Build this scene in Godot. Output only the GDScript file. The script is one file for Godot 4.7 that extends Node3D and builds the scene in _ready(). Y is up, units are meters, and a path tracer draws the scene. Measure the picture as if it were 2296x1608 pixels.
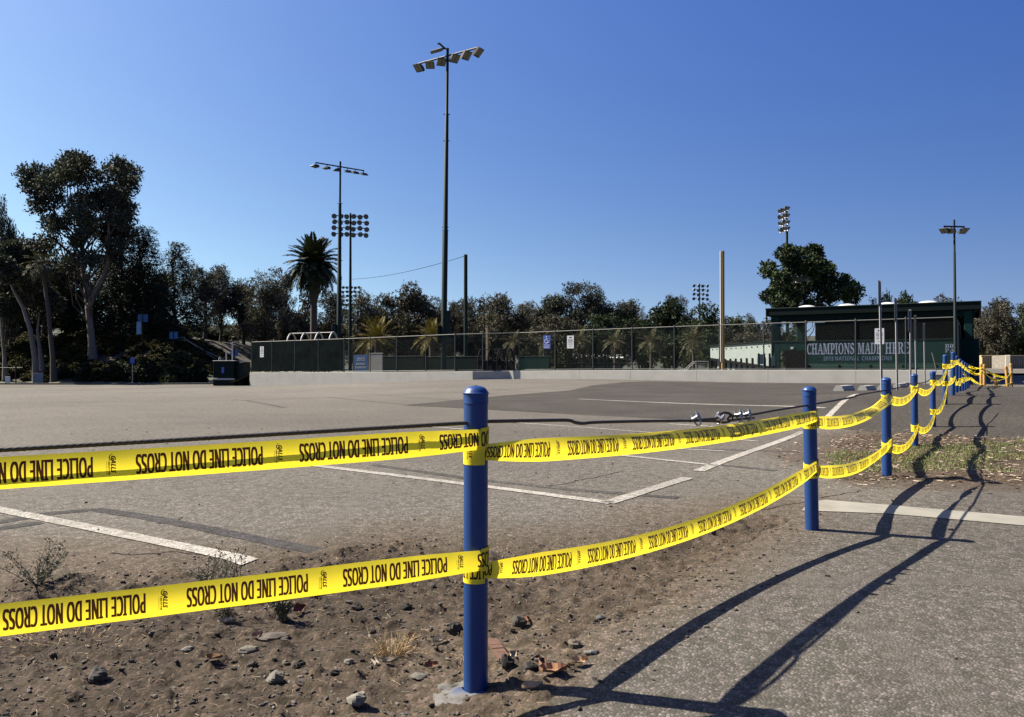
extends Node3D
# A closed, taped-off parking lot beside a ballpark. Pixels quoted below are photo pixels at 2296 x 1608.

const FOCAL := 1844.0
const EYE := 0.875
const TILT := 0.013015
const TAPE_W := 0.0762
const DIM := 0.76   # all base colours were judged against a brighter sky share; this sets them to the final exposure
const TAPE_REPEAT := 0.40

var rng := RandomNumberGenerator.new()
var noise := FastNoiseLite.new()
var names := {}
var M := {}
# the asphalt's grid
var gx := PackedFloat32Array()
var gd := PackedFloat32Array()
var gh := PackedFloat32Array()
var dirt_poly := PackedVector2Array()
var mulch_poly := PackedVector2Array()
var wall_a := Vector2(-20.9, 65.5)
var wall_b := Vector2(-2.54, 53.2)
var wall_c := Vector2(-0.23, 53.25)
var wall_d := Vector2(20.4, 37.8)
var spline_p := []
var spline_w := PackedFloat64Array()

# ---------------------------------------------------------------- mesh builder
class MB:
	var v := PackedVector3Array()
	var n := PackedVector3Array()
	var uv := PackedVector2Array()
	var c := PackedColorArray()
	var ix := PackedInt32Array()
	var col := Color(1, 1, 1)

	func vert(p: Vector3, nn: Vector3, t := Vector2.ZERO) -> int:
		v.append(p); n.append(nn); uv.append(t); c.append(col)
		return v.size() - 1

	# corners run counter-clockwise seen from outside
	func tri(a: Vector3, b: Vector3, d: Vector3) -> void:
		var nn := (b - a).cross(d - a).normalized()
		var i := v.size()
		vert(a, nn, Vector2(a.x + a.z, a.y)); vert(b, nn, Vector2(b.x + b.z, b.y)); vert(d, nn, Vector2(d.x + d.z, d.y))
		ix.append(i); ix.append(i + 2); ix.append(i + 1)

	func quad(a: Vector3, b: Vector3, d: Vector3, e: Vector3) -> void:
		var nn := (b - a).cross(d - a).normalized()
		var i := v.size()
		vert(a, nn, Vector2(0, 0)); vert(b, nn, Vector2(1, 0)); vert(d, nn, Vector2(1, 1)); vert(e, nn, Vector2(0, 1))
		ix.append(i); ix.append(i + 2); ix.append(i + 1)
		ix.append(i); ix.append(i + 3); ix.append(i + 2)

	# a box with chamfered edges (bevel 0: plain)
	func box(t: Transform3D, s: Vector3, bevel := 0.0) -> void:
		var h := s / 2.0
		var b := minf(bevel, minf(h.x, minf(h.y, h.z)) * 0.9)
		var hx := h.x - b
		var hy := h.y - b
		var hz := h.z - b
		quad(t * Vector3(-hx, -hy, h.z), t * Vector3(hx, -hy, h.z), t * Vector3(hx, hy, h.z), t * Vector3(-hx, hy, h.z))
		quad(t * Vector3(hx, -hy, -h.z), t * Vector3(-hx, -hy, -h.z), t * Vector3(-hx, hy, -h.z), t * Vector3(hx, hy, -h.z))
		quad(t * Vector3(h.x, -hy, hz), t * Vector3(h.x, -hy, -hz), t * Vector3(h.x, hy, -hz), t * Vector3(h.x, hy, hz))
		quad(t * Vector3(-h.x, -hy, -hz), t * Vector3(-h.x, -hy, hz), t * Vector3(-h.x, hy, hz), t * Vector3(-h.x, hy, -hz))
		quad(t * Vector3(-hx, h.y, hz), t * Vector3(hx, h.y, hz), t * Vector3(hx, h.y, -hz), t * Vector3(-hx, h.y, -hz))
		quad(t * Vector3(-hx, -h.y, -hz), t * Vector3(hx, -h.y, -hz), t * Vector3(hx, -h.y, hz), t * Vector3(-hx, -h.y, hz))
		if b <= 0.0:
			return
		for sy in [-1.0, 1.0]:
			for sz in [-1.0, 1.0]:
				strip(t, Vector3(-hx, sy * h.y, sz * hz), Vector3(hx, sy * h.y, sz * hz), Vector3(hx, sy * hy, sz * h.z), Vector3(-hx, sy * hy, sz * h.z))
			for sx in [-1.0, 1.0]:
				strip(t, Vector3(sx * hx, sy * h.y, -hz), Vector3(sx * hx, sy * h.y, hz), Vector3(sx * h.x, sy * hy, hz), Vector3(sx * h.x, sy * hy, -hz))
		for sx in [-1.0, 1.0]:
			for sz in [-1.0, 1.0]:
				strip(t, Vector3(sx * h.x, -hy, sz * hz), Vector3(sx * h.x, hy, sz * hz), Vector3(sx * hx, hy, sz * h.z), Vector3(sx * hx, -hy, sz * h.z))

	func strip(t: Transform3D, a: Vector3, b: Vector3, d: Vector3, e: Vector3) -> void:
		if (b - a).cross(d - a).dot(a + d) < 0.0:
			quad(t * e, t * d, t * b, t * a)
		else:
			quad(t * a, t * b, t * d, t * e)

	func tube(pts: Array, radii: Array, sides := 8, caps := true) -> void:
		var m := pts.size()
		var up := Vector3.UP
		var first := v.size()
		var along := 0.0
		for i in m:
			var p: Vector3 = pts[i]
			var q: Vector3 = pts[mini(i + 1, m - 1)]
			var o: Vector3 = pts[maxi(i - 1, 0)]
			var t := (q - o).normalized()
			if absf(t.dot(up)) > 0.98:
				up = Vector3.RIGHT if absf(t.x) < 0.8 else Vector3.FORWARD
			var s := t.cross(up).normalized()
			up = s.cross(t).normalized()
			var r: float = radii[mini(i, radii.size() - 1)]
			if i > 0:
				along += p.distance_to(o)
			for k in sides + 1:
				var a := TAU * k / sides
				var d := s * cos(a) + up * sin(a)
				vert(p + d * r, d, Vector2(float(k) / sides, along))
		for i in m - 1:
			for k in sides:
				var a := first + i * (sides + 1) + k
				var b := a + sides + 1
				ix.append(a); ix.append(a + 1); ix.append(b)
				ix.append(b); ix.append(a + 1); ix.append(b + 1)
		if caps:
			for e in 2:
				var i0: int = 0 if e == 0 else m - 1
				var p: Vector3 = pts[i0]
				var nn: Vector3 = ((pts[0] - pts[1]) if e == 0 else (pts[m - 1] - pts[m - 2])).normalized()
				var ci := vert(p, nn)
				var ring := first + i0 * (sides + 1)
				var base := v.size()
				for k in sides + 1:
					vert(v[ring + k], nn)
				for k in sides:
					ix.append(ci); ix.append(base + k); ix.append(base + k + 1)

	# profile of Vector2(radius, height) from the bottom up
	func lathe(t: Transform3D, prof: Array, sides := 16) -> void:
		for i in prof.size() - 1:
			var a: Vector2 = prof[i]
			var b: Vector2 = prof[i + 1]
			var nn := Vector2(b.y - a.y, a.x - b.x).normalized()
			var na := nn
			var nb := nn
			if i > 0:
				var z: Vector2 = prof[i - 1]
				var m := Vector2(a.y - z.y, z.x - a.x).normalized()
				if m.dot(nn) > 0.8:
					na = (m + nn).normalized()
			if i < prof.size() - 2:
				var z: Vector2 = prof[i + 2]
				var m := Vector2(z.y - b.y, b.x - z.x).normalized()
				if m.dot(nn) > 0.8:
					nb = (m + nn).normalized()
			var first := v.size()
			for k in sides + 1:
				var w := TAU * k / sides
				var cx := cos(w)
				var sz := sin(w)
				vert(t * Vector3(a.x * cx, a.y, a.x * sz), (t.basis * Vector3(na.x * cx, na.y, na.x * sz)).normalized(), Vector2(float(k) / sides, a.y))
				vert(t * Vector3(b.x * cx, b.y, b.x * sz), (t.basis * Vector3(nb.x * cx, nb.y, nb.x * sz)).normalized(), Vector2(float(k) / sides, b.y))
			for k in sides:
				var q := first + k * 2
				ix.append(q); ix.append(q + 2); ix.append(q + 1)
				ix.append(q + 1); ix.append(q + 2); ix.append(q + 3)

	# an outline in x, y (counter-clockwise from +z) given thickness along z
	func prism(t: Transform3D, outline: PackedVector2Array, thick: float) -> void:
		var h := thick / 2.0
		var tr := Geometry2D.triangulate_polygon(outline)
		for k in range(0, tr.size(), 3):
			var a := outline[tr[k]]
			var b := outline[tr[k + 1]]
			var d := outline[tr[k + 2]]
			if (b - a).cross(d - a) < 0.0:
				var w := b
				b = d
				d = w
			tri(t * Vector3(a.x, a.y, h), t * Vector3(b.x, b.y, h), t * Vector3(d.x, d.y, h))
			tri(t * Vector3(a.x, a.y, -h), t * Vector3(d.x, d.y, -h), t * Vector3(b.x, b.y, -h))
		var m := outline.size()
		for k in m:
			var a := outline[k]
			var b := outline[(k + 1) % m]
			quad(t * Vector3(a.x, a.y, -h), t * Vector3(b.x, b.y, -h), t * Vector3(b.x, b.y, h), t * Vector3(a.x, a.y, h))

	func mesh(m: Material) -> ArrayMesh:
		var arr := []
		arr.resize(Mesh.ARRAY_MAX)
		arr[Mesh.ARRAY_VERTEX] = v
		arr[Mesh.ARRAY_NORMAL] = n
		arr[Mesh.ARRAY_TEX_UV] = uv
		arr[Mesh.ARRAY_COLOR] = c
		arr[Mesh.ARRAY_INDEX] = ix
		var am := ArrayMesh.new()
		am.add_surface_from_arrays(Mesh.PRIMITIVE_TRIANGLES, arr)
		am.surface_set_material(0, m)
		return am

# ---------------------------------------------------------------- names, things, parts
func numbered(s: String) -> String:
	var k: int = names.get(s, 0)
	names[s] = k + 1
	return s if k == 0 else "%s_%03d" % [s, k]

func tag(o: Node, label: String, category := "", group := "", kind := "") -> void:
	if label: o.set_meta("label", label)
	if category: o.set_meta("category", category)
	if group: o.set_meta("group", group)
	if kind: o.set_meta("kind", kind)

func thing(called: String, label: String, category: String, where := Vector3.ZERO, group := "") -> Node3D:
	var o := Node3D.new()
	o.name = numbered(called)
	add_child(o, true)
	o.position = where
	tag(o, label, category, group)
	return o

func put(called: String, m: Mesh, parent: Node = null) -> MeshInstance3D:
	var o := MeshInstance3D.new()
	o.mesh = m
	if parent == null:
		o.name = numbered(called)
		add_child(o, true)
	else:
		var k := 0
		for ch in parent.get_children():
			if String(ch.name) == called or String(ch.name).begins_with(called + "_0"):
				k += 1
		o.name = called if k == 0 else "%s_%03d" % [called, k]
		parent.add_child(o, true)
	return o

func part(called: String, b: MB, m: Material, parent: Node) -> MeshInstance3D:
	return put(called, b.mesh(m), parent)

func single(called: String, b: MB, m: Material, label: String, category: String, group := "") -> MeshInstance3D:
	var o := put(called, b.mesh(m))
	tag(o, label, category, group)
	return o

func setting(called: String, b: MB, m: Material) -> MeshInstance3D:
	var o := put(called, b.mesh(m))
	o.set_meta("kind", "structure")
	return o

func stuff(called: String, m: Mesh, where: Array, tints: Array, label: String, category: String) -> MultiMeshInstance3D:
	var mm := MultiMesh.new()
	mm.transform_format = MultiMesh.TRANSFORM_3D
	mm.use_colors = true
	mm.mesh = m
	mm.instance_count = where.size()
	for i in where.size():
		mm.set_instance_transform(i, where[i])
		mm.set_instance_color(i, tints[i])
	var o := MultiMeshInstance3D.new()
	o.multimesh = mm
	o.name = numbered(called)
	add_child(o, true)
	tag(o, label, category, "", "stuff")
	return o

# ---------------------------------------------------------------- materials
func lin(r: float, g: float, b: float) -> Color:
	return Color(r * DIM, g * DIM, b * DIM).linear_to_srgb()

func mat(c: Color, rough := 0.8, metal := 0.0) -> StandardMaterial3D:
	var m := StandardMaterial3D.new()
	m.albedo_color = c
	m.roughness = rough
	m.metallic = metal
	return m

func vmat(rough := 0.9) -> StandardMaterial3D:
	var m := StandardMaterial3D.new()
	m.vertex_color_use_as_albedo = true
	m.albedo_color = lin(1, 1, 1)
	m.roughness = rough
	return m

func noise_tex(kind: int, freq: float, size: int, ramp: Array, sd: int, octaves := 3, cell := 1) -> NoiseTexture2D:
	var f := FastNoiseLite.new()
	f.noise_type = kind
	f.frequency = freq
	f.seed = sd
	f.fractal_octaves = octaves
	f.fractal_type = FastNoiseLite.FRACTAL_FBM if octaves > 1 else FastNoiseLite.FRACTAL_NONE
	f.cellular_return_type = cell
	var t := NoiseTexture2D.new()
	t.width = size
	t.height = size
	t.seamless = true
	t.generate_mipmaps = false
	t.noise = f
	if ramp.size():
		var g := Gradient.new()
		var offs := PackedFloat32Array()
		var cols := PackedColorArray()
		for r in ramp:
			offs.append(r[0]); cols.append(r[1])
		g.offsets = offs
		g.colors = cols
		t.color_ramp = g
	return t

# stones bound in a matrix: the albedo factors and the relief of asphalt
func aggregate(size: int, freq: float, sd: int, lo: float, hi: float, share: float) -> Array:
	var cells := FastNoiseLite.new()
	cells.noise_type = FastNoiseLite.TYPE_CELLULAR
	cells.frequency = freq
	cells.seed = sd
	cells.fractal_type = FastNoiseLite.FRACTAL_NONE
	cells.cellular_return_type = FastNoiseLite.RETURN_CELL_VALUE
	var a := cells.get_seamless_image(size, size, false, false, 0.1, false)
	cells.cellular_return_type = FastNoiseLite.RETURN_DISTANCE2_DIV
	var e := cells.get_seamless_image(size, size, false, false, 0.1, true)
	var fine := FastNoiseLite.new()
	fine.frequency = 0.02
	fine.seed = sd + 5
	fine.fractal_octaves = 6
	var b := fine.get_seamless_image(size, size, false, false, 0.1, true)
	a.convert(Image.FORMAT_L8); e.convert(Image.FORMAT_L8); b.convert(Image.FORMAT_L8)
	var da := a.get_data()
	var de := e.get_data()
	var db := b.get_data()
	var alb := PackedByteArray()
	alb.resize(size * size * 3)
	var hgt := PackedByteArray()
	hgt.resize(size * size)
	for i in size * size:
		var k := (da[i] * 7919 + 13) % 256 / 255.0
		var edge := de[i] / 255.0
		var g := db[i] / 255.0
		var t := lo + (hi - lo) * k * k
		if k > 1.0 - share:
			t = hi * 1.18
		t *= 0.72 + 0.28 * (1.0 - edge * edge) + 0.5 * (g - 0.5)
		t = clampf(t, 0.05, 1.0)
		t = pow(t, 0.4545)
		alb[i * 3] = int(255.0 * t)
		alb[i * 3 + 1] = int(252.0 * t * (1.0 - 0.04 * (k - 0.5)))
		alb[i * 3 + 2] = int(246.0 * t * (1.0 + 0.05 * (g - 0.5)))
		hgt[i] = int(clampf(150.0 * (1.0 - edge) * (0.4 + 0.6 * k) + 105.0 * g, 0.0, 255.0))
	return [ImageTexture.create_from_image(Image.create_from_data(size, size, false, Image.FORMAT_RGB8, alb)), ImageTexture.create_from_image(Image.create_from_data(size, size, false, Image.FORMAT_L8, hgt))]

func ground_mat(tex: Array, tile: float, relief: float) -> StandardMaterial3D:
	var m := vmat(0.95)
	m.albedo_texture = tex[0]
	m.uv1_scale = Vector3(1.0 / tile, 1.0 / tile, 1.0)
	m.heightmap_enabled = true
	m.heightmap_texture = tex[1]
	m.heightmap_scale = relief
	m.metallic_specular = 0.25
	return m

func mottled(c: Color, rough: float, scale: float, sd: int, lo := 0.75, relief := 0.0, metal := 0.0) -> StandardMaterial3D:
	var m := mat(c, rough, metal)
	m.albedo_texture = noise_tex(FastNoiseLite.TYPE_SIMPLEX_SMOOTH, 0.012, 256, [[0.0, Color(lo, lo, lo).linear_to_srgb()], [0.45, Color(0.5 + lo / 2, 0.5 + lo / 2, 0.5 + lo / 2).linear_to_srgb()], [1.0, Color(1, 1, 1)]], sd, 5)
	m.uv1_triplanar = true
	m.uv1_world_triplanar = true
	m.uv1_scale = Vector3.ONE / scale
	if relief > 0.0:
		m.heightmap_enabled = true
		m.heightmap_texture = m.albedo_texture
		m.heightmap_scale = relief
	return m

func make_materials() -> void:
	var lot_tex := aggregate(1024, 0.19, 11, 0.42, 0.95, 0.06)
	var path_tex := aggregate(1024, 0.26, 23, 0.32, 0.95, 0.09)
	M.lot = ground_mat(lot_tex, 2.3, 0.7)
	M.path = ground_mat(path_tex, 1.9, 0.6)
	M.paint_line = ground_mat(lot_tex, 1.7, 0.45)
	M.dirt = ground_mat(aggregate(512, 0.11, 41, 0.5, 0.95, 0.04), 0.9, 0.5)
	M.field = vmat(1.0)
	M.concrete = mottled(lin(0.40, 0.395, 0.365), 0.9, 3.1, 3, 0.78, 0.2)
	M.concrete_strip = mottled(lin(0.27, 0.258, 0.215), 0.9, 0.9, 5, 0.72, 0.3)
	M.blue = mottled(lin(0.014, 0.052, 0.190), 0.40, 0.5, 7, 0.88)
	M.blue.metallic_specular = 0.4
	M.yellow_post = mottled(lin(0.46, 0.25, 0.06), 0.6, 0.4, 8, 0.75)
	M.hydrant = mottled(lin(0.46, 0.28, 0.13), 0.5, 0.3, 9, 0.8)
	M.green_steel = mottled(lin(0.008, 0.022, 0.018), 0.6, 1.0, 10, 0.8)
	M.green_steel.metallic_specular = 0.3
	M.green_dark = mottled(lin(0.006, 0.014, 0.013), 0.75, 1.4, 12, 0.75)
	M.green_panel = mottled(lin(0.007, 0.036, 0.032), 0.75, 2.0, 13, 0.85)
	M.black = mottled(lin(0.006, 0.006, 0.007), 0.8, 1.0, 14, 0.7)
	M.cable = mat(lin(0.05, 0.043, 0.036), 0.6, 0.3)
	M.rail_grey = mat(lin(0.13, 0.13, 0.125), 0.6, 0.3)
	M.zinc = mat(lin(0.42, 0.43, 0.44), 0.42, 0.75)
	M.galv = mottled(lin(0.36, 0.36, 0.36), 0.6, 0.3, 15, 0.8, 0.0, 0.15)
	M.fence_metal = mat(lin(0.06, 0.07, 0.07), 0.45, 0.5)
	for k in ["green_dark", "green_panel", "black"]: M[k].metallic_specular = 0.2
	M.wire = mat(lin(0.05, 0.06, 0.055), 0.5, 0.3)
	M.screen = mottled(lin(0.008, 0.012, 0.013), 0.95, 2.3, 16, 0.6)
	M.screen.metallic_specular = 0.08
	M.white = mat(lin(0.60, 0.60, 0.60), 0.5)
	M.sign_white = mat(lin(0.58, 0.58, 0.60), 0.5)
	M.sign_back = mat(lin(0.10, 0.105, 0.11), 0.5, 0.3)
	M.sign_blue = mat(lin(0.02, 0.07, 0.36), 0.5)
	M.banner_blue = mat(lin(0.035, 0.12, 0.30), 0.7)
	M.banner_pale = mat(lin(0.25, 0.42, 0.58), 0.7)
	M.letter_pale = mat(lin(0.27, 0.30, 0.42), 0.7)
	M.letter_blue = mat(lin(0.10, 0.16, 0.25), 0.7)
	M.ink = mat(lin(0.02, 0.02, 0.03), 0.7)
	M.lens = mat(lin(0.17, 0.175, 0.145), 0.3)
	M.dim_blue = mat(lin(0.09, 0.13, 0.19), 0.7)
	M.kerb = mottled(lin(0.11, 0.108, 0.10), 0.9, 1.0, 44, 0.7)
	M.lamp_case = mat(lin(0.016, 0.02, 0.024), 0.6)
	M.lamp_bowl = mat(lin(0.20, 0.205, 0.215), 0.5, 0.3)
	M.bark_pale = mottled(lin(0.20, 0.17, 0.14), 0.95, 1.6, 17, 0.6)
	M.bark_dark = mottled(lin(0.085, 0.068, 0.055), 0.95, 1.2, 18, 0.6)
	M.leaf = vmat(0.75)
	M.leaf.albedo_color = Color(1, 1, 1)
	M.leaf.backlight_enabled = true
	M.leaf.backlight = Color(0.42, 0.45, 0.25)
	M.leaf.metallic_specular = 0.3
	M.rock = vmat(0.95)
	M.rock.albedo_texture = noise_tex(FastNoiseLite.TYPE_SIMPLEX_SMOOTH, 0.03, 256, [[0.0, Color(0.55, 0.55, 0.55)], [1.0, Color(1, 1, 1)]], 31, 5)
	M.rock.uv1_triplanar = true
	M.rock.uv1_scale = Vector3.ONE * 9.0
	M.plain_vertex = vmat(0.9)
	M.tan_steel = mottled(lin(0.52, 0.39, 0.20), 0.7, 2.0, 19, 0.8)
	M.tan_light = mat(lin(0.70, 0.62, 0.45), 0.7)
	M.grey_steel = mottled(lin(0.25, 0.23, 0.19), 0.8, 1.3, 20, 0.6)
	M.pale_green_wall = mottled(lin(0.27, 0.32, 0.31), 0.8, 2.4, 21, 0.85)
	M.stucco = mottled(lin(0.30, 0.30, 0.29), 0.9, 3.0, 22, 0.8)
	M.pale_roof = mat(lin(0.55, 0.58, 0.60), 0.5, 0.3)
	M.skylight = mat(lin(0.6, 0.61, 0.6), 0.4)
	M.rail = mat(lin(0.34, 0.27, 0.20), 0.5, 0.3)
	M.rust = mottled(lin(0.13, 0.062, 0.035), 0.9, 0.12, 24, 0.5, 0.15)
	M.foul_yellow = mottled(lin(0.36, 0.22, 0.05), 0.6, 1.0, 25, 0.8)
	M.slat_green = mat(lin(0.03, 0.085, 0.06), 0.5)
	M.shutter = mat(lin(0.05, 0.06, 0.06), 0.8)

# ---------------------------------------------------------------- where things stand
func ray(px: float, py: float) -> Vector3:
	var x := (px - 1148.0) / FOCAL
	var y := (804.0 - py) / FOCAL
	var d := Vector3(x, y * cos(TILT) + sin(TILT), y * sin(TILT) - cos(TILT))
	return d / -d.z

func at(px: float, py: float, d: float) -> Vector3:
	return Vector3(0, EYE, 0) + ray(px, py) * d

func at_height(px: float, d: float, y: float) -> Vector3:
	return Vector3((px - 1148.0) / FOCAL * d, y, -d)

func on_plane(px: float, py: float, h: float) -> Vector2:
	var r := ray(px, py)
	var d := (EYE - h) / -r.y
	return Vector2(r.x * d, d)

func on_ground(px: float, py: float) -> Vector3:
	var r := ray(px, py)
	var lo := 1.0
	var d := 1.0
	while d < 76.0:
		if EYE + r.y * d < ground(r.x * d, d):
			break
		lo = d
		d *= 1.03
	var hi := d
	for i in 20:
		var mid := (lo + hi) / 2.0
		if EYE + r.y * mid < ground(r.x * mid, mid):
			hi = mid
		else:
			lo = mid
	return Vector3(r.x * lo, ground(r.x * lo, lo), -lo)

func g3(x: float, d: float, lift := 0.0) -> Vector3:
	return Vector3(x, ground(x, d) + lift, -d)

func poly_dist(poly: PackedVector2Array, p: Vector2) -> float:
	var best := 1e9
	var m := poly.size()
	for i in m:
		var q := Geometry2D.get_closest_point_to_segment(p, poly[i], poly[(i + 1) % m])
		best = minf(best, q.distance_squared_to(p))
	best = sqrt(best)
	return best if Geometry2D.is_point_in_polygon(p, poly) else -best

func fit_spline(pts: Array) -> void:
	spline_p = pts
	var m := pts.size()
	var n := m + 3
	var a := []
	for i in n:
		var row := PackedFloat64Array()
		row.resize(n + 1)
		a.append(row)
	for i in m:
		var p: Vector3 = pts[i]
		for j in m:
			var q: Vector3 = pts[j]
			a[i][j] = kernel(Vector2(p.x - q.x, p.y - q.y).length_squared()) + (0.35 if i == j else 0.0)
		a[i][m] = 1.0; a[i][m + 1] = p.x; a[i][m + 2] = p.y; a[i][n] = p.z
		a[m][i] = 1.0; a[m + 1][i] = p.x; a[m + 2][i] = p.y
	for k in n:
		var best := k
		for i in range(k + 1, n):
			if absf(a[i][k]) > absf(a[best][k]): best = i
		var w = a[k]
		a[k] = a[best]
		a[best] = w
		for i in n:
			if i != k and a[i][k] != 0.0:
				var f: float = a[i][k] / a[k][k]
				for j in range(k, n + 1):
					a[i][j] -= f * a[k][j]
	spline_w.resize(n)
	for k in n:
		spline_w[k] = a[k][n] / a[k][k]

func kernel(r2: float) -> float:
	return 0.0 if r2 < 1e-9 else 0.5 * r2 * log(r2)

func spline(x: float, d: float) -> float:
	var m := spline_p.size()
	var s := spline_w[m] + spline_w[m + 1] * x + spline_w[m + 2] * d
	for i in m:
		var p: Vector3 = spline_p[i]
		var r2 := (p.x - x) * (p.x - x) + (p.y - d) * (p.y - d)
		if r2 > 1e-9:
			s += spline_w[i] * 0.5 * r2 * log(r2)
	return s

func lay_grid() -> void:
	# heights measured from the feet of the bollards, the sign posts and the wall: x, metres ahead, height
	fit_spline([
		Vector3(0, 1.5, -0.075), Vector3(-3, 1.8, -0.085), Vector3(3, 1.8, -0.075), Vector3(0.2, 2.5, -0.055), Vector3(-2.5, 3.2, -0.05), Vector3(1.66, 4.56, -0.01), Vector3(-3, 6, 0.0),
		Vector3(3.02, 6.63, 0.012), Vector3(4.515, 9.22, -0.005), Vector3(6.0, 11.6, 0.06), Vector3(6.88, 13.3, 0.30), Vector3(7.61, 14.2, 0.42), Vector3(8.87, 16.4, 0.41), Vector3(10.67, 19.6, 0.345),
		Vector3(11.9, 21.7, 0.30), Vector3(13.06, 23.7, 0.27), Vector3(14.6, 26.4, 0.25), Vector3(16.0, 28.8, 0.227), Vector3(3.6, 5.0, -0.045), Vector3(5.5, 7.5, -0.03), Vector3(7.5, 10.5, 0.05), Vector3(9.6, 13.8, 0.34),
		Vector3(0, 12, 0.02), Vector3(-8, 14, -0.02), Vector3(3, 15, 0.04), Vector3(0, 25, 0.06), Vector3(9.9, 24, 0.25), Vector3(12.4, 27, 0.19), Vector3(18.5, 36.5, 0.19),
		Vector3(-20.9, 65.5, -0.44), Vector3(-30, 72, -0.5), Vector3(-46, 74, -0.49), Vector3(-10, 58.5, -0.09), Vector3(-2.54, 53.2, 0.197), Vector3(6.4, 46.9, 0.25), Vector3(12.8, 42.3, 0.17), Vector3(20.4, 37.8, 0.19),
		Vector3(23, 38, 0.05), Vector3(30, 46, 0.3), Vector3(38, 62, 0.8), Vector3(20, 24, 0.2), Vector3(-30, 40, -0.3), Vector3(-60, 60, -0.5), Vector3(-25, 20, -0.1), Vector3(60, 40, 0.5), Vector3(40, 10, 0.2), Vector3(0, -10, -0.3), Vector3(-30, -5, -0.3), Vector3(30, -5, -0.2),
	])
	for px_py in [[-700, 1283], [0, 1288], [300, 1282], [560, 1268], [900, 1226], [1100, 1236], [1400, 1228], [1600, 1180], [1740, 1152], [1812, 1192], [1690, 1232], [1560, 1335], [1450, 1400], [1300, 1495], [1195, 1590], [1090, 1740], [-900, 1740]]:
		dirt_poly.append(on_plane(px_py[0], px_py[1], -0.055))
	for px_py in [[1845, 1000], [1900, 980], [1960, 973], [2100, 976], [2420, 995], [2420, 1082], [2100, 1086], [1990, 1084], [1870, 1082], [1835, 1045]]:
		mulch_poly.append(on_plane(px_py[0], px_py[1], 0.0))
	for z in [-14.0, -9.0, -6.0, -3.5, -2.0, -1.0, -0.2, 0.4, 0.8]:
		gd.append(z)
	var d := 1.1
	while d < 80.0:
		gd.append(d)
		d += maxf(0.1, 0.028 * d)
	var half := []
	d = 0.06
	while d < 82.0:
		half.append(d)
		d += maxf(0.12, 0.03 * d)
	for i in half.size():
		gx.append(-half[half.size() - 1 - i])
	for i in half.size():
		gx.append(half[i])
	gh.resize(gx.size() * gd.size())
	for j in gd.size():
		for i in gx.size():
			var p := Vector2(gx[i], gd[j])
			var h := spline(p.x, p.y)
			if p.y > 0.5 and p.y < 6.0 and absf(p.x) < 8.0:
				h -= 0.07 * smoothstep(-0.05, 0.4, poly_dist(dirt_poly, p))
			gh[j * gx.size() + i] = h

func ground(x: float, d: float) -> float:
	var i := clampi(gx.bsearch(x) - 1, 0, gx.size() - 2)
	var j := clampi(gd.bsearch(d) - 1, 0, gd.size() - 2)
	var u := clampf((x - gx[i]) / (gx[i + 1] - gx[i]), 0.0, 1.0)
	var w := clampf((d - gd[j]) / (gd[j + 1] - gd[j]), 0.0, 1.0)
	var k := j * gx.size() + i
	var a := gh[k]
	var b := gh[k + 1]
	var e := gh[k + gx.size()]
	var f := gh[k + gx.size() + 1]
	return a + (b - a) * u + (e - a) * w if u + w <= 1.0 else f + (e - f) * (1.0 - u) + (b - f) * (1.0 - w)

# a sheet that follows the asphalt's own triangles, cut to an outline in (x, metres ahead)
func sheet(b: MB, poly: PackedVector2Array, lift: float, tint: Color, vary := 0.0) -> void:
	var lo := poly[0]
	var hi := poly[0]
	for p in poly:
		lo = lo.min(p)
		hi = hi.max(p)
	var i0 := clampi(gx.bsearch(lo.x) - 1, 0, gx.size() - 2)
	var i1 := clampi(gx.bsearch(hi.x), 0, gx.size() - 2)
	var j0 := clampi(gd.bsearch(lo.y) - 1, 0, gd.size() - 2)
	var j1 := clampi(gd.bsearch(hi.y), 0, gd.size() - 2)
	for j in range(j0, j1 + 1):
		for i in range(i0, i1 + 1):
			for half in 2:
				var cell := PackedVector2Array([Vector2(gx[i], gd[j]), Vector2(gx[i + 1], gd[j]), Vector2(gx[i], gd[j + 1])]) if half == 0 else PackedVector2Array([Vector2(gx[i + 1], gd[j]), Vector2(gx[i + 1], gd[j + 1]), Vector2(gx[i], gd[j + 1])])
				for piece in Geometry2D.intersect_polygons(cell, poly):
					var tr := Geometry2D.triangulate_polygon(piece)
					var first := b.v.size()
					var corner := g3(cell[0].x, cell[0].y)
					var nn := (g3(cell[1].x, cell[1].y) - corner).cross(g3(cell[2].x, cell[2].y) - corner).normalized()
					nn = nn if nn.y > 0 else -nn
					for p in piece:
						var f := 1.0 + vary * noise.get_noise_2d(p.x * 9.0, p.y * 9.0)
						b.col = Color(tint.r * f, tint.g * f, tint.b * f)
						b.vert(g3(p.x, p.y, lift), nn, p)
					for k in range(0, tr.size(), 3):
						var p0 := piece[tr[k]]
						var p1 := piece[tr[k + 1]]
						var p2 := piece[tr[k + 2]]
						if (p1 - p0).cross(p2 - p0) > 0.0:
							b.ix.append(first + tr[k]); b.ix.append(first + tr[k + 2]); b.ix.append(first + tr[k + 1])
						else:
							b.ix.append(first + tr[k]); b.ix.append(first + tr[k + 1]); b.ix.append(first + tr[k + 2])

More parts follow.
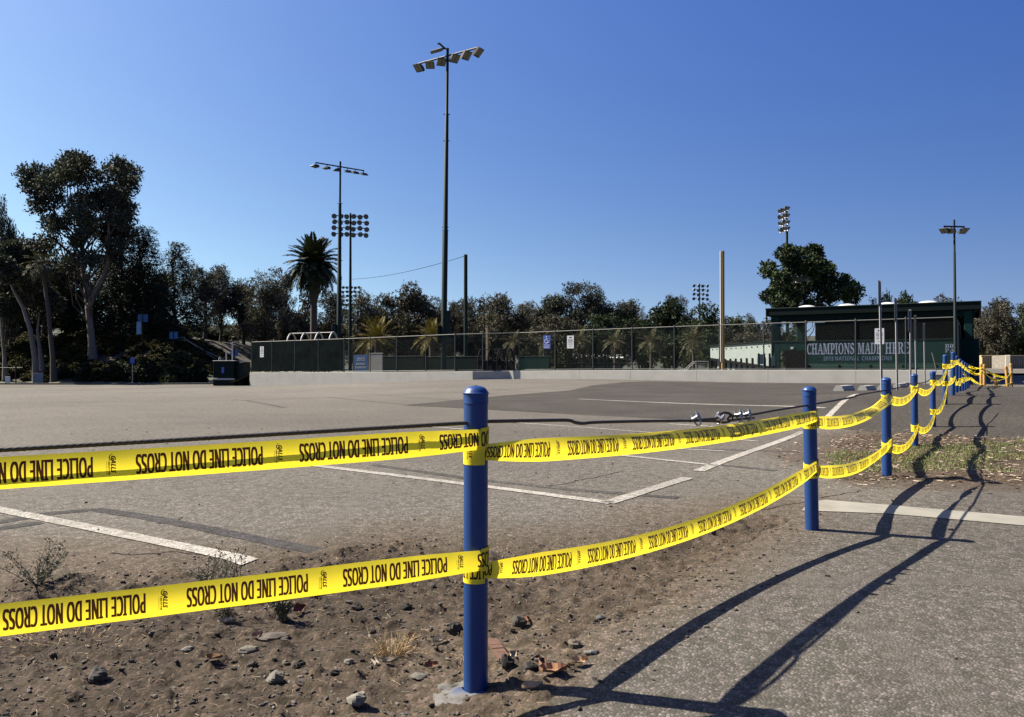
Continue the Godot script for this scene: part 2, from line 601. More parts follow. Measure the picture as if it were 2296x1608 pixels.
# a stripe of even width between ground points
func stripe(b: MB, pts: Array, width: float, lift: float, tint: Color, ragged := 0.0, vary := 0.0, wander := 0.0) -> void:
	var l := PackedVector2Array()
	var r := PackedVector2Array()
	var fine := []
	for i in pts.size() - 1:
		var p: Vector2 = pts[i]
		var q: Vector2 = pts[i + 1]
		var steps := maxi(1, int(p.distance_to(q) / (100.0 if ragged <= 0.0 else 0.04 if wander > 0.0 else 0.12)))
		for k in steps:
			var w := p.lerp(q, float(k) / steps)
			if wander > 0.0: w += (q - p).normalized().orthogonal() * wander * (noise.get_noise_2d(w.x * 30.0, w.y * 30.0) + 0.6 * noise.get_noise_2d(w.x * 110.0, w.y * 110.0))
			fine.append(w)
	fine.append(pts[-1])
	for i in fine.size():
		var p: Vector2 = fine[i]
		var t: Vector2 = (fine[mini(i + 1, fine.size() - 1)] - fine[maxi(i - 1, 0)]).normalized().orthogonal()
		l.append(p + t * (width / 2.0 + ragged * noise.get_noise_2d(p.x * 40.0, p.y * 40.0)))
		r.append(p - t * (width / 2.0 + ragged * noise.get_noise_2d(p.x * 40.0 + 99.0, p.y * 40.0)))
	r.reverse()
	l.append_array(r)
	sheet(b, l, lift, tint, vary)

func gp(px: float, py: float) -> Vector2:
	var p := on_ground(px, py)
	return Vector2(p.x, -p.z)

# ---------------------------------------------------------------- plants
func leaf_card(b: MB, p: Vector3, dir: Vector3, side: Vector3, ln: float, wd: float) -> void:
	var nn := dir.cross(side).normalized()
	var i := b.v.size()
	b.v.append(p); b.v.append(p + dir * ln * 0.5 + side * wd); b.v.append(p + dir * ln); b.v.append(p + dir * ln * 0.5 - side * wd)
	for k in 4:
		b.n.append(nn); b.c.append(b.col); b.uv.append(Vector2.ZERO)
	b.ix.append(i); b.ix.append(i + 1); b.ix.append(i + 2); b.ix.append(i); b.ix.append(i + 2); b.ix.append(i + 3)

func rdir(r: RandomNumberGenerator) -> Vector3:
	var z := r.randf_range(-1, 1)
	var a := r.randf() * TAU
	var q := sqrt(1.0 - z * z)
	return Vector3(q * cos(a), z, q * sin(a))

const KINDS := {
	"airy": {"n": 58, "rad": 0.085, "base": 0.16, "leaves": 19000, "len": 0.30, "wid": 0.05, "c1": Vector3(0.050, 0.049, 0.038), "c2": Vector3(0.135, 0.125, 0.098), "lift": 0.55, "limbs": 5},
	"broad": {"n": 46, "rad": 0.125, "base": 0.10, "leaves": 19000, "len": 0.30, "wid": 0.085, "c1": Vector3(0.040, 0.039, 0.028), "c2": Vector3(0.115, 0.104, 0.076), "lift": 0.3, "limbs": 4},
	"green": {"n": 48, "rad": 0.13, "base": 0.06, "leaves": 18000, "len": 0.30, "wid": 0.10, "c1": Vector3(0.016, 0.028, 0.012), "c2": Vector3(0.050, 0.066, 0.026), "lift": 0.25, "limbs": 4},
	"euc": {"n": 36, "rad": 0.095, "base": 0.25, "leaves": 19000, "len": 0.33, "wid": 0.07, "c1": Vector3(0.032, 0.038, 0.028), "c2": Vector3(0.085, 0.088, 0.066), "lift": 0.45, "limbs": 4},
	"pine": {"n": 74, "rad": 0.08, "base": 0.06, "leaves": 16000, "len": 0.40, "wid": 0.06, "c1": Vector3(0.010, 0.018, 0.011), "c2": Vector3(0.034, 0.045, 0.027), "lift": 0.1, "limbs": 1},
	"bush": {"n": 30, "rad": 0.2, "base": 0.0, "leaves": 6500, "len": 0.20, "wid": 0.08, "c1": Vector3(0.020, 0.026, 0.012), "c2": Vector3(0.060, 0.062, 0.030), "lift": 0.1, "limbs": 4},
}

# [trunk, crown] of a plant that is H tall and W wide, about its foot; blobs (centre, radius) may be given
func grow(kind: String, sd: int, H: float, W: float, blobs := [], trunk := [], thick := 0.02, dense := 1.0) -> Array:
	var K: Dictionary = KINDS[kind]
	var r := RandomNumberGenerator.new()
	r.seed = sd
	var wood := MB.new()
	var twigs := MB.new()
	var crown := MB.new()
	if trunk.is_empty():
		var lean := Vector3(r.randf_range(-0.06, 0.06), 0, r.randf_range(-0.06, 0.06)) * H
		for k in 6:
			trunk.append(Vector3(r.randf_range(-0.012, 0.012) * H, k * 0.155 * H - 0.4 * float(k == 0), r.randf_range(-0.012, 0.012) * H) + lean * k / 5.0)
	var rad := []
	for k in trunk.size():
		rad.append(thick * H * (1.0 - 0.75 * k / (trunk.size() - 1.0)) * (1.35 if k == 0 else 1.0))
	wood.tube(trunk, rad, 9)
	if blobs.is_empty():
		for k in int(K.n):
			var c: Vector3
			if kind == "pine":
				var t := pow(float(k) / K.n, 1.15)
				var a: float = k * 2.4 + r.randf()
				var q := (1.0 - t) * W * 0.5 * r.randf_range(0.55, 1.0) + 0.02 * H
				c = Vector3(cos(a) * q, H * (K.base + (0.95 - K.base) * t) - 0.05 * q, sin(a) * q)
				blobs.append([c, H * K.rad * (1.15 - 0.65 * t) * r.randf_range(0.8, 1.2)])
				continue
			var d := rdir(r)
			var q := pow(r.randf(), 0.45)
			var lobe := 0.78 + 0.3 * sin(3.0 * atan2(d.z, d.x) + sd) * (1.0 - absf(d.y)) + 0.18 * sin(5.0 * d.y + sd * 2.0)
			c = Vector3(d.x * W * 0.46 * q * lobe, H * (K.base + 0.96) * 0.5 + d.y * H * (0.93 - K.base) * 0.5 * q, d.z * W * 0.46 * q * lobe)
			if kind == "bush":
				c.y = absf(d.y) * H * 0.78 * q + 0.05 * H
			blobs.append([c, H * K.rad * r.randf_range(0.6, 1.35)])
	# limbs
	var limbs := []
	for k in int(K.limbs):
		var a: float = TAU * k / float(K.limbs) + r.randf_range(-0.5, 0.5)
		limbs.append(Vector3(cos(a), 0, sin(a)))
	if kind != "bush":
		for bl in blobs:
			var c: Vector3 = bl[0]
			var f := clampf(c.y / H - r.randf_range(0.12, 0.34), 0.12, 0.7) if kind != "pine" else clampf(c.y / H - 0.04, 0.05, 0.72)
			var s := f * 1.28 * (trunk.size() - 1.0) / 1.0
			s = minf(s, trunk.size() - 1.001)
			var p0: Vector3 = trunk[int(s)].lerp(trunk[int(s) + 1], s - int(s))
			var mid := p0.lerp(c, 0.5) + Vector3(r.randf_range(-0.03, 0.03), (-0.05 if kind != "pine" else 0.01) + 0.03 * r.randf(), r.randf_range(-0.03, 0.03)) * H
			twigs.tube([p0, p0.lerp(mid, 0.55) + Vector3(0, 0.005 * H, 0), mid, c, c + (c - mid).normalized() * bl[1] * 0.7], [0.0055 * H, 0.0042 * H, 0.003 * H, 0.0016 * H, 0.0008 * H], 5, false)
			for k in 3:
				twigs.tube([c, c + rdir(r) * bl[1] * 0.9], [0.0022 * H, 0.0008 * H], 4, false)
	var total := 0.0
	for bl in blobs:
		total += bl[1] * bl[1]
	var c1: Vector3 = K.c1
	var c2: Vector3 = K.c2
	for bl in blobs:
		var c: Vector3 = bl[0]
		var q: float = bl[1]
		var sprays := int(K.leaves * dense * q * q / total / 7.0)
		var tone := r.randf_range(0.6, 1.25)
		for s in sprays:
			var d := rdir(r)
			d.y *= 0.82
			var sc := c + d * q * pow(r.randf(), 0.33) * r.randf_range(0.7, 1.12)
			var out := (rdir(r) + d * 0.9 + Vector3(0, K.lift if K.lift > 0.4 else -0.1, 0)).normalized()
			for k in 7:
				var dir := (out + rdir(r) * 0.75).normalized()
				var side := dir.cross(rdir(r)).normalized()
				var t := r.randf()
				var cc := (c1 + (c2 - c1) * t * t) * tone
				crown.col = Color(cc.x, cc.y, cc.z)
				var sz := r.randf_range(0.6, 1.35)
				leaf_card(crown, sc + rdir(r) * 0.028 * H * r.randf(), dir, side, K.len * sz, K.wid * sz * (1.0 if kind != "pine" else 0.7))
	return [wood, crown, twigs]

var protos := {}
func proto(kind: String, v: int) -> Array:
	var key := kind + str(v)
	if not protos.has(key):
		var size: Vector2 = {"airy": Vector2(14, 8), "broad": Vector2(12, 9), "green": Vector2(11, 10), "euc": Vector2(16, 10), "pine": Vector2(16, 6), "bush": Vector2(2.5, 3.5)}[kind]
		var g := grow(kind, 100 + v * 17 + kind.length() * 31, size.x, size.y)
		protos[key] = [g[0].mesh(M.bark_pale if kind == "euc" else M.bark_dark), g[1].mesh(M.leaf), size, g[2].mesh(M.bark_dark) if kind != "bush" else null]
	return protos[key]

func plant(called: String, label: String, category: String, foot: Vector3, height: float, width: float, kind: String, v: int, turn: float, group := "") -> Node3D:
	var p := proto(kind, v)
	var o := thing(called, label, category, foot, group)
	o.rotation.y = turn
	var s: Vector2 = p[2]
	o.scale = Vector3(width / s.x * (s.x / s.y), height / s.x, width / s.y)
	if kind != "bush":
		put("branches", p[3], put("trunk", p[0], o))
	put("crown" if kind != "bush" else "foliage", p[1], o)
	return o

func frond_mesh(ln: float, droop: float, width: float, pairs: int, sd: int, c1: Vector3, c2: Vector3, fat := 1.0) -> ArrayMesh:
	var b := MB.new()
	var r := RandomNumberGenerator.new()
	r.seed = sd
	var spine := []
	var rad := []
	for k in 9:
		var t := k / 8.0
		spine.append(Vector3(ln * (t - 0.22 * droop * t * t), ln * (0.32 * t - droop * 0.85 * t * t), 0))
		rad.append(0.022 * ln / 4.0 * (1.1 - t))
	b.col = Color(c2.x, c2.y * 0.8, c2.z)
	b.tube(spine, rad, 5)
	for k in pairs:
		var t := 0.12 + 0.87 * k / (pairs - 1.0)
		var f := t * 8.0
		var i := mini(int(f), 7)
		var p: Vector3 = spine[i].lerp(spine[i + 1], f - i)
		var tan: Vector3 = (spine[i + 1] - spine[i]).normalized()
		var ll := width * (0.35 + 0.65 * sin(PI * minf(1.0, 0.15 + t * 0.85))) * r.randf_range(0.85, 1.1)
		for s in [-1.0, 1.0]:
			var dir := (tan * 0.75 + Vector3(0, 0.2 - 0.9 * droop * r.randf(), s * 0.95)).normalized()
			var cc := c1.lerp(c2, r.randf())
			b.col = Color(cc.x, cc.y, cc.z)
			leaf_card(b, p, dir, tan.cross(dir).cross(dir).normalized(), ll, 0.026 * fat * width / 0.5)
	return b.mesh(M.leaf)

var frond_sets := {}
func palm(called: String, label: String, foot: Vector3, height: float, spread: float, trunk_r: float, count: int, kind: String, group := "") -> void:
	if not frond_sets.has(kind):
		var a := []
		for k in 4:
			if kind == "date": a.append(frond_mesh(4.0, 0.35 + 0.2 * k, 0.72, 56, 7 + k, Vector3(0.014, 0.020, 0.010), Vector3(0.055, 0.062, 0.028), 1.9))
			elif kind == "young": a.append(frond_mesh(3.0, 0.2 + 0.22 * k, 0.7, 26, 27 + k, Vector3(0.045, 0.045, 0.012), Vector3(0.16, 0.12, 0.03)))
			else: a.append(frond_mesh(2.0, 0.3 + 0.3 * k, 0.55, 18, 47 + k, Vector3(0.03, 0.033, 0.018), Vector3(0.11, 0.10, 0.05)))
		frond_sets[kind] = a
	var set_: Array = frond_sets[kind]
	var base_len: float = {"date": 4.0, "young": 3.0}.get(kind, 2.0)
	var o := thing(called, label, "palm tree", foot, group)
	var b := MB.new()
	var top := height - spread * 0.78
	var prof := []
	var knots := maxi(6, int(top / 0.35))
	for k in knots + 1:
		var t := float(k) / knots
		var w := trunk_r * (1.0 + 0.25 * pow(1.0 - t, 6.0) + (0.45 * smoothstep(0.62, 0.74, t) if kind == "date" else 0.0))
		prof.append(Vector2(w * (1.0 + 0.07 * (k % 2)), top * t - 0.3 * float(k == 0)))
	prof.append(Vector2(0.0, top + trunk_r))
	b.lathe(Transform3D(), prof, 14)
	part("trunk", b, M.bark_dark, o)
	var r := RandomNumberGenerator.new()
	r.seed = int(foot.x * 100.0) + count
	for k in count:
		var t := (k + 0.5) / count
		var el := lerpf(1.25, -0.75, pow(t, 0.85)) if kind == "date" else lerpf(1.2, -0.35, t)
		var f := MeshInstance3D.new()
		f.mesh = set_[clampi(int(t * 3.2 + r.randf() * 0.8), 0, 3)]
		f.name = "frond" if k == 0 else "frond_%03d" % k
		o.add_child(f, true)
		f.position = Vector3(0, top - 0.1, 0)
		var s := spread / base_len * r.randf_range(0.9, 1.08)
		f.basis = Basis(Vector3.UP, k * 2.39996 + r.randf() * 0.3) * Basis(Vector3(0, 0, 1), el) * Basis.from_scale(Vector3.ONE * s)

# ---------------------------------------------------------------- the street's hardware
func lamp_head() -> Node3D:
	var o := Node3D.new()
	var b := MB.new()
	b.prism(Transform3D(Basis(Vector3.UP, PI / 2), Vector3.ZERO), PackedVector2Array([Vector2(-0.36, -0.06), Vector2(0.30, -0.06), Vector2(0.36, 0.02), Vector2(0.33, 0.16), Vector2(0.06, 0.19), Vector2(-0.34, 0.01)]), 0.62)
	var h := part("housing", b, M.lamp_case, o)
	var l := MB.new()
	l.box(Transform3D(Basis(), Vector3(0, -0.066, 0.04)), Vector3(0.54, 0.012, 0.56), 0.004)
	part("lens", l, M.lens, h)
	var e := MB.new()
	e.box(Transform3D(Basis(), Vector3(0, -0.075, 0.04)), Vector3(0.03, 0.012, 0.56))
	part("divider", e, M.lamp_case, h)
	return o

func flood_pole(called: String, label: String, base: Vector3, top: float, r0: float, r1: float, arm: Vector3, stations: Array, scale_lamp: float, lean := 0.0, joints := true) -> Node3D:
	var o := thing(called, label, "light pole", base, "")
	var h := top - base.y
	var b := MB.new()
	var prof := [Vector2(0, -0.3), Vector2(r0, -0.3), Vector2(r0, h * 0.45), Vector2(r0 * 0.88, h * 0.452), Vector2(lerpf(r0 * 0.88, r1, 0.6), h * 0.8), Vector2(r1, h * 0.802), Vector2(r1 * 0.9, h), Vector2(0, h + 0.02)]
	b.lathe(Transform3D(Basis(Vector3(0, 0, 1), -lean), Vector3.ZERO), prof, 14)
	part("pole", b, M.green_steel, o)
	if joints:
		var j := MB.new()
		for y in [0.24, 0.45, 0.46, 0.72, 0.8]:
			j.box(Transform3D(Basis(Vector3(0, 0, 1), -lean), Vector3(sin(lean) * h * y, h * y, 0)), Vector3(r0 * 2.3, 0.05, 0.05))
		part("step_bolt", j, M.green_steel, o)
	var tip := Vector3(sin(lean) * h, h, 0)
	var c := MB.new()
	var half := arm / 2.0
	c.tube([tip + Vector3(0, -0.55, 0) * scale_lamp - half, tip + Vector3(0, -0.55, 0) * scale_lamp + half], [0.07 * scale_lamp], 8)
	part("crossarm", c, M.lamp_case, o)
	var head := lamp_head()
	for s in stations:
		var q: Node3D = head.duplicate()
		var p: Vector3 = tip + Vector3(0, -0.55 * scale_lamp, 0) + half * float(s[0])
		var k := 0
		var hs := q.get_child(0) as MeshInstance3D
		q.remove_child(hs)
		hs.name = "floodlight" if s == stations[0] else "floodlight_%03d" % stations.find(s)
		o.add_child(hs, true)
		hs.basis = Basis(Vector3.UP, deg_to_rad(s[1])) * Basis(Vector3.RIGHT, deg_to_rad(s[2])) * Basis.from_scale(Vector3.ONE * scale_lamp)
		hs.position = p + Vector3(0, -0.42, 0) * scale_lamp + hs.basis * Vector3(0, 0, 0.12)
		q.free()
		var st := MB.new()
		st.tube([p, p + Vector3(0, -0.28, 0) * scale_lamp], [0.045 * scale_lamp], 6)
		part("bracket", st, M.lamp_case, o)
	head.free()
	return o

func stadium_tower(called: String, label: String, base: Vector3, top: float, turn: float, rows: int, cols: int, width: float, row_gap: float) -> void:
	var o := thing(called, label, "floodlight tower", base, "ballfield floodlight towers")
	o.rotation.y = turn
	var h := top - base.y
	var b := MB.new()
	b.lathe(Transform3D(), [Vector2(0, -0.3), Vector2(0.26, -0.3), Vector2(0.2, h * 0.4), Vector2(0.13, h), Vector2(0, h)], 10)
	part("pole", b, M.green_steel, o)
	var bowl := MB.new()
	bowl.lathe(Transform3D(Basis(Vector3.RIGHT, 2.0), Vector3.ZERO), [Vector2(0.10, -0.30), Vector2(0.16, -0.18), Vector2(0.30, 0.02), Vector2(0.36, 0.2), Vector2(0.33, 0.2), Vector2(0.26, 0.03), Vector2(0.0, -0.05)], 12)
	var bm := bowl.mesh(M.lamp_bowl)
	var arm := MB.new()
	arm.box(Transform3D(), Vector3(width, 0.11, 0.11))
	var am := arm.mesh(M.lamp_case)
	for j in rows:
		var y := h - 0.4 - j * row_gap
		put("crossarm", am, o).position = Vector3(0, y, 0.1)
		for i in cols:
			var l := put("lamp", bm, o)
			l.position = Vector3(-width / 2.0 + width * (i + 0.0) / (cols - 1.0), y - 0.1 + 0.08 * sin(i * 3.0 + j), 0.38)
			l.basis = Basis(Vector3.UP, 0.35 * sin(i * 2.3 + j * 1.7))

func bollard(b_r: float, h: float) -> Node3D:
	var o := Node3D.new()
	var p := MB.new()
	p.lathe(Transform3D(), [Vector2(b_r, -0.12), Vector2(b_r, h - 0.045)], 28)
	part("post", p, M.blue, o)
	var c := MB.new()
	var q := b_r / 0.0365
	c.lathe(Transform3D(), [Vector2(0.0365 * q, h - 0.0535), Vector2(0.0385 * q, h - 0.0525), Vector2(0.0375 * q, h - 0.047), Vector2(0.0378 * q, h - 0.0245), Vector2(0.0405 * q, h - 0.0235), Vector2(0.0410 * q, h - 0.0222), Vector2(0.0385 * q, h - 0.0205), Vector2(0.0362 * q, h - 0.0165), Vector2(0.0315 * q, h - 0.0095), Vector2(0.0245 * q, h - 0.0040), Vector2(0.014 * q, h - 0.0008), Vector2(0.004 * q, h), Vector2(0, h)], 28)
	var cm := part("cap", c, M.blue, o)
	var s := MB.new()
	s.lathe(Transform3D(), [Vector2(0.0045, h - 0.0006), Vector2(0.0042, h + 0.0012), Vector2(0, h + 0.0016)], 10)
	part("rivet", s, M.blue, cm)
	return o

# ---------------------------------------------------------------- printed tape
func text_mask(mask: PackedByteArray, w: int, h: int, text: String, font: Font, t: Transform2D, spread: Array) -> void:
	var tm := TextMesh.new()
	tm.text = text
	tm.font = font
	tm.font_size = 64
	tm.pixel_size = 1.0 / 64.0
	tm.depth = 0.1
	tm.curve_step = 1.5
	var arr := tm.surface_get_arrays(0) if tm.get_surface_count() > 0 else tm.get_mesh_arrays()
	var v: PackedVector3Array = arr[Mesh.ARRAY_VERTEX]
	var nn: PackedVector3Array = arr[Mesh.ARRAY_NORMAL]
	var ix: PackedInt32Array = arr[Mesh.ARRAY_INDEX]
	var lo := Vector2(1e9, 1e9)
	var hi := Vector2(-1e9, -1e9)
	for p in v:
		lo = lo.min(Vector2(p.x, p.y)); hi = hi.max(Vector2(p.x, p.y))
	var size := hi - lo
	for k in range(0, ix.size(), 3):
		if nn[ix[k]].z < 0.5: continue
		var q := []
		for e in 3:
			var p := v[ix[k + e]]
			q.append(t * Vector2((p.x - lo.x) / size.x, (p.y - lo.y) / size.y))
		for off in spread:
			fill_tri(mask, w, h, q[0] + off, q[1] + off, q[2] + off)

func fill_tri(mask: PackedByteArray, w: int, h: int, a: Vector2, b: Vector2, c: Vector2) -> void:
	var y0 := maxi(0, int(ceil(minf(a.y, minf(b.y, c.y)) - 0.5)))
	var y1 := mini(h - 1, int(floor(maxf(a.y, maxf(b.y, c.y)) - 0.5)))
	for y in range(y0, y1 + 1):
		var yy := y + 0.5
		var lo := 1e9
		var hi := -1e9
		for e in 3:
			var p: Vector2 = a if e == 0 else b if e == 1 else c
			var q: Vector2 = b if e == 0 else c if e == 1 else a
			if (p.y <= yy) != (q.y <= yy):
				var x := p.x + (yy - p.y) / (q.y - p.y) * (q.x - p.x)
				lo = minf(lo, x); hi = maxf(hi, x)
		for x in range(maxi(0, int(ceil(lo - 0.5))), mini(w - 1, int(floor(hi - 0.5))) + 1):
			mask[y * w + x] = 255

func make_tape_material() -> void:
	var w := 1680
	var h := 320
	var mask := PackedByteArray()
	mask.resize(w * h)
	var sans := SystemFont.new()
	sans.font_names = PackedStringArray(["Droid Sans"])
	var bold := SystemFont.new()
	bold.font_names = PackedStringArray(["Droid Sans"])
	bold.font_weight = 700
	var wide := []
	for k in 6: wide.append(Vector2(k * 2.4, 0)); wide.append(Vector2(k * 2.4, 3.0)); wide.append(Vector2(k * 2.4, 6.0))
	# image rows run downwards; unit square of the text to pixels
	text_mask(mask, w, h, "POLICE LINE DO NOT CROSS", sans, Transform2D(Vector2(1270, 0), Vector2(0, -203), Vector2(12, 262)), wide)
	# the maker's mark runs up the tape: text x -> up, text y -> left, slanted
	text_mask(mask, w, h, "GALLS", bold, Transform2D(Vector2(0, -170), Vector2(-44, -13), Vector2(1527, 270)), [Vector2.ZERO, Vector2(0, 3), Vector2(-3, 0), Vector2(-3, 3)])
	text_mask(mask, w, h, "1-800-477-7766", bold, Transform2D(Vector2(0, -150), Vector2(-15, 0), Vector2(1550, 222)), [Vector2.ZERO, Vector2(1, 1), Vector2(2, 0)])
	text_mask(mask, w, h, "nnnnnnnn nn nnnnn", sans, Transform2D(Vector2(0, -140), Vector2(-11, 0), Vector2(1572, 212)), [Vector2.ZERO])
	# the curl round the mark's first letter
	for k in 40:
		var a0 := -2.6 + k * 0.105
		var a1 := a0 + 0.105
		var c := Vector2(1512, 252)
		var th := 3.0 + 8.0 * sin(PI * k / 40.0)
		fill_tri(mask, w, h, c + Vector2(cos(a0), sin(a0)) * 34, c + Vector2(cos(a1), sin(a1)) * 34, c + Vector2(cos(a0), sin(a0)) * (34 - th))
		fill_tri(mask, w, h, c + Vector2(cos(a1), sin(a1)) * 34, c + Vector2(cos(a1), sin(a1)) * (34 - th), c + Vector2(cos(a0), sin(a0)) * (34 - th))
	var px := PackedByteArray()
	px.resize(w * h * 3)
	for i in w * h:
		if mask[i]:
			px[i * 3] = 62; px[i * 3 + 1] = 34; px[i * 3 + 2] = 12
		else:
			px[i * 3] = 252; px[i * 3 + 1] = 231; px[i * 3 + 2] = 58
	var m := StandardMaterial3D.new()
	m.albedo_texture = ImageTexture.create_from_image(Image.create_from_data(w, h, false, Image.FORMAT_RGB8, px))
	m.roughness = 0.35
	m.metallic_specular = 0.4
	m.cull_mode = BaseMaterial3D.CULL_DISABLED
	m.backlight_enabled = true
	m.backlight = Color(0.86, 0.86, 0.86)
	M.tape = m

# rows: [centre, up across the tape (unit), bulge direction (unit), width share]; returns the length run so far
func ribbon(called: String, rows: Array, s0: float, parent: Node) -> float:
	var b := MB.new()
	var across := 7
	var s := s0
	for i in rows.size():
		var c: Vector3 = rows[i][0]
		var up: Vector3 = rows[i][1]
		var out: Vector3 = rows[i][2]
		if i > 0:
			s += c.distance_to(rows[i - 1][0])
		for k in across:
			var t := float(k) / (across - 1) - 0.5
			var fold: float = rows[i][3]
			var curl: float = rows[i][4]
			b.vert(c + up * TAPE_W * fold * t + out * curl * (0.25 - t * t) * 4.0, out, Vector2(-s / TAPE_REPEAT, t + 0.5))
	for i in rows.size() - 1:
		for k in across - 1:
			var a := i * across + k
			var e := a + across
			b.ix.append(a); b.ix.append(a + 1); b.ix.append(e)
			b.ix.append(e); b.ix.append(a + 1); b.ix.append(e + 1)
	# smooth normals from the shape itself
	var acc := PackedVector3Array()
	acc.resize(b.v.size())
	for k in range(0, b.ix.size(), 3):
		var nn := (b.v[b.ix[k + 1]] - b.v[b.ix[k]]).cross(b.v[b.ix[k + 2]] - b.v[b.ix[k]])
		for e in 3: acc[b.ix[k + e]] -= nn
	for k in acc.size(): b.n[k] = acc[k].normalized()
	part(called, b, M.tape, parent)
	return s

func span_rows(a: Vector3, z: Vector3, sag: float, roll: Array, pinch: Array, curl: float, sd: int, step := 0.03, flutter := 0.004) -> Array:
	var rows := []
	var steps := maxi(12, int(a.distance_to(z) / step))
	for i in steps + 1:
		var t := float(i) / steps
		var p := a.lerp(z, t) - Vector3(0, sag * 4.0 * t * (1.0 - t), 0)
		var tan := (z - a).normalized()
		tan.y -= sag * 4.0 * (1.0 - 2.0 * t) / a.distance_to(z)
		tan = tan.normalized()
		var side := tan.cross(Vector3.UP).normalized()
		var up := side.cross(tan).normalized()
		var f := t * (roll.size() - 1.0)
		var k := mini(int(f), roll.size() - 2)
		var w := f - k
		w = w * w * (3.0 - 2.0 * w)
		var ang := lerpf(roll[k], roll[k + 1], w)
		var u2 := up * cos(ang) + side * sin(ang)
		var o2 := side * cos(ang) - up * sin(ang)
		var ease := sin(PI * t)
		var ends := pow(1.0 - ease, 4.0)
		p += o2 * flutter * noise.get_noise_2d(t * a.distance_to(z) * 130.0, sd * 40.0) * (0.35 + 1.5 * ends)
		var width := lerpf(1.0, pinch[0], pow(maxf(0.0, 1.0 - t * a.distance_to(z) / 0.3), 1.5) if t < 0.5 else 0.0)
		width = lerpf(width, pinch[1], pow(maxf(0.0, 1.0 - (1.0 - t) * a.distance_to(z) / 0.3), 1.5) if t > 0.5 else 0.0)
		rows.append([p, u2, o2, width, curl * (0.3 + 0.7 * ease) + 0.004 * ends * noise.get_noise_2d(t * 900.0, sd * 7.0)])
	return rows

func wrap_rows(c: Vector3, r: float, y0: float, y1: float, th0: float, th1: float, tilt := 0.0) -> Array:
	var rows := []
	for i in 41:
		var t := i / 40.0
		var th := lerpf(th0, th1, t)
		var out := Vector3(sin(th), 0, cos(th))
		var drop := smoothstep(0.1, 0.75, t)
		var rr := r + 0.0016 - 0.001 * t + 0.0008 * (1.0 if t < 0.2 else 0.0) + 0.0012 * float(t < 0.12)
		rows.append([Vector3(c.x, lerpf(y0, y1, drop), c.z) + out * rr, (Vector3.UP + out * tilt).normalized(), out, 1.0 if t > 0.15 else 0.86 + 0.9 * t, 0.0])
	return rows

# ---------------------------------------------------------------- the scene
var posts := []   # [foot, height above ground, radius]

func sky() -> void:
	var w := 512
	var h := 256
	var f := PackedFloat32Array()
	f.resize(w * h * 3)
	var sun := Vector3(-0.956 * cos(deg_to_rad(45.5)), sin(deg_to_rad(45.5)), -0.292 * cos(deg_to_rad(45.5)))
	for j in h:
		var th := (j + 0.5) / h * PI
		var y := cos(th)
		var el := rad_to_deg(asin(y))
		for i in w:
			var ph := (i + 0.5) / w * TAU
			var d := Vector3(sin(ph) * sin(th), y, -cos(ph) * sin(th))
			var gam := rad_to_deg(acos(clampf(d.dot(sun), -1, 1)))
			# brighter towards the horizon and towards the sun, fitted to the sky in view
			var e := exp(-maxf(el, 0.0) / 16.0)
			var g := minf(exp(-(gam - 40.0) / 60.0), 1.4)
			var c := Vector3(exp(-5.217 + 3.472 * e + 3.496 * g - 0.829 * e * g), exp(-3.505 + 1.862 * e + 2.244 * g + 0.677 * e * g), exp(-1.460 + 0.373 * e + 1.117 * g + 0.872 * e * g))
			c = c.min(Vector3(1.6, 1.5, 1.5))
			if el < 0.0:
				c = c.lerp(Vector3(0.10, 0.095, 0.085), minf(1.0, -el / 6.0))
			var k := (j * w + i) * 3
			f[k] = c.x; f[k + 1] = c.y; f[k + 2] = c.z
	var img := Image.create_from_data(w, h, false, Image.FORMAT_RGBF, f.to_byte_array())
	var pm := PanoramaSkyMaterial.new()
	pm.panorama = ImageTexture.create_from_image(img)
	var s := Sky.new()
	s.sky_material = pm
	var e := Environment.new()
	e.background_mode = Environment.BG_SKY
	e.sky = s
	e.background_energy_multiplier = 1.0 / 3.0
	e.tonemap_mode = Environment.TONE_MAPPER_LINEAR
	e.tonemap_exposure = 3.0
	e.sdfgi_enabled = true
	e.ssao_enabled = true
	e.ssil_enabled = true
	var we := WorldEnvironment.new()
	we.environment = e
	add_child(we)

func _ready() -> void:
	rng.seed = 4
	noise.seed = 9
	noise.frequency = 0.05
	noise.fractal_octaves = 4
	var cam := Camera3D.new()
	cam.position = Vector3(0, EYE, 0)
	cam.rotation = Vector3(TILT, 0, 0)
	cam.fov = rad_to_deg(2.0 * atan(804.0 / FOCAL))
	cam.near = 0.05
	cam.far = 2000.0
	add_child(cam)
	sky()
	var sun := DirectionalLight3D.new()
	sun.light_energy = 1.6
	sun.light_color = Color(1.0, 0.955, 0.88)
	sun.light_angular_distance = 0.53
	sun.shadow_enabled = true
	var c45 := cos(deg_to_rad(45.5))
	sun.basis = Basis.looking_at(Vector3(0.956 * c45, -sin(deg_to_rad(45.5)), 0.292 * c45), Vector3.UP)
	add_child(sun)

	make_materials()
	make_tape_material()
	lay_grid()
	build_ground()
	build_far_land()
	build_wall_and_fence()
	build_pavilion()
	build_trees()
	build_ballpark()
	build_left_bank()
	build_right_yard()
	build_lot_furniture()
	build_bollards_and_tape()
	build_dirt()
	build_weeds_and_rocks()

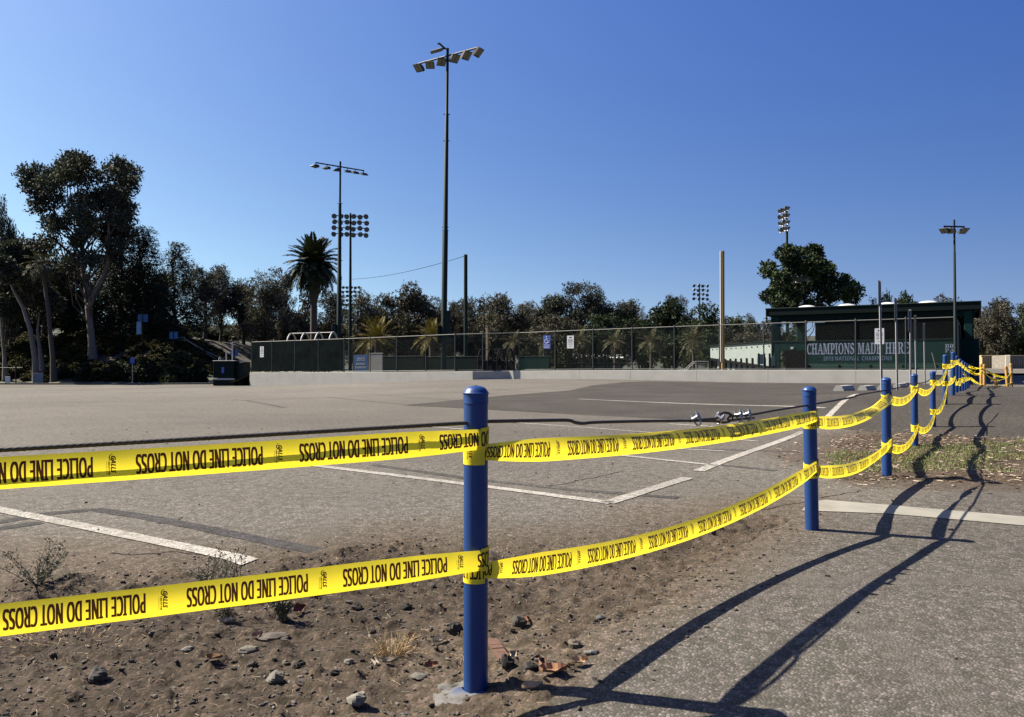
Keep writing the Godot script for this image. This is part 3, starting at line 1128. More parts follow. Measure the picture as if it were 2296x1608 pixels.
func lot_color(x: float, d: float) -> Color:
	var n1 := noise.get_noise_2d(x * 3.0, d * 3.0)
	var n2 := noise.get_noise_2d(x * 0.8 + 300.0, d * 0.5)
	var n3 := noise.get_noise_2d(x * 12.0 + 50.0, d * 12.0)
	var v := 1.0 + 0.14 * n1 + 0.34 * n2 + 0.10 * n3
	var c := Vector3(0.238, 0.226, 0.204) * v
	# the footpath on the right of the posts is a darker, bluer surface
	var side := (x + 0.11) * 0.76 - (d - 2.48) * 0.65
	var path := smoothstep(-0.02, 0.35, side) * (1.0 - smoothstep(9.0, 12.0, d))
	c = c.lerp(Vector3(0.184, 0.175, 0.160) * (1.0 + 0.12 * n1 + 0.08 * n3), path)
	# soil trodden out of the planting strip
	if d > 0.6 and d < 8.0 and absf(x) < 5.0:
		var q := poly_dist(dirt_poly, Vector2(x, d))
		var soil := smoothstep(-0.9, 0.05, q + 0.5 * n1 + 0.25 * n3) * 0.75 * (1.0 - path * smoothstep(0.02, -0.12, q))
		c = c.lerp(Vector3(0.150, 0.118, 0.084) * (1.0 + 0.2 * n3), soil)
	if d > 6.0 and d < 20.0 and x > 2.5:
		var q := poly_dist(mulch_poly, Vector2(x, d))
		c = c.lerp(Vector3(0.13, 0.10, 0.072), smoothstep(-0.8, 0.1, q + 0.5 * n1) * 0.7)
	return Color(c.x, c.y, c.z)

func build_ground() -> void:
	var b := MB.new()
	var w := gx.size()
	for j in gd.size():
		for i in w:
			var x := gx[i]
			var d := gd[j]
			var i0 := maxi(i - 1, 0)
			var i1 := mini(i + 1, w - 1)
			var j0 := maxi(j - 1, 0)
			var j1 := mini(j + 1, gd.size() - 1)
			var sx := (gh[j * w + i1] - gh[j * w + i0]) / (gx[i1] - gx[i0])
			var sd := (gh[j1 * w + i] - gh[j0 * w + i]) / (gd[j1] - gd[j0])
			b.col = lot_color(x, d)
			b.vert(Vector3(x, gh[j * w + i], -d), Vector3(-sx, 1, sd).normalized(), Vector2(x, d))
	for j in gd.size() - 1:
		for i in w - 1:
			var a := j * w + i
			b.ix.append(a); b.ix.append(a + w); b.ix.append(a + 1)
			b.ix.append(a + 1); b.ix.append(a + w); b.ix.append(a + w + 1)
	setting("parking_lot_asphalt", b, M.lot)
	# the newer, darker paving
	var dark := PackedVector2Array()
	for q in [[902, 909], [1095, 919], [1400, 935], [1640, 946], [1840, 956], [1905, 964], [1960, 968], [2060, 971], [2130, 976], [2290, 992], [2420, 1000], [2420, 935], [2330, 893]]:
		dark.append(gp(q[0], q[1]))
	for q in [Vector2(26, 36), Vector2(20.2, 37.1), Vector2(12.6, 41.7), Vector2(7.5, 45.0)]:
		dark.append(q)
	for q in [[1395, 857.5], [1330, 864], [1275, 876], [1100, 890]]:
		dark.append(gp(q[0], q[1]))
	b = MB.new()
	sheet(b, dark, 0.003, Color(0.118, 0.111, 0.101), 0.35)
	setting("repaved_asphalt", b, M.path)
	# blacked-out old markings and sealed joints
	b = MB.new()
	var seal := Color(0.098, 0.097, 0.099)
	for q in [[[-40, 1178], [110, 1152], [185, 1146], [215, 1143], [330, 1160], [480, 1190], [640, 1222], [720, 1240]], [[-60, 1195], [40, 1180], [90, 1172]]]:
		stripe(b, pixel_line(q), 0.105, 0.002, seal, 0.012, 0.3)
	for q in [[[838, 1043], [1060, 1075], [1300, 1100], [1520, 1117]], [[1290, 985], [1480, 1005], [1840, 1015]], [[1220, 1004], [1500, 1033], [1665, 1048], [1740, 1056]]]:
		stripe(b, pixel_line(q), 0.09, 0.002, Color(0.125, 0.122, 0.118), 0.006, 0.3)
	for q in [[[552, 898], [590, 905], [640, 915]], [[520, 897], [552, 898]]]:
		stripe(b, pixel_line(q), 0.14, 0.002, Color(0.14, 0.135, 0.128), 0.02, 0.3)
	setting("sealed_stripe_marking", b, M.lot)
	b = MB.new()
	for q in [[[0, 905], [520, 898], [800, 890], [1090, 876], [1300, 862]], [[735, 891], [905, 907]], [[830, 885], [1020, 898], [1040, 902]], [[1010, 879], [1300, 896]], [[1100, 874], [1390, 884]], [[1190, 870], [1420, 872]]]:
		stripe(b, pixel_line(q), 0.09, 0.002, Color(0.145, 0.138, 0.125), 0.01, 0.3)
	for q in [[[1218, 1090], [1260, 1086], [1300, 1076], [1350, 1068], [1400, 1058]], [[1660, 1160], [1720, 1142], [1780, 1130], [1806, 1126]], [[1850, 1118], [1890, 1108], [1930, 1100]], [[350, 1175], [395, 1168], [410, 1160]], [[250, 1240], [300, 1246], [380, 1238], [470, 1247]]]:
		stripe(b, pixel_line(q), 0.009, 0.0015, Color(0.035, 0.032, 0.028), 0.007, 0.3, 0.05)
	setting("crack_lines", b, M.lot)
	# white paint
	b = MB.new()
	var white := Color(0.56, 0.55, 0.515)
	for q in [[[-60, 1131], [0, 1144], [560, 1262]], [[690, 1043], [1372, 1129]], [[1362, 1129], [1543, 1072]], [[1566, 1057], [1800, 968]], [[1840, 949], [1922, 884]], [[1840, 951], [1922, 884]]]:
		if q[0][0] == 1840 and q[0][1] == 951: continue
		stripe(b, pixel_line(q), 0.10, 0.0045, white, 0.007, 0.3)
	for q in [[[1110, 945], [1390, 965], [1700, 990]], [[1330, 1015], [1480, 1031], [1612, 1045]], [[1480, 1005], [1625, 1012]], [[1298, 895], [1480, 903], [1850, 915]], [[1500, 951], [1700, 964], [1760, 968]], [[920, 955], [1000, 960], [1040, 963]]]:
		stripe(b, pixel_line(q), 0.085, 0.0045, white, 0.006, 0.3)
	setting("painted_stall_lines", b, M.paint_line)
	# the concrete strip across the path
	b = MB.new()
	var conc := PackedVector2Array()
	for q in [[1798, 1146], [1812, 1127], [1850, 1122], [2300, 1160], [2700, 1195], [2700, 1222], [2300, 1180], [1990, 1153]]:
		conc.append(gp(q[0], q[1]))
	sheet(b, conc, 0.004, Color(1, 1, 1), 0.1)
	setting("concrete_strip_paving", b, M.concrete_strip)

func pixel_line(q: Array) -> Array:
	var a := []
	for p in q:
		a.append(gp(p[0], p[1]))
	return a

func beyond(x: float, d: float) -> float:
	# the ballfield stands level with the top of the wall; the bank on the left runs down to the lot
	var up := 0.62 + 0.0 * d
	var left := smoothstep(-20.0, -24.0, x)
	var low := lerpf(-0.55, 0.62, smoothstep(76.0, 96.0, d))
	var far := 12.0 * smoothstep(125.0, 300.0, d)
	return lerpf(up, low, left) + far

func bank(x: float, d: float) -> float:
	var in_x := smoothstep(-29.5, -39.0, x)
	var rise := smoothstep(77.0, 91.0, d)
	return in_x * rise * (3.6 + 0.9 * noise.get_noise_2d(x * 1.3, d * 1.3) + 0.5 * exp(-pow((x + 42.0) / 5.0, 2.0)))

func wall_line(x: float) -> float:
	# metres ahead of the wall's face at x
	if x < wall_b.x: return lerpf(wall_a.y, wall_b.y, (x - wall_a.x) / (wall_b.x - wall_a.x))
	if x < wall_c.x: return wall_b.y
	return lerpf(wall_c.y, wall_d.y, (x - wall_c.x) / (wall_d.x - wall_c.x))

func build_far_land() -> void:
	var b := MB.new()
	var xs := []
	var x := -420.0
	while x <= 420.0:
		xs.append(x)
		x += 1.5 if absf(x) < 75 else 15.0
	var ds := []
	var d := 38.0
	while d < 900.0:
		ds.append(d)
		d += 1.2 if d < 110 else maxf(6.0, d * 0.06)
	for j in ds.size() - 1:
		for i in xs.size() - 1:
			var cx: float = (xs[i] + xs[i + 1]) / 2
			var cd: float = (ds[j] + ds[j + 1]) / 2
			if cx > wall_a.x - 1.5 and cx < 20.0 and ds[j] < maxf(wall_line(clampf(xs[i], -20.9, 20.4)), wall_line(clampf(xs[i + 1], -20.9, 20.4))) + 0.05: continue
			if cx <= wall_a.x - 1.5 and cd < 75.6: continue
			if cx >= 20.0 and cd < 74.0 and (cx > 20.4 + (cd - 37.8) * 0.57): continue
			if cx >= 20.0 and cd < 38.6: continue
			var q := []
			for e in [[i, j], [i + 1, j], [i + 1, j + 1], [i, j + 1]]:
				var px: float = xs[e[0]]
				var pd: float = ds[e[1]]
				q.append(Vector3(px, beyond(px, pd) + bank(px, pd), -pd))
			var n1 := noise.get_noise_2d(cx * 2.0, cd * 2.0)
			var k := clampf(0.5 + n1, 0.0, 1.0)
			var c := Vector3(0.022, 0.024, 0.012).lerp(Vector3(0.085, 0.060, 0.032), k * k * k) if bank(cx, cd) > 0.2 else Vector3(0.06, 0.075, 0.03).lerp(Vector3(0.12, 0.11, 0.06), k)
			if cd > 125.0: c = Vector3(0.03, 0.032, 0.018)
			b.col = Color(c.x, c.y, c.z)
			b.quad(q[0], q[1], q[2], q[3])
	setting("field_terrain", b, M.field)
	# turf edge at the far side of the lot
	b = MB.new()
	var v := PackedVector2Array([Vector2(-74, 73.6), Vector2(-22.5, 73.2), Vector2(-22.5, 77.5), Vector2(-74, 77.5)])
	sheet(b, v, 0.03, Color(0.055, 0.07, 0.025), 0.6)
	setting("grass_verge", b, M.field)
	b = MB.new()
	for k in 34:
		var xx := -73.0 + k * 1.5
		var p := g3(xx, 73.5)
		b.box(Transform3D(Basis(), p + Vector3(0, 0.03, 0)), Vector3(1.48, 0.22, 0.15), 0.02)
	setting("lot_edge_kerb", b, M.kerb)

func build_wall_and_fence() -> void:
	# retaining wall, a section at a time between its joints
	var wall := thing("concrete_retaining_wall", "pale concrete retaining wall along the far side of the lot, under the long fence", "wall", Vector3.ZERO)
	var cuts := [[-20.9, -16.5, -11.6, -7.0, -2.54], [-2.54, -0.23], [-0.23, 4.1, 6.9, 10.2, 13.4, 16.9, 20.4]]
	for run in cuts:
		for k in run.size() - 1:
			var x0: float = run[k]
			var x1: float = run[k + 1]
			var p := [Vector2(x0, wall_at(x0, x1)), Vector2(x1, wall_at(x1, x0))]
			var t: Vector2 = (p[1] - p[0]).normalized()
			var nn := Vector2(-t.y, t.x)
			if nn.y < 0: nn = -nn
			p[0] += t * 0.006
			p[1] -= t * 0.006
			var b := MB.new()
			var face := []
			for e in 2:
				var q: Vector2 = p[e]
				var top := wall_top(q.x)
				face.append([Vector3(q.x, ground(q.x, q.y) - 0.4, -q.y), Vector3(q.x, top - 0.015, -q.y), Vector3(q.x + nn.x * 0.015, top, -q.y - nn.y * 0.015), Vector3(q.x + nn.x * 0.3, top, -q.y - nn.y * 0.3), Vector3(q.x + nn.x * 0.3, top - 1.6, -q.y - nn.y * 0.3)])
			for m in 4:
				b.quad(face[0][m], face[1][m], face[1][m + 1], face[0][m + 1])
			b.quad(face[0][0], face[0][1], face[0][3], face[0][4])
			b.quad(face[1][4], face[1][3], face[1][1], face[1][0])
			part("wall_section", b, M.concrete, wall)
	# the wall and fence turn the corner and run back beside the road
	var u := Vector2(0.495, 0.869)
	var side_wall := thing("return_wall", "shaded end of the concrete wall turning back behind the row of blue posts", "wall", Vector3.ZERO)
	for k in 4:
		var a := wall_d + u * (0.01 + k * 5.0)
		var z := wall_d + u * (4.99 + k * 5.0)
		var b := MB.new()
		var m := (a + z) / 2.0
		b.box(Transform3D(Basis(Vector3.UP, atan2(u.x, u.y) * -1.0), Vector3(m.x - 0.15, 0.2, -m.y)), Vector3(0.3, 1.26, 4.97), 0.015)
		part("wall_section", b, M.concrete, side_wall)
	# chain-link fence
	var H := 2.44
	var line := fence_points()
	var f := thing("chain_link_fence", "long dark chain-link fence on top of the concrete wall, screened at its left end", "fence", Vector3.ZERO)
	var pb := MB.new()
	pb.lathe(Transform3D(), [Vector2(0.036, 0), Vector2(0.036, H + 0.03), Vector2(0.045, H + 0.03), Vector2(0.03, H + 0.09), Vector2(0, H + 0.1)], 8)
	var pm := pb.mesh(M.fence_metal)
	for q in line:
		put("post", pm, f).position = Vector3(q.x, wall_top(q.x), -q.y)
	for k in line.size() - 1:
		fence_bay(f, line[k], line[k + 1], wall_top(line[k].x), wall_top(line[k + 1].x), H, k < 4)
	var g := thing("side_fence", "green screened fence running back from the corner beside the blue posts", "fence", Vector3.ZERO)
	for k in 8:
		var a := wall_d + u * 2.44 * k
		put("post", pm, g).position = Vector3(a.x, 0.83, -a.y)
		if k < 7:
			fence_bay(g, a, a + u * 2.44, 0.83, 0.83, H, k > 1)

func wall_at(x: float, other: float) -> float:
	if absf(x - wall_b.x) < 0.01 : return wall_b.y
	if absf(x - wall_c.x) < 0.01 and other < x: return wall_b.y
	return wall_line(x)

func wall_top(x: float) -> float:
	return 0.60 + 0.24 * smoothstep(-22.0, 12.0, x)

func fence_points() -> Array:
	# foot of each fence post: x, metres ahead
	var a := []
	var back := Vector2(0.06, 0.14)
	for px in [561.0, 607.0, 658.0, 711.0, 769.0, 827.0, 887.0, 952.0, 1018.0]:
		a.append(hit_line(px, wall_a, wall_b) + back)
	a.append(Vector2(-1.9, 53.45))
	for px in [1162.0, 1243.0, 1328.0, 1416.0, 1511.0, 1612.5, 1712.0, 1807.0, 1919.0, 2032.0, 2142.0]:
		a.append(hit_line(px, wall_c, wall_d) + back)
	return a

func hit_line(px: float, a: Vector2, b: Vector2) -> Vector2:
	var q := (px - 1148.0) / FOCAL
	var t := (q * a.y - a.x) / ((b.x - a.x) - q * (b.y - a.y))
	return a.lerp(b, t)

func fence_bay(f: Node, a: Vector2, z: Vector2, ya: float, yz: float, H: float, screened: bool) -> void:
	var p := Vector3(a.x, ya, -a.y)
	var q := Vector3(z.x, yz, -z.y)
	var t := (q - p)
	var ln := t.length()
	var ex := t / ln
	var b := MB.new()
	b.tube([p + Vector3(0, H, 0), q + Vector3(0, H, 0)], [0.026], 6, false)
	part("top_rail", b, M.rail_grey, f)
	b = MB.new()
	b.tube([p + Vector3(0, 0.07, 0), q + Vector3(0, 0.07, 0)], [0.02], 6, false)
	part("bottom_rail", b, M.fence_metal, f)
	# the woven wires
	b = MB.new()
	var gap := 0.115
	var h0 := 0.06
	var hh := H - h0
	var nz := ex.cross(Vector3.UP).normalized() * -1.0
	for dirn in [1.0, -1.0]:
		var s := -hh + fmod(ln, gap) * 0.0
		while s < ln:
			var x0 := s
			var y0 := 0.0
			var x1 := s + hh
			var y1 := hh
			if x0 < 0.0: y0 = -x0; x0 = 0.0
			if x1 > ln: y1 = hh - (x1 - ln); x1 = ln
			if x1 - x0 > 0.02:
				var fy0 := y0 if dirn > 0 else hh - y0
				var fy1 := y1 if dirn > 0 else hh - y1
				var A := p + ex * x0 + Vector3(0, h0 + fy0, 0) + nz * 0.035
				var B := p + ex * x1 + Vector3(0, h0 + fy1, 0) + nz * 0.035
				var w := (B - A).normalized().cross(nz) * 0.0038
				b.quad(A - w, B - w, B + w, A + w)
				b.quad(A - nz * 0.0038, B - nz * 0.0038, B + nz * 0.0038, A + nz * 0.0038)
			s += gap
	part("wire_mesh", b, M.wire, f)
	if screened:
		b = MB.new()
		var segs := 9
		for i in segs:
			for j in 5:
				var c := []
				for e in [[i, j], [i + 1, j], [i + 1, j + 1], [i, j + 1]]:
					var fx := float(e[0]) / segs
					var fy := float(e[1]) / 5.0
					c.append(p.lerp(q, 0.01 + 0.98 * fx) + Vector3(0, 0.1 + (H - 0.13) * fy, 0) + nz * (-0.02 + 0.03 * noise.get_noise_2d(fx * 30.0 + p.x * 9.0, fy * 30.0)))
				b.quad(c[0], c[1], c[2], c[3])
		part("privacy_screen", b, M.screen, f)

func words(called: String, text: String, t: Transform3D, size: Vector2, m: Material, parent: Node, serif := false, weight := 700) -> void:
	# raised letters on a sign: t's origin is the middle of the lettering
	var font := SystemFont.new()
	font.font_names = PackedStringArray(["Droid Serif" if serif else "Droid Sans"])
	font.font_weight = weight
	var tm := TextMesh.new()
	tm.text = text
	tm.font = font
	tm.font_size = 48
	tm.pixel_size = 0.01
	tm.depth = 0.04
	tm.curve_step = 2.0
	var arr := tm.get_mesh_arrays()
	var v: PackedVector3Array = arr[Mesh.ARRAY_VERTEX]
	var lo := Vector3(1e9, 1e9, 1e9)
	var hi := -lo
	for p in v:
		lo = lo.min(p); hi = hi.max(p)
	var mid := (lo + hi) / 2.0
	var sc := Vector3(size.x / (hi.x - lo.x), size.y / (hi.y - lo.y), 0.006 / maxf(hi.z - lo.z, 0.001))
	var out := PackedVector3Array()
	for p in v:
		out.append(t * ((p - mid) * sc))
	var nn: PackedVector3Array = arr[Mesh.ARRAY_NORMAL]
	for k in nn.size():
		nn[k] = (t.basis * nn[k]).normalized()
	arr[Mesh.ARRAY_VERTEX] = out
	arr[Mesh.ARRAY_NORMAL] = nn
	arr[Mesh.ARRAY_TANGENT] = null
	var am := ArrayMesh.new()
	am.add_surface_from_arrays(Mesh.PRIMITIVE_TRIANGLES, arr)
	am.surface_set_material(0, m)
	put(called, am, parent)

func plate(w: float, h: float, t := 0.004, r := 0.03) -> PackedVector2Array:
	var a := PackedVector2Array()
	for c in [[1, 1, 0.0], [-1, 1, 0.5], [-1, -1, 1.0], [1, -1, 1.5]]:
		for k in 4:
			var g: float = PI * (float(c[2]) + k / 6.0)
			a.append(Vector2(c[0] * (w / 2 - r) + cos(g) * r, c[1] * (h / 2 - r) + sin(g) * r))
	return a

func rows_of_print(parent: Node, w: float, h: float, z: float, lines: Array, m: Material) -> void:
	# the rows of small print on a notice: [height from the middle, length, thickness]
	for l in lines:
		var b := MB.new()
		b.box(Transform3D(Basis(), Vector3(0, float(l[0]) * h, z)), Vector3(float(l[1]) * w, float(l[2]) * h, 0.003))
		part("print_line", b, m, parent)

func notice(label: String, px: float, py: float, w: float, h: float, d: float, blue: bool, turn: float) -> void:
	var o := thing("notice_sign", label, "sign", at(px, py, d))
	o.rotation.y = turn
	var b := MB.new()
	b.prism(Transform3D(), plate(w, h, 0.004, 0.05 * w), 0.006)
	part("panel", b, M.sign_blue if blue else M.sign_white, o)
	b = MB.new()
	b.box(Transform3D(Basis(), Vector3(0, 0, -0.03)), Vector3(0.05, h * 0.9, 0.04))
	part("bracket", b, M.galv, o)
	if blue:
		# the wheelchair symbol
		var s := MB.new()
		s.lathe(Transform3D(Basis(), Vector3(-0.02 * w, 0.38 * h, 0.006)), [Vector2(0, -0.045 * h), Vector2(0.03 * h, -0.035 * h), Vector2(0.045 * h, 0), Vector2(0.03 * h, 0.035 * h), Vector2(0, 0.045 * h)], 8)
		var path := [Vector3(-0.02, 0.32, 0), Vector3(-0.01, 0.14, 0), Vector3(0.17, 0.13, 0), Vector3(0.26, -0.04, 0), Vector3(0.34, -0.02, 0)]
		var pts := []
		for p in path: pts.append(Vector3(p.x * w, p.y * h, 0.006))
		s.tube(pts, [0.045 * w], 6)
		s.tube([Vector3(-0.01 * w, 0.24 * h, 0.006), Vector3(0.16 * w, 0.23 * h, 0.006)], [0.035 * w], 6)
		var arc := []
		for k in 15:
			var a := deg_to_rad(130.0 + k * 15.5)
			arc.append(Vector3((-0.02 + 0.24 * cos(a)) * w, 0.06 * h + 0.24 * w * sin(a), 0.006))
		s.tube(arc, [0.038 * w], 6)
		part("wheelchair_symbol", s, M.white, o)
		rows_of_print(o, w, h, 0.005, [[-0.22, 0.75, 0.05], [-0.31, 0.7, 0.05], [-0.41, 0.78, 0.06]], M.letter_pale)
	else:
		rows_of_print(o, w, h, 0.005, [[0.36, 0.35, 0.1], [0.2, 0.74, 0.025], [0.12, 0.7, 0.025], [0.04, 0.74, 0.025], [-0.05, 0.55, 0.025], [-0.16, 0.72, 0.03], [-0.32, 0.4, 0.03]], M.ink)

func build_pavilion() -> void:
	# x along the front, z towards the camera; foot at the front's left corner
	var e := Vector3(0.869, 0, 0.495)
	var back := Vector3(0.495, 0, -0.869)
	var fl := Vector3(0.3156 * 50.8, 0.62, -50.8)
	var o := thing("batting_pavilion", "dark green open-fronted building with a flat roof and lettered front panel", "building", fl)
	o.basis = Basis(e, Vector3.UP, -back)
	var L := 11.0
	var D := 8.0
	var top := 4.6 - 0.62
	var b := MB.new()
	b.box(Transform3D(Basis(), Vector3(L / 2, top - 0.05, -D / 2)), Vector3(L + 0.5, 0.1, D + 0.5), 0.02)
	var roof := part("roof", b, M.green_dark, o)
	b = MB.new()
	b.box(Transform3D(Basis(), Vector3(L / 2, top - 0.24, 0.25)), Vector3(L + 0.56, 0.42, 0.12), 0.03)
	part("fascia", b, M.green_dark, roof)
	b = MB.new()
	b.box(Transform3D(Basis(), Vector3(L / 2, top - 0.005, 0.315)), Vector3(L + 0.6, 0.07, 0.07), 0.02)
	part("gutter", b, M.green_steel, roof)
	b = MB.new()
	b.box(Transform3D(Basis(), Vector3(L / 2, top - 0.24, -D - 0.25)), Vector3(L + 0.5, 0.42, 0.1), 0.02)
	part("rear_fascia", b, M.green_dark, roof)
	for s in [-0.2, L + 0.2]:
		b = MB.new()
		b.box(Transform3D(Basis(), Vector3(s, top - 0.26, -D / 2)), Vector3(0.12, 0.4, D + 0.4), 0.02)
		part("side_fascia", b, M.green_dark, roof)
	for x in [1.9, 4.2, 6.45, 8.6]:
		b = MB.new()
		var prof := []
		for k in 8:
			var a := PI / 2 * k / 7.0
			prof.append(Vector2(0.62 * cos(a), 0.24 * sin(a)))
		b.lathe(Transform3D(Basis(), Vector3(x, top, -1.2)), [Vector2(0.66, 0.0), Vector2(0.66, 0.06)] + prof, 18)
		part("skylight", b, M.skylight, roof)
	b = MB.new()
	b.box(Transform3D(Basis(), Vector3(L / 2, top - 0.62, 0.0)), Vector3(L, 0.35, 0.25), 0.02)
	part("lintel_beam", b, M.green_dark, o)
	for k in 6:
		b = MB.new()
		b.box(Transform3D(Basis(), Vector3(0.9 + k * 1.85, top - 0.27, -D / 2)), Vector3(0.16, 0.3, D - 0.1))
		part("rafter", b, M.black, o)
	for x in [0.3, L - 0.35]:
		for z in [-0.05, -D + 0.2]:
			b = MB.new()
			b.box(Transform3D(Basis(), Vector3(x, (top - 0.45) / 2 - 0.1, z)), Vector3(0.42, top - 0.45 + 0.2, 0.38), 0.03)
			part("column", b, M.green_panel, o)
	b = MB.new()
	b.tube([Vector3(-0.22, top - 0.05, 0.3), Vector3(-0.22, top - 0.75, 0.3), Vector3(-0.1, top - 0.95, 0.25), Vector3(0.08, top - 1.0, 0.2), Vector3(0.1, 0, 0.2)], [0.045], 7)
	part("downspout", b, M.green_dark, o)
	b = MB.new()
	b.box(Transform3D(Basis(), Vector3(L / 2 + 0.9, 1.7, -D + 0.6)), Vector3(L - 2.2, 3.6, 0.15))
	part("rear_wall", b, M.black, o)
	b = MB.new()
	b.box(Transform3D(Basis(), Vector3(L / 2 + 0.9, 1.55, -2.6)), Vector3(L - 2.5, 3.3, 0.05))
	part("batting_net", b, M.black, o)
	# front panel with its doorway
	b = MB.new()
	b.box(Transform3D(Basis(), Vector3(0.28, 0.95, 0.18)), Vector3(0.5, 1.92, 0.06), 0.01)
	b.box(Transform3D(Basis(), Vector3(1.35, 1.66, 0.18)), Vector3(1.64, 0.5, 0.06), 0.01)
	b.box(Transform3D(Basis(), Vector3(2.17 + (L - 2.0) / 2, 0.95, 0.18)), Vector3(L - 2.0, 1.92, 0.06), 0.01)
	var panel := part("front_panel", b, M.green_panel, o)
	b = MB.new()
	b.box(Transform3D(Basis(), Vector3(L / 2 + 0.1, 1.94, 0.19)), Vector3(L + 0.2, 0.05, 0.1), 0.01)
	part("panel_cap", b, M.green_steel, panel)
	b = MB.new()
	b.box(Transform3D(Basis(), Vector3(1.3, 1.52, 0.26)), Vector3(0.2, 0.16, 0.16), 0.03)
	part("door_lamp", b, M.galv, panel)
	b = MB.new()
	b.box(Transform3D(Basis(), Vector3(1.4, 0.7, -0.9)), Vector3(1.5, 1.4, 0.06))
	part("inner_door", b, M.black, o)
	var face := Basis()
	words("lettering", "CHAMPIONS", Transform3D(face, Vector3(3.46, 1.47, 0.215)), Vector2(2.64, 0.66), M.letter_pale, panel, true)
	words("lettering", "MADE", Transform3D(face, Vector3(5.60, 1.47, 0.215)), Vector2(1.24, 0.66), M.letter_pale, panel, true)
	words("lettering", "HERE", Transform3D(face, Vector3(7.07, 1.47, 0.215)), Vector2(1.25, 0.66), M.letter_pale, panel, true)
	words("lettering", "2013 NATIONAL", Transform3D(face, Vector3(4.07, 0.89, 0.215)), Vector2(2.0, 0.25), M.letter_blue, panel)
	words("lettering", "CHAMPIONS", Transform3D(face, Vector3(6.0, 0.89, 0.215)), Vector2(1.6, 0.25), M.letter_blue, panel)
	words("lettering", "BRA", Transform3D(face, Vector3(9.86, 1.55, 0.215)), Vector2(0.72, 0.21), M.letter_pale, panel, true)
	words("lettering", "PAR", Transform3D(face, Vector3(9.86, 1.30, 0.215)), Vector2(0.72, 0.21), M.letter_pale, panel, true)
	# tiered bench slats in front of the panel
	var bench := thing("slatted_bleacher", "low green slatted bench rows below the lettered front panel", "bleacher", o.transform * Vector3(2.3, 0, 0.5))
	bench.basis = o.basis
	for k in 6:
		b = MB.new()
		b.box(Transform3D(Basis(), Vector3(4.3, 0.12 + k * 0.085, 0.9 - 0.14 * k)), Vector3(8.6, 0.035, 0.11), 0.008)
		part("slat", b, M.slat_green, bench)
	for k in 6:
		b = MB.new()
		b.box(Transform3D(Basis(), Vector3(0.1 + k * 1.68, 0.25, 0.5)), Vector3(0.05, 0.5, 0.9))
		part("leg", b, M.green_dark, bench)
	# the long low shed behind, running back from the left end
	var s0 := at_height(1735.0, 51.6, 0.62)
	var s1 := at_height(1594.0, 62.0, 0.62)
	var shed := thing("dugout_shed", "long low shed with a pale grey-green wall and dark posts, left of the lettered building", "shed", s0)
	var along := (s1 - s0)
	var sl := along.length()
	along /= sl
	shed.basis = Basis(along, Vector3.UP, along.cross(Vector3.UP))
	if shed.basis.z.z < 0:
		shed.basis = Basis(along, Vector3.UP, along.cross(Vector3.UP))
	var zc := 1.0 if (shed.basis * Vector3(0, 0, 1)).dot(-s0) > 0 else -1.0
	b = MB.new()
	var o1 := PackedVector2Array([Vector2(0, 0.42), Vector2(sl, 1.12), Vector2(sl, 1.98), Vector2(0, 1.98)])
	b.prism(Transform3D(Basis(), Vector3(0, 0, 0)), o1, 0.08)
	part("wall_panel", b, M.pale_green_wall, shed)
	b = MB.new()
	b.prism(Transform3D(Basis(), Vector3(0, 0, 0.02 * zc)), PackedVector2Array([Vector2(0, 0.26), Vector2(sl, 0.94), Vector2(sl, 1.11), Vector2(0, 0.41)]), 0.16)
	part("beam", b, M.black, shed)
	b = MB.new()
	b.box(Transform3D(Basis(), Vector3(sl / 2, 2.02, -zc * 1.2)), Vector3(sl + 0.2, 0.08, 2.8), 0.02)
	part("roof", b, M.green_dark, shed)
	b = MB.new()
	b.prism(Transform3D(Basis(), Vector3(0, 0, -zc * 0.35)), PackedVector2Array([Vector2(0, -0.2), Vector2(sl, -0.2), Vector2(sl, 1.1), Vector2(0, 0.4)]), 0.08)
	part("lower_wall", b, M.pale_green_wall, shed)
	b = MB.new()
	b.prism(Transform3D(Basis(), Vector3(0, 0, zc * 0.1)), PackedVector2Array([Vector2(0, -0.2), Vector2(sl, -0.2), Vector2(sl, 0.3), Vector2(0, 0.12)]), 0.1)
	part("base_rail", b, M.black, shed)
	for k in 12:
		b = MB.new()
		b.box(Transform3D(Basis(), Vector3(0.2 + k * (sl - 0.4) / 11.0, 0.35, zc * 0.05)), Vector3(0.16, 1.3, 0.14))
		part("post", b, M.black, shed)
		b = MB.new()
		b.box(Transform3D(Basis(), Vector3(0.5 + k * (sl - 1.0) / 11.0, 1.72, zc * 0.06)), Vector3(0.1, 0.1, 0.06), 0.02)
		part("wall_lamp", b, M.black, shed)

func foot_at(px: float, d: float) -> Vector3:
	var x := (px - 1148.0) / FOCAL * d
	return Vector3(x, beyond(x, d) + bank(x, d) - 0.05, -d)

func stand(px: float, top: float, width: float, d: float, kind: String, v: int, label: String, group := "", called := "") -> void:
	var f := foot_at(px, d)
	var h := at(px, top, d).y - f.y
	var nm := called if called else {"airy": "casuarina_tree", "broad": "oak_tree", "green": "leafy_tree", "euc": "eucalyptus_tree", "pine": "pine_tree", "bush": "shrub"}[kind] as String
	plant(nm, label, "tree" if kind != "bush" else "shrub", f, h, width * (1.0 if kind == "bush" else 1.3) / FOCAL * d, kind, v, px * 0.37, group)

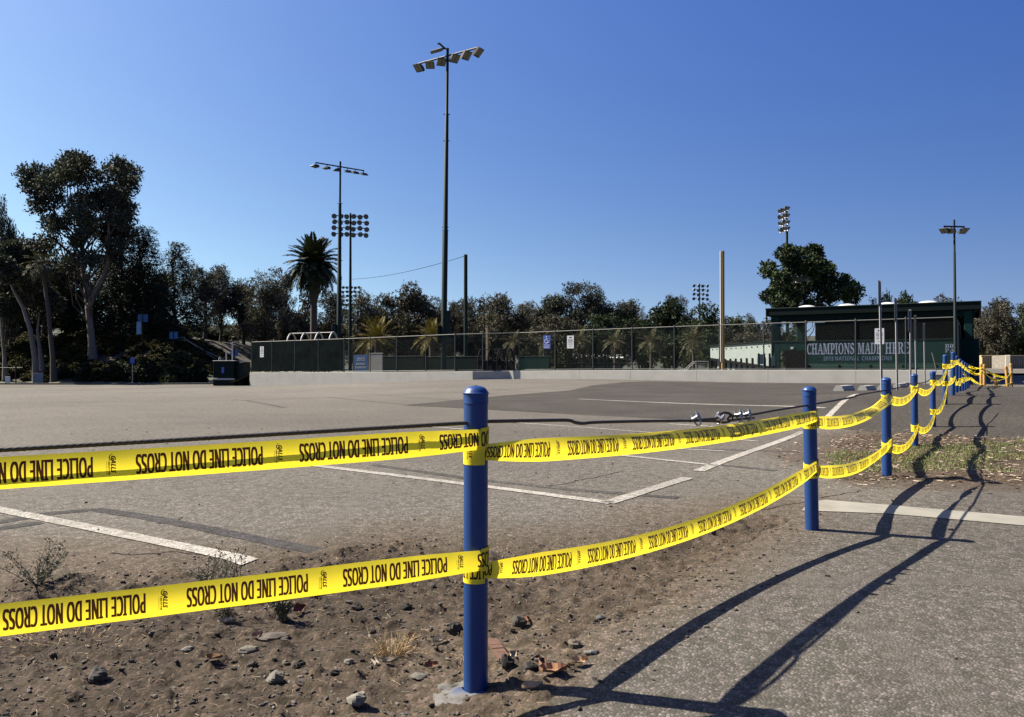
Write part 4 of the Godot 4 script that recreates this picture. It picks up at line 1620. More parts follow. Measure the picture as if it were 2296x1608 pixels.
func build_trees() -> void:
	var belt := "trees in the belt beyond the ballfield"
	# the tall eucalyptus on the left bank: trunk and crown follow the photograph
	var d := 84.0
	var f := at(207, 798, d)
	var s := d / FOCAL
	var trunk := []
	for q in [[208, 806, 0.0], [206, 770, 0.0], [203, 730, 0.1], [200, 690, 0.2], [196, 650, 0.2], [189, 610, 0.3], [187, 570, 0.3], [184, 520, 0.1], [178, 470, 0.0]]:
		trunk.append(pixel_at(q[0], q[1], d) - f + Vector3(0, 0, q[2]))
	var blobs := []
	for q in [[88, 380, 18], [100, 395, 22], [78, 400, 18], [72, 420, 18], [100, 430, 24], [128, 365, 20], [150, 352, 22], [170, 362, 20], [140, 390, 26], [175, 395, 26], [205, 400, 26], [215, 378, 16], [120, 450, 24], [85, 460, 20], [95, 490, 16], [145, 430, 26], [180, 440, 28], [210, 440, 28], [150, 480, 22], [120, 500, 18], [180, 500, 22], [215, 490, 24], [240, 385, 22], [265, 372, 22], [285, 380, 18], [292, 410, 17], [262, 410, 24], [240, 430, 24], [275, 445, 22], [290, 470, 18], [250, 470, 24], [285, 500, 18], [262, 520, 22], [235, 530, 22], [150, 540, 14], [120, 545, 12], [190, 545, 14], [155, 575, 16], [175, 600, 16], [230, 585, 20], [255, 575, 20], [270, 555, 18], [215, 530, 20], [160, 520, 20], [235, 500, 24], [200, 460, 24]]:
		blobs.append([pixel_at(q[0], q[1], d) - f + Vector3(0, 0, sin(q[0] * 1.7) * 2.6), q[2] * s * 1.2])
	var g := grow("euc", 501, at(150, 342, d).y - f.y, 11.0, blobs, trunk, 0.019, 1.9)
	var limb := []
	for q in [[200, 695], [210, 668], [222, 645], [236, 618], [244, 590], [247, 550], [246, 500]]:
		limb.append(pixel_at(q[0], q[1], d) - f + Vector3(0, 0, 0.3))
	g[0].tube(limb, [0.3, 0.27, 0.25, 0.22, 0.19, 0.15, 0.1], 9)
	var o := thing("eucalyptus_tree", "tallest tree on the left, dark ragged crown above a pale forked trunk", "tree", f)
	part("branches", g[2], M.bark_dark, part("trunk", g[0], M.bark_pale, o))
	part("crown", g[1], M.leaf, o)
	# round fig tree behind the pavilion
	d = 92.0
	f = foot_at(1800, d)
	blobs = []
	for q in [[1735, 600, 20], [1750, 575, 22], [1735, 630, 22], [1745, 660, 20], [1770, 600, 26], [1765, 640, 26], [1790, 570, 24], [1815, 572, 22], [1800, 605, 28], [1830, 590, 26], [1845, 575, 18], [1800, 645, 28], [1780, 680, 22], [1835, 630, 26], [1860, 610, 24], [1868, 590, 18], [1862, 640, 22], [1885, 635, 16], [1893, 655, 17], [1875, 665, 20], [1840, 665, 22], [1815, 685, 20], [1755, 690, 16], [1895, 675, 13], [1855, 690, 14], [1735, 685, 18], [1760, 665, 22], [1800, 700, 18], [1830, 690, 18]]:
		blobs.append([pixel_at(q[0], q[1], d) - f + Vector3(0, 0, sin(q[0] * 2.3 + q[1]) * 3.2), q[2] * d / FOCAL * 1.08])
	g = grow("green", 777, at(1800, 560, d).y - f.y, 9.4, blobs, [], 0.03, 1.7)
	o = thing("fig_tree", "big round dark tree rising behind the left end of the flat roof", "tree", f)
	part("branches", g[2], M.bark_dark, part("trunk", g[0], M.bark_pale, o))
	part("crown", g[1], M.leaf, o)
	# left bank and its pines
	for q in [
		[8, 425, 46, 82, "euc", 1, "ragged eucalyptus cut by the left edge of the view, tallest of its clump"], [22, 520, 90, 86, "broad", 1, "dark bushy tree at the far left, below the ragged eucalyptus"],
		[95, 520, 120, 90, "broad", 2, "wide dark tree filling the gap left of the pale forked trunk"], [160, 560, 110, 96, "green", 1, "dark leafy tree directly behind the pale forked trunk"],
		[272, 425, 118, 93, "pine", 1, "tall dark pine standing just right of the big eucalyptus crown"], [326, 498, 92, 92, "pine", 2, "ragged pine with upswept tufts right of the tall dark pine"],
		[240, 560, 130, 99, "pine", 0, "broad dark pine in the shade behind the bank"], [310, 590, 110, 96, "green", 2, "shady leafy tree below the ragged pine"],
		[396, 532, 84, 100, "pine", 1, "pointed conifer standing alone left of the thin grey trees"], [60, 610, 130, 95, "green", 0, "dense dark tree behind the leaning trunks at left"],
	]:
		stand(q[0], q[1], q[2], q[3], q[4], q[5], q[6], "trees on the left bank")
	for q in [
		[362, 590, 60, 108, "airy", 0, "thin grey tree just left of the pointed conifer"], [457, 567, 84, 112, "airy", 1, "feathery grey tree right of the pointed conifer"], [495, 590, 70, 116, "airy", 2, "sparse grey tree with bare upper branches, second right of the conifer"],
		[545, 622, 90, 118, "broad", 0, "brownish bushy tree left of the date palm"], [592, 588, 104, 112, "airy", 3, "wide grey-brown tree with spreading bare limbs left of the date palm"], [634, 584, 50, 122, "airy", 0, "slim grey tree whose tip shows against the date palm's left fronds"],
		[665, 650, 80, 124, "broad", 1, "low brown tree behind the date palm's trunk, on its left"], [745, 640, 84, 124, "airy", 2, "grey tree between the date palm and the second light pole"], [818, 632, 86, 118, "airy", 1, "grey-brown tree just right of the four-row floodlight tower"],
		[868, 652, 74, 122, "broad", 2, "brown rounded tree left of the tallest light pole, above the yellowish palm"], [925, 630, 112, 116, "broad", 0, "broad brown tree with a tufted top left of the tallest light pole"], [968, 655, 60, 124, "airy", 3, "small grey tree touching the left side of the tallest light pole"],
		[1010, 652, 56, 120, "airy", 0, "narrow grey tree between the tallest light pole and the bare dark pole"], [1048, 645, 92, 126, "airy", 1, "feathery grey tree behind the bare dark pole"], [1085, 662, 60, 122, "broad", 1, "small brown tree just right of the bare dark pole"],
		[1128, 655, 96, 114, "broad", 2, "rounded brown tree midway between the bare dark pole and the blue sign"], [1178, 668, 80, 124, "airy", 2, "grey tree standing left of the faint floodlight tower"], [1218, 668, 80, 118, "broad", 0, "brown tree with tufted tips behind the faint floodlight tower"],
		[1290, 624, 116, 118, "euc", 2, "open eucalyptus with clumped crown, highest of the middle trees"], [1338, 642, 70, 126, "euc", 1, "eucalyptus leaning out at the right of the highest middle tree"], [1392, 656, 96, 118, "euc", 0, "dark rounded eucalyptus with bobbled top right of the middle trees"],
		[1432, 675, 60, 128, "airy", 3, "pale thin tree in the gap left of the green tree"], [1490, 662, 112, 112, "green", 0, "dense bright-green tree left of the small floodlight tower"], [1512, 655, 60, 122, "euc", 2, "flat-topped eucalyptus peeping over the dense green tree"],
		[1562, 676, 100, 108, "green", 1, "olive rounded tree directly behind the small floodlight tower"], [1640, 706, 110, 122, "green", 2, "low wide dark tree right of the yellow foul pole"], [1684, 697, 44, 132, "euc", 1, "small eucalyptus tuft showing above the low dark trees"],
		[1700, 714, 92, 116, "broad", 1, "low brown tree beside the left end of the flat roof"], [1672, 745, 90, 104, "broad", 2, "reddish-brown bushy tree seen through the fence above the pale shed"], [1360, 700, 110, 100, "green", 2, "dark green tree low behind the white notice"],
		[1768, 706, 70, 78, "green", 1, "low dark tree seen through the open left bay of the lettered building"], [1240, 700, 90, 100, "broad", 2, "shaggy brown tree low behind the blue sign"], [1305, 705, 80, 102, "airy", 1, "shaggy olive tree low behind the white notice"], [1440, 710, 100, 98, "green", 0, "dark tree low behind the left of the two thin palms"], [1590, 715, 90, 100, "green", 1, "dark tree low behind the yellow foul pole"],
	]:
		stand(q[0], q[1], q[2], q[3], q[4], q[5], q[6], belt)
	var k := 0
	# the dim lower trees that close the belt
	var low := ["at the pointed conifer's foot", "below the feathery grey tree", "below the sparse grey tree", "behind the green cabinet", "left of the date palm's trunk", "behind the screened fence's hoops", "between the palm trunk and the second light pole", "behind the four-row tower's foot", "behind the yellowish young palm", "left of the tallest light pole's foot", "right of the tallest light pole's foot", "behind the bare dark pole's foot", "behind the black hoop frame", "above the dark green panel", "left of the blue sign", "right of the blue sign", "right of the white notice", "behind the middle thin palm", "left of the bright-green tree's foot", "behind the bright-green tree's foot", "behind the small tower's foot", "right of the foul pole's foot", "behind the shed's left end", "behind the shed's right end"]
	for px in range(405, 1725, 55):
		stand(px + 12.0 * sin(px * 1.3), 716.0 + 14.0 * sin(px * 0.7), 104, 130 + 8 * sin(px * 2.1), ["broad", "green", "broad", "airy"][k % 4], k % 3, "dim low tree closing the tree belt " + String(low[k % low.size()]), belt, "low_tree")
		k += 1
	for q in [
		[1972, 650, 56, 104, "green", 1, "leafy treetop left of the tall sign post, above the flat roof"], [2040, 646, 66, 104, "green", 0, "rounded treetop above the middle of the flat roof, right of the tall sign post"], [2005, 664, 70, 112, "broad", 1, "low brownish treetop between the two rounded treetops over the roof"],
		[2100, 658, 70, 108, "broad", 0, "bushy treetop over the roof just left of the slim lamp post"], [2140, 664, 56, 112, "broad", 2, "treetop directly behind the slim lamp post"], [2172, 668, 56, 104, "airy", 1, "pale treetop right of the slim lamp post"],
		[2214, 690, 60, 82, "broad", 1, "dark tree at the right end of the flat roof"], [2238, 664, 80, 78, "broad", 2, "tallest dark tree right of the flat roof"], [2276, 676, 90, 82, "green", 1, "dark tree behind the container yard at the right edge"], [2330, 670, 110, 86, "broad", 0, "dark tree cut by the right edge of the view"],
		[2225, 745, 70, 84, "green", 2, "sunlit low bush-like tree behind the tan container"], [2290, 740, 90, 80, "green", 0, "low dark tree behind the weathered container"],
	]:
		stand(q[0], q[1], q[2], q[3], q[4], q[5], q[6], "trees at the right")
	# shrubs just beyond the fence
	for q in [[1190, 752, 76, 70, 0, "olive shrub beyond the fence left of the blue sign"], [1262, 735, 74, 76, 1, "tall olive shrub beyond the fence between the blue sign and white notice"]]:
		stand(q[0], q[1], q[2], q[3], "bush", q[4], q[5], "shrubs beyond the fence")
	# palms
	palm("date_palm", "large date palm with a full round crown left of the second light pole", foot_at(703, 104.0), at(703, 537, 104.0).y - 0.4, 4.25, 0.42, 110, "date")
	for q in [[846, 711, 82.0, 2.9, "yellowish young palm left of the tallest light pole, half hidden by the fence"], [968, 716, 80.0, 2.3, "golden young palm touching the left side of the tallest light pole"]]:
		palm("young_palm", q[4], foot_at(q[0], q[2]), at(q[0], q[1], q[2]).y - 0.6, q[3], 0.26, 34, "young", "young palms beyond the fence")
	for q in [[1152, 742, 78.0, 1.5, "small palm above the black hoop frame"], [1220, 745, 84.0, 1.5, "small palm left of and behind the blue sign"], [1300, 735, 76.0, 1.7, "small palm right of the white notice"], [1379, 740, 80.0, 1.6, "small palm midway between the white notice and the leftmost thin palm"], [1460, 736, 74.0, 1.7, "thin palm with drooping crown below the bright-green tree"], [1555, 730, 72.0, 1.8, "thin palm beside the small floodlight tower"]]:
		palm("fan_palm", q[4], foot_at(q[0], q[2]), at(q[0], q[1], q[2]).y - 0.5, q[3], 0.12, 22, "small", "thin palms beyond the fence")

func pixel_at(px: float, py: float, d: float) -> Vector3:
	return at(px, py, d)

func build_ballpark() -> void:
	var arm := Vector3(0.83, 0, 0.557)
	var f := on_ground(994, 853)
	flood_pole("tall_light_pole", "tallest dark green floodlight pole, standing in front of the concrete wall", f, at(1001, 108, -f.z).y, 0.19, 0.10, arm * 5.1, [[-0.98, -28, -38], [-0.6, 0, -30], [-0.22, 16, -34], [0.22, 34, -40], [0.6, 40, -42], [0.98, 58, -44]], 0.95, 0.012)
	var tp := get_child(get_child_count() - 1) as Node3D
	var b := MB.new()
	b.box(Transform3D(Basis(), Vector3(0.30, 3.55, 0.0)), Vector3(0.38, 2.3, 0.3), 0.03)
	part("control_cabinet", b, M.green_steel, tp)
	b = MB.new()
	b.box(Transform3D(Basis(), Vector3(-0.27, 3.1, 0.05)), Vector3(0.24, 1.25, 0.26), 0.03)
	part("control_cabinet", b, M.green_dark, tp)
	b = MB.new()
	b.box(Transform3D(Basis(), Vector3(0.55, 3.95, 0.1)), Vector3(0.16, 0.16, 0.3), 0.03)
	part("camera", b, M.black, tp)
	b = MB.new()
	b.box(Transform3D(Basis(), Vector3(-0.28, 0.15, 0.1)), Vector3(0.22, 0.32, 0.22), 0.02)
	part("base_box", b, M.green_dark, tp)
	b = MB.new()
	var hh := at(1001, 108, -f.z).y - f.y
	b.box(Transform3D(Basis(Vector3(0, 0, 1), 0.28), Vector3(-0.48, hh - 0.2, 0.05)), Vector3(0.85, 0.14, 0.4), 0.05)
	part("area_light", b, M.lamp_bowl, tp)
	b = MB.new()
	b.tube([Vector3(0.25, hh - 0.1, 0), Vector3(0.1, hh - 0.02, 0.02), Vector3(-0.2, hh - 0.1, 0.05)], [0.06], 6)
	b.tube([Vector3(0.05, hh + 0.0, 0.02), Vector3(-0.3, hh + 0.3, 0.05), Vector3(-0.42, hh + 0.26, 0.05)], [0.07], 6)
	part("bracket", b, M.lamp_case, tp)
	# second pole, beyond the fence
	var f2 := foot_at(759, 85.0)
	flood_pole("far_light_pole", "dark floodlight pole beside the date palm, its lamp bar tilted down to the right", f2, at(762, 362, 85.0).y, 0.24, 0.11, Vector3(4.3, 0, -3.4), [[-1.0, -40, -10], [-0.55, -20, 0], [-0.1, -60, 0], [0.3, 30, 10], [0.62, 35, 12], [0.98, 40, 12]], 1.0, 0.006)
	tp = get_child(get_child_count() - 1) as Node3D
	b = MB.new()
	b.box(Transform3D(Basis(), Vector3(-0.45, 4.1, 0.1)), Vector3(0.4, 1.9, 0.3), 0.03)
	part("control_cabinet", b, M.green_steel, tp)
	# slim post at the fence corner
	var f3 := Vector3(wall_d.x - 0.05, 0.83, -wall_d.y + 0.12)
	f3.y = ground(f3.x, -f3.z)
	f3 += Vector3(-0.12, 0, 0.18)
	flood_pole("slim_lamp_post", "slim dark lamp post at the fence corner, in front of the flat-roofed building", f3, at(2141, 493, -f3.z).y, 0.07, 0.045, Vector3(1.0, 0, -0.12), [[-0.92, -50, -30], [-0.3, -42, -30], [0.85, 12, -34]], 0.56, -0.002, false)
	# stadium towers
	stadium_tower("stadium_light_tower", "four-row floodlight tower seen behind the second light pole by the date palm", foot_at(785, 112), at(785, 478, 112).y, 0.15, 4, 6, 4.3, 0.82)
	stadium_tower("stadium_light_tower", "distant pale floodlight tower low behind the second light pole", foot_at(783, 190), at(783, 640, 190).y, 0.1, 5, 6, 4.6, 1.0)
	stadium_tower("stadium_light_tower", "faint floodlight tower in front of the highest middle tree", foot_at(1240, 170), at(1240, 668, 170).y, 0.15, 4, 5, 3.3, 0.9)
	stadium_tower("stadium_light_tower", "small dark floodlight tower left of the yellow foul pole", foot_at(1569, 180), at(1570, 636, 180).y, 0.3, 4, 4, 3.3, 0.95)
	stadium_tower("stadium_light_tower", "floodlight tower seen almost edge-on in front of the round fig tree's left side", foot_at(1766, 108), at(1766, 462, 108).y, -1.42, 4, 4, 2.0, 0.85)
	stadium_tower("stadium_light_tower", "pale small floodlight tower in front of the middle of the round fig tree", foot_at(1805, 90), at(1805, 572, 90).y, -1.2, 4, 4, 1.6, 0.7)
	# foul poles
	for q in [[1621, 563, 48.0, 0.11, "tall yellow foul pole rising behind the fence right of the small floodlight tower"], [1094, 736, 76.0, 0.13, "short yellow pole behind the black hoop frame"]]:
		var ff := foot_at(q[0], q[2])
		var o := thing("foul_pole", q[4], "pole", ff, "")
		var h: float = at(q[0], q[1], q[2]).y - ff.y
		b = MB.new()
		b.lathe(Transform3D(), [Vector2(q[3], -0.2), Vector2(q[3], h), Vector2(0, h)], 12)
		part("pole", b, M.foul_yellow, o)
		b = MB.new()
		b.box(Transform3D(Basis(), Vector3(-q[3] * 1.15, h * 0.55, 0.02)), Vector3(0.05, h * 0.9, 0.08), 0.01)
		part("edge_strip", b, M.white, o)
	# bare dark pole with its guy wire
	var bf := foot_at(1044, 68)
	b = MB.new()
	b.lathe(Transform3D(), [Vector2(0.16, -0.3), Vector2(0.15, at(1044, 571, 68).y - bf.y), Vector2(0, at(1044, 571, 68).y - bf.y)], 14)
	var pole := single("bare_pole", b, M.green_steel, "bare dark pole right of the tallest light pole, a wire running from its top", "pole")
	pole.position = bf
	b = MB.new()
	var w0 := at(1040, 575, 68)
	var w1 := at(789, 626, 111.6)
	var pts := []
	for k in 13:
		var t := k / 12.0
		pts.append(w0.lerp(w1, t) - Vector3(0, 1.6 * t * (1 - t), 0))
	b.tube(pts, [0.022], 5, false)
	single("guy_wire", b, M.black, "thin wire slung from the bare dark pole to the four-row floodlight tower", "wire")
	# hoop frames of rolled batting cages
	hoop_frame("hoop_frame", "pale tubular hoops showing above the screened end of the fence", at_height(700, 69, 0.62), 4.6, 3.3, 4, M.galv, -0.5, false)
	hoop_frame("hoop_frame", "black hoop frame with dark padded sides behind the fence", at_height(1112, 58, 0.62), 2.3, 1.66, 4, M.black, -0.5, true)
	# low things behind the fence
	for q in [[1198, 813, 2.3, 1.15, 58.0, "dark green padded panel right of the black hoop frame", M.green_panel], [1012, 812, 5.6, 1.25, 66.0, "dark green windscreened inner fence behind the tallest light pole", M.green_dark], [905, 812, 4.0, 1.3, 67.0, "dark inner fence panel between the blue banner and the tallest light pole", M.green_dark], [843, 812, 1.4, 1.6, 70.0, "pale low wall just right of the blue lettered banner", M.stucco]]:
		var o := thing("field_panel", q[5], "panel", at_height(q[0], q[4], 0.6))
		b = MB.new()
		b.box(Transform3D(Basis(Vector3.UP, -0.45), Vector3(0, q[3] / 2.0, 0)), Vector3(q[2], q[3], 0.12), 0.02)
		part("board", b, q[6], o)
		b = MB.new()
		b.box(Transform3D(Basis(Vector3.UP, -0.45), Vector3(0, q[3] + 0.025, 0)), Vector3(q[2] + 0.05, 0.05, 0.16), 0.01)
		part("cap_rail", b, M.green_steel if q[6] != M.stucco else M.concrete, o)
	var ban := thing("championship_banner", "blue banner lettered 2013 NATIONAL CHAMPIONS behind the fence", "banner", at_height(809, 66.0, 0.66))
	ban.rotation.y = -0.4
	b = MB.new()
	b.box(Transform3D(Basis(), Vector3(0, 0.68, 0)), Vector3(1.32, 1.36, 0.03), 0.005)
	part("sheet", b, M.banner_blue, ban)
	words("lettering", "2013", Transform3D(Basis(), Vector3(0, 1.02, 0.02)), Vector2(0.74, 0.27), M.white, ban)
	words("lettering", "NATIONAL", Transform3D(Basis(), Vector3(0, 0.64, 0.02)), Vector2(0.86, 0.17), M.white, ban)
	words("lettering", "CHAMPIONS", Transform3D(Basis(), Vector3(0, 0.36, 0.02)), Vector2(1.05, 0.17), M.white, ban)
	for s in [-0.7, 0.7]:
		b = MB.new()
		b.tube([Vector3(s, 0, -0.03), Vector3(s, 1.6, -0.03)], [0.03], 6)
		part("post", b, M.fence_metal, ban)
	# pale-roofed stand far beyond
	var sh := thing("pale_roofed_shed", "distant low shed with a pale corrugated roof below the white notice", "shed", at_height(1318, 106, 0.5))
	b = MB.new()
	b.box(Transform3D(Basis(), Vector3(0, 0.8, 0)), Vector3(8.6, 1.6, 3.0), 0.02)
	part("wall", b, M.pale_green_wall, sh)
	b = MB.new()
	for k in 34:
		b.tube([Vector3(-4.4 + k * 0.267, 2.25, -1.6), Vector3(-4.4 + k * 0.267, 1.72, 1.9)], [0.14], 6)
	part("corrugated_roof", b, M.pale_roof, sh)
	var rl := thing("field_railing", "black field railing running across below the pale-roofed shed", "railing", at_height(1310, 60, 0.62))
	for y in [0.62, 0.05]:
		b = MB.new()
		b.box(Transform3D(Basis(), Vector3(0, y, 0)), Vector3(5.6, 0.12, 0.08), 0.02)
		part("rail", b, M.black, rl)
	for k in 7:
		b = MB.new()
		b.box(Transform3D(Basis(), Vector3(-2.7 + k * 0.9, 0.31, 0)), Vector3(0.1, 0.62, 0.08))
		part("post", b, M.black, rl)
	# small metal stair
	var st := thing("metal_stair", "small grey metal stair with handrails left of the pale shed", "stair", at_height(1566, 58, 0.62))
	b = MB.new()
	b.tube([Vector3(-1.1, 0, 0.3), Vector3(-0.25, 0.8, 0.3), Vector3(0.65, 0.8, 0.3)], [0.03], 6)
	part("handrail", b, M.galv, st)
	b = MB.new()
	b.tube([Vector3(-1.1, 0, -0.5), Vector3(-0.25, 0.8, -0.5), Vector3(0.65, 0.8, -0.5)], [0.03], 6)
	part("handrail", b, M.galv, st)
	for k in 5:
		b = MB.new()
		b.box(Transform3D(Basis(), Vector3(0.2, 0.06 + k * 0.15, 0.3 - k * 0.12)), Vector3(0.75, 0.04, 0.22))
		part("step", b, M.galv, st)
	for x in [-0.22, 0.62]:
		b = MB.new()
		b.tube([Vector3(x, 0, 0.3), Vector3(x, 0.8, 0.3)], [0.025], 6)
		part("post", b, M.galv, st)
	# green bench frames in front of the shed
	var bf2 := thing("pad_rack", "green upright pads on a bench rack in front of the pale shed", "rack", at_height(1722, 49.0, 0.62))
	for k in 4:
		b = MB.new()
		b.box(Transform3D(Basis(Vector3.UP, 0.5), Vector3(-0.55 + k * 0.36, 0.78, -0.1 * k)), Vector3(0.12, 0.85, 0.1), 0.02)
		part("upright", b, M.green_panel, bf2)
	for q in [[-0.37, 0.85], [0.35, 0.75]]:
		b = MB.new()
		b.box(Transform3D(Basis(Vector3.UP, 0.5), Vector3(q[0], q[1], -0.05)), Vector3(0.3, 0.6, 0.03), 0.02)
		part("pad", b, M.pale_green_wall, bf2)
	b = MB.new()
	b.box(Transform3D(Basis(Vector3.UP, 0.5), Vector3(0, 0.34, -0.1)), Vector3(1.5, 0.06, 0.4), 0.02)
	part("seat", b, M.green_dark, bf2)
	b = MB.new()
	b.box(Transform3D(Basis(Vector3.UP, 0.5), Vector3(0, 0.16, -0.1)), Vector3(1.4, 0.32, 0.3), 0.02)
	part("base", b, M.green_dark, bf2)

	# notices on the fence
	notice("small white notice on the screened left end of the fence", 587, 789, 0.42, 0.83, 63.2, false, -0.58)
	notice("blue wheelchair parking sign on the fence", 1226, 767, 0.50, 0.80, 49.6, true, -0.58)
	notice("white printed notice on the fence just right of the blue wheelchair sign", 1279, 767, 0.46, 0.76, 48.9, false, -0.58)
	notice("white printed notice half hidden by the tallest sign post, on the fence", 1972, 754, 0.42, 0.76, 39.4, false, -0.58)

func hoop_frame(called: String, label: String, foot: Vector3, ln: float, h: float, count: int, m: Material, turn: float, padded: bool) -> void:
	var o := thing(called, label, "frame", foot)
	o.rotation.y = turn
	for k in count:
		var x := -ln / 2 + ln * k / (count - 1.0)
		var b := MB.new()
		var pts := []
		for e in 15:
			var a := PI * e / 14.0
			pts.append(Vector3(x + 0.25 * cos(a), h * 0.55 + h * 0.45 * sin(a) if e > 0 and e < 14 else 0.0, cos(a) * 0.9))
		b.tube(pts, [0.06 if padded else 0.075], 8)
		part("hoop", b, m, o)
	for z in [[0.0, h + 0.0], [0.8, h * 0.5], [-0.8, h * 0.5]]:
		var b := MB.new()
		b.tube([Vector3(-ln / 2, z[1], z[0]), Vector3(ln / 2, z[1], z[0])], [0.04], 6)
		part("rail", b, m, o)
	if padded:
		for z in [0.75, -0.75]:
			var b := MB.new()
			b.box(Transform3D(Basis(), Vector3(0, 0.42, z)), Vector3(ln * 0.96, 0.8, 0.06), 0.02)
			part("pad", b, m, o)

func build_left_bank() -> void:
	var b: MB
	# leaning trunks at the left edge
	for q in [[[[82, 856], [78, 800], [68, 740], [52, 690], [30, 650], [14, 610]], 0.30, 78.0, [[20, 600, 26], [45, 620, 22], [5, 560, 26], [60, 640, 20], [30, 570, 24]], "pale trunk leaning to the left near the left edge, splitting high up"], [[[98, 850], [90, 790], [84, 740], [88, 700]], 0.24, 80.0, [[80, 660, 24], [105, 680, 20], [90, 640, 22]], "second pale trunk close beside the left-leaning one"], [[[12, 852], [10, 800], [4, 750], [0, 700]], 0.22, 79.0, [[6, 680, 24], [-14, 650, 26], [22, 700, 18]], "pale trunk cut by the left edge of the view"]]:
		var d: float = q[2]
		var f := at(q[0][0][0], q[0][0][1], d)
		var tr := []
		for p in q[0]: tr.append(at(p[0], p[1], d) - f)
		var bl := []
		for p in q[3]: bl.append([at(p[0], p[1], d) - f + Vector3(0, 0, sin(p[0]) * 1.5), p[2] * d / FOCAL])
		var g := grow("euc", int(d * 7), 9.0, 4.0, bl, tr, q[1] / 9.0)
		var o := thing("eucalyptus_tree", q[4], "tree", f, "trees on the left bank")
		part("branches", g[2], M.bark_dark, part("trunk", g[0], M.bark_pale, o))
		part("crown", g[1], M.leaf, o)
	# leaning fan palm
	var fp := at(121, 855, 76.0)
	b = MB.new()
	var tp := []
	for p in [[121, 857], [118, 800], [112, 740], [106, 680], [98, 620], [94, 596]]: tp.append(at(p[0], p[1], 76.0) - fp)
	b.tube(tp, [0.34, 0.22, 0.19, 0.17, 0.16, 0.18], 10)
	var o := thing("leaning_palm", "slim leaning palm trunk with a drooping fan crown at left", "palm tree", fp)
	part("trunk", b, M.bark_dark, o)
	var fm := frond_mesh(2.0, 0.7, 0.6, 20, 91, Vector3(0.02, 0.024, 0.014), Vector3(0.06, 0.06, 0.035))
	for k in 30:
		var fr := put("frond", fm, o)
		fr.position = tp[-1]
		fr.basis = Basis(Vector3.UP, k * 2.4) * Basis(Vector3(0, 0, 1), 1.1 - 2.0 * k / 30.0) * Basis.from_scale(Vector3.ONE * 1.05)
	# clipped dark hedges in front of the bank
	for q in [[402, 776, 112, 78.5, 0, "big round dark clipped bush at the foot of the bank"], [330, 800, 90, 79.5, 1, "low dark bush left of the big round one"], [262, 806, 90, 80, 2, "low dark bush below the pale forked trunk"], [190, 806, 70, 79, 0, "dark bush right of the leaning palm's foot"], [140, 815, 50, 80, 1, "dark bush behind the leaning palm's foot"], [96, 838, 34, 76.5, 2, "small green bush at the leaning trunks' feet"], [448, 800, 40, 80, 2, "dim bush squeezed right of the big round one"]]:
		var f := g_bank(q[0], q[3])
		plant("clipped_bush", q[5], "shrub", f, at(q[0], q[1], q[3]).y - f.y, q[2] / FOCAL * q[3], "bush", q[4], q[0] * 1.0, "bushes along the bank's foot")
	# ground ivy over the slope
	var P := proto("bush", 1)
	var where := []
	var tints := []
	var r := RandomNumberGenerator.new()
	r.seed = 88
	for k in 900:
		var d := r.randf_range(79.0, 97.0)
		var x := r.randf_range(-62.0, -30.0)
		if bank(x, d) < 0.3: continue
		var s := r.randf_range(0.3, 0.75)
		where.append(Transform3D(Basis(Vector3.UP, r.randf() * TAU) * Basis.from_scale(Vector3(s, s * 0.55, s)), Vector3(x, beyond(x, d) + bank(x, d) - 0.1, -d)))
		var t := r.randf()
		tints.append(Color(0.8 + 1.6 * t, 0.8 + 1.0 * t, 0.7 + 0.5 * t))
	stuff("slope_groundcover", P[1], where, tints, "dry brown and green ground cover over the slope at left", "ground cover")
	# pale building up the slope at the left edge
	var hb := thing("hillside_building", "pale building with a dark green upper storey among the trees at the far left", "building", at_height(52, 98.0, 2.2))
	b = MB.new()
	b.box(Transform3D(Basis(), Vector3(0, 1.6, 0)), Vector3(5.2, 4.0, 3.0), 0.02)
	part("wall", b, M.stucco, hb)
	b = MB.new()
	b.box(Transform3D(Basis(), Vector3(0.6, 5.0, -0.5)), Vector3(7.5, 2.8, 2.6), 0.02)
	part("upper_storey", b, M.green_dark, hb)
	b = MB.new()
	for y in [0.6, 1.1, 1.6]:
		b.tube([Vector3(3.3, y + 1.2, 0.9), Vector3(5.2, y + 1.3, 0.9)], [0.04], 6)
	for x in [3.3, 4.2, 5.2]:
		b.tube([Vector3(x, 0.8, 0.9), Vector3(x, 2.9, 0.9)], [0.04], 6)
	part("balcony_rail", b, M.galv, hb)
	# railings at the top of the bank's stair
	var rails := thing("bank_stair_rail", "tan handrails of the stair climbing the bank", "railing", at(366, 770, 92))
	for q in [[[353, 768], [353, 755], [358, 750], [366, 754]], [[375, 772], [375, 757], [384, 757]], [[386, 757], [414, 757]], [[386, 763], [414, 763]], [[386, 769], [414, 769]], [[386, 770], [386, 756]], [[414, 770], [414, 756]], [[420, 764], [462, 792]], [[414, 760], [462, 788], [520, 815], [545, 832]], [[462, 792], [505, 818]]]:
		b = MB.new()
		var pts := []
		for p in q: pts.append(at(p[0], p[1], 91.0) - rails.position)
		b.tube(pts, [0.055], 6)
		part("rail", b, M.rail, rails)
	# blue banners on lamp posts
	for q in [[320, 705, 722, 86.0, 790, 12.0, "small paired blue banners high above the bank, a pale banner below them"], [389, 744, 760, 84.0, 820, 10.0, "pair of blue banners on a black post in front of the bank's stair"], [525, 785, 799, 80.0, 850, 9.0, "pair of blue banners just above the green cabinet"]]:
		var d: float = q[3]
		var f := at(q[0], q[4], d)
		var p := thing("banner_post", q[6], "banner", f, "blue banner posts")
		b = MB.new()
		b.tube([Vector3.ZERO - Vector3(0, 1.5, 0), Vector3(0, at(q[0], q[1], d).y - f.y + 0.2, 0)], [0.06], 8)
		part("post", b, M.black, p)
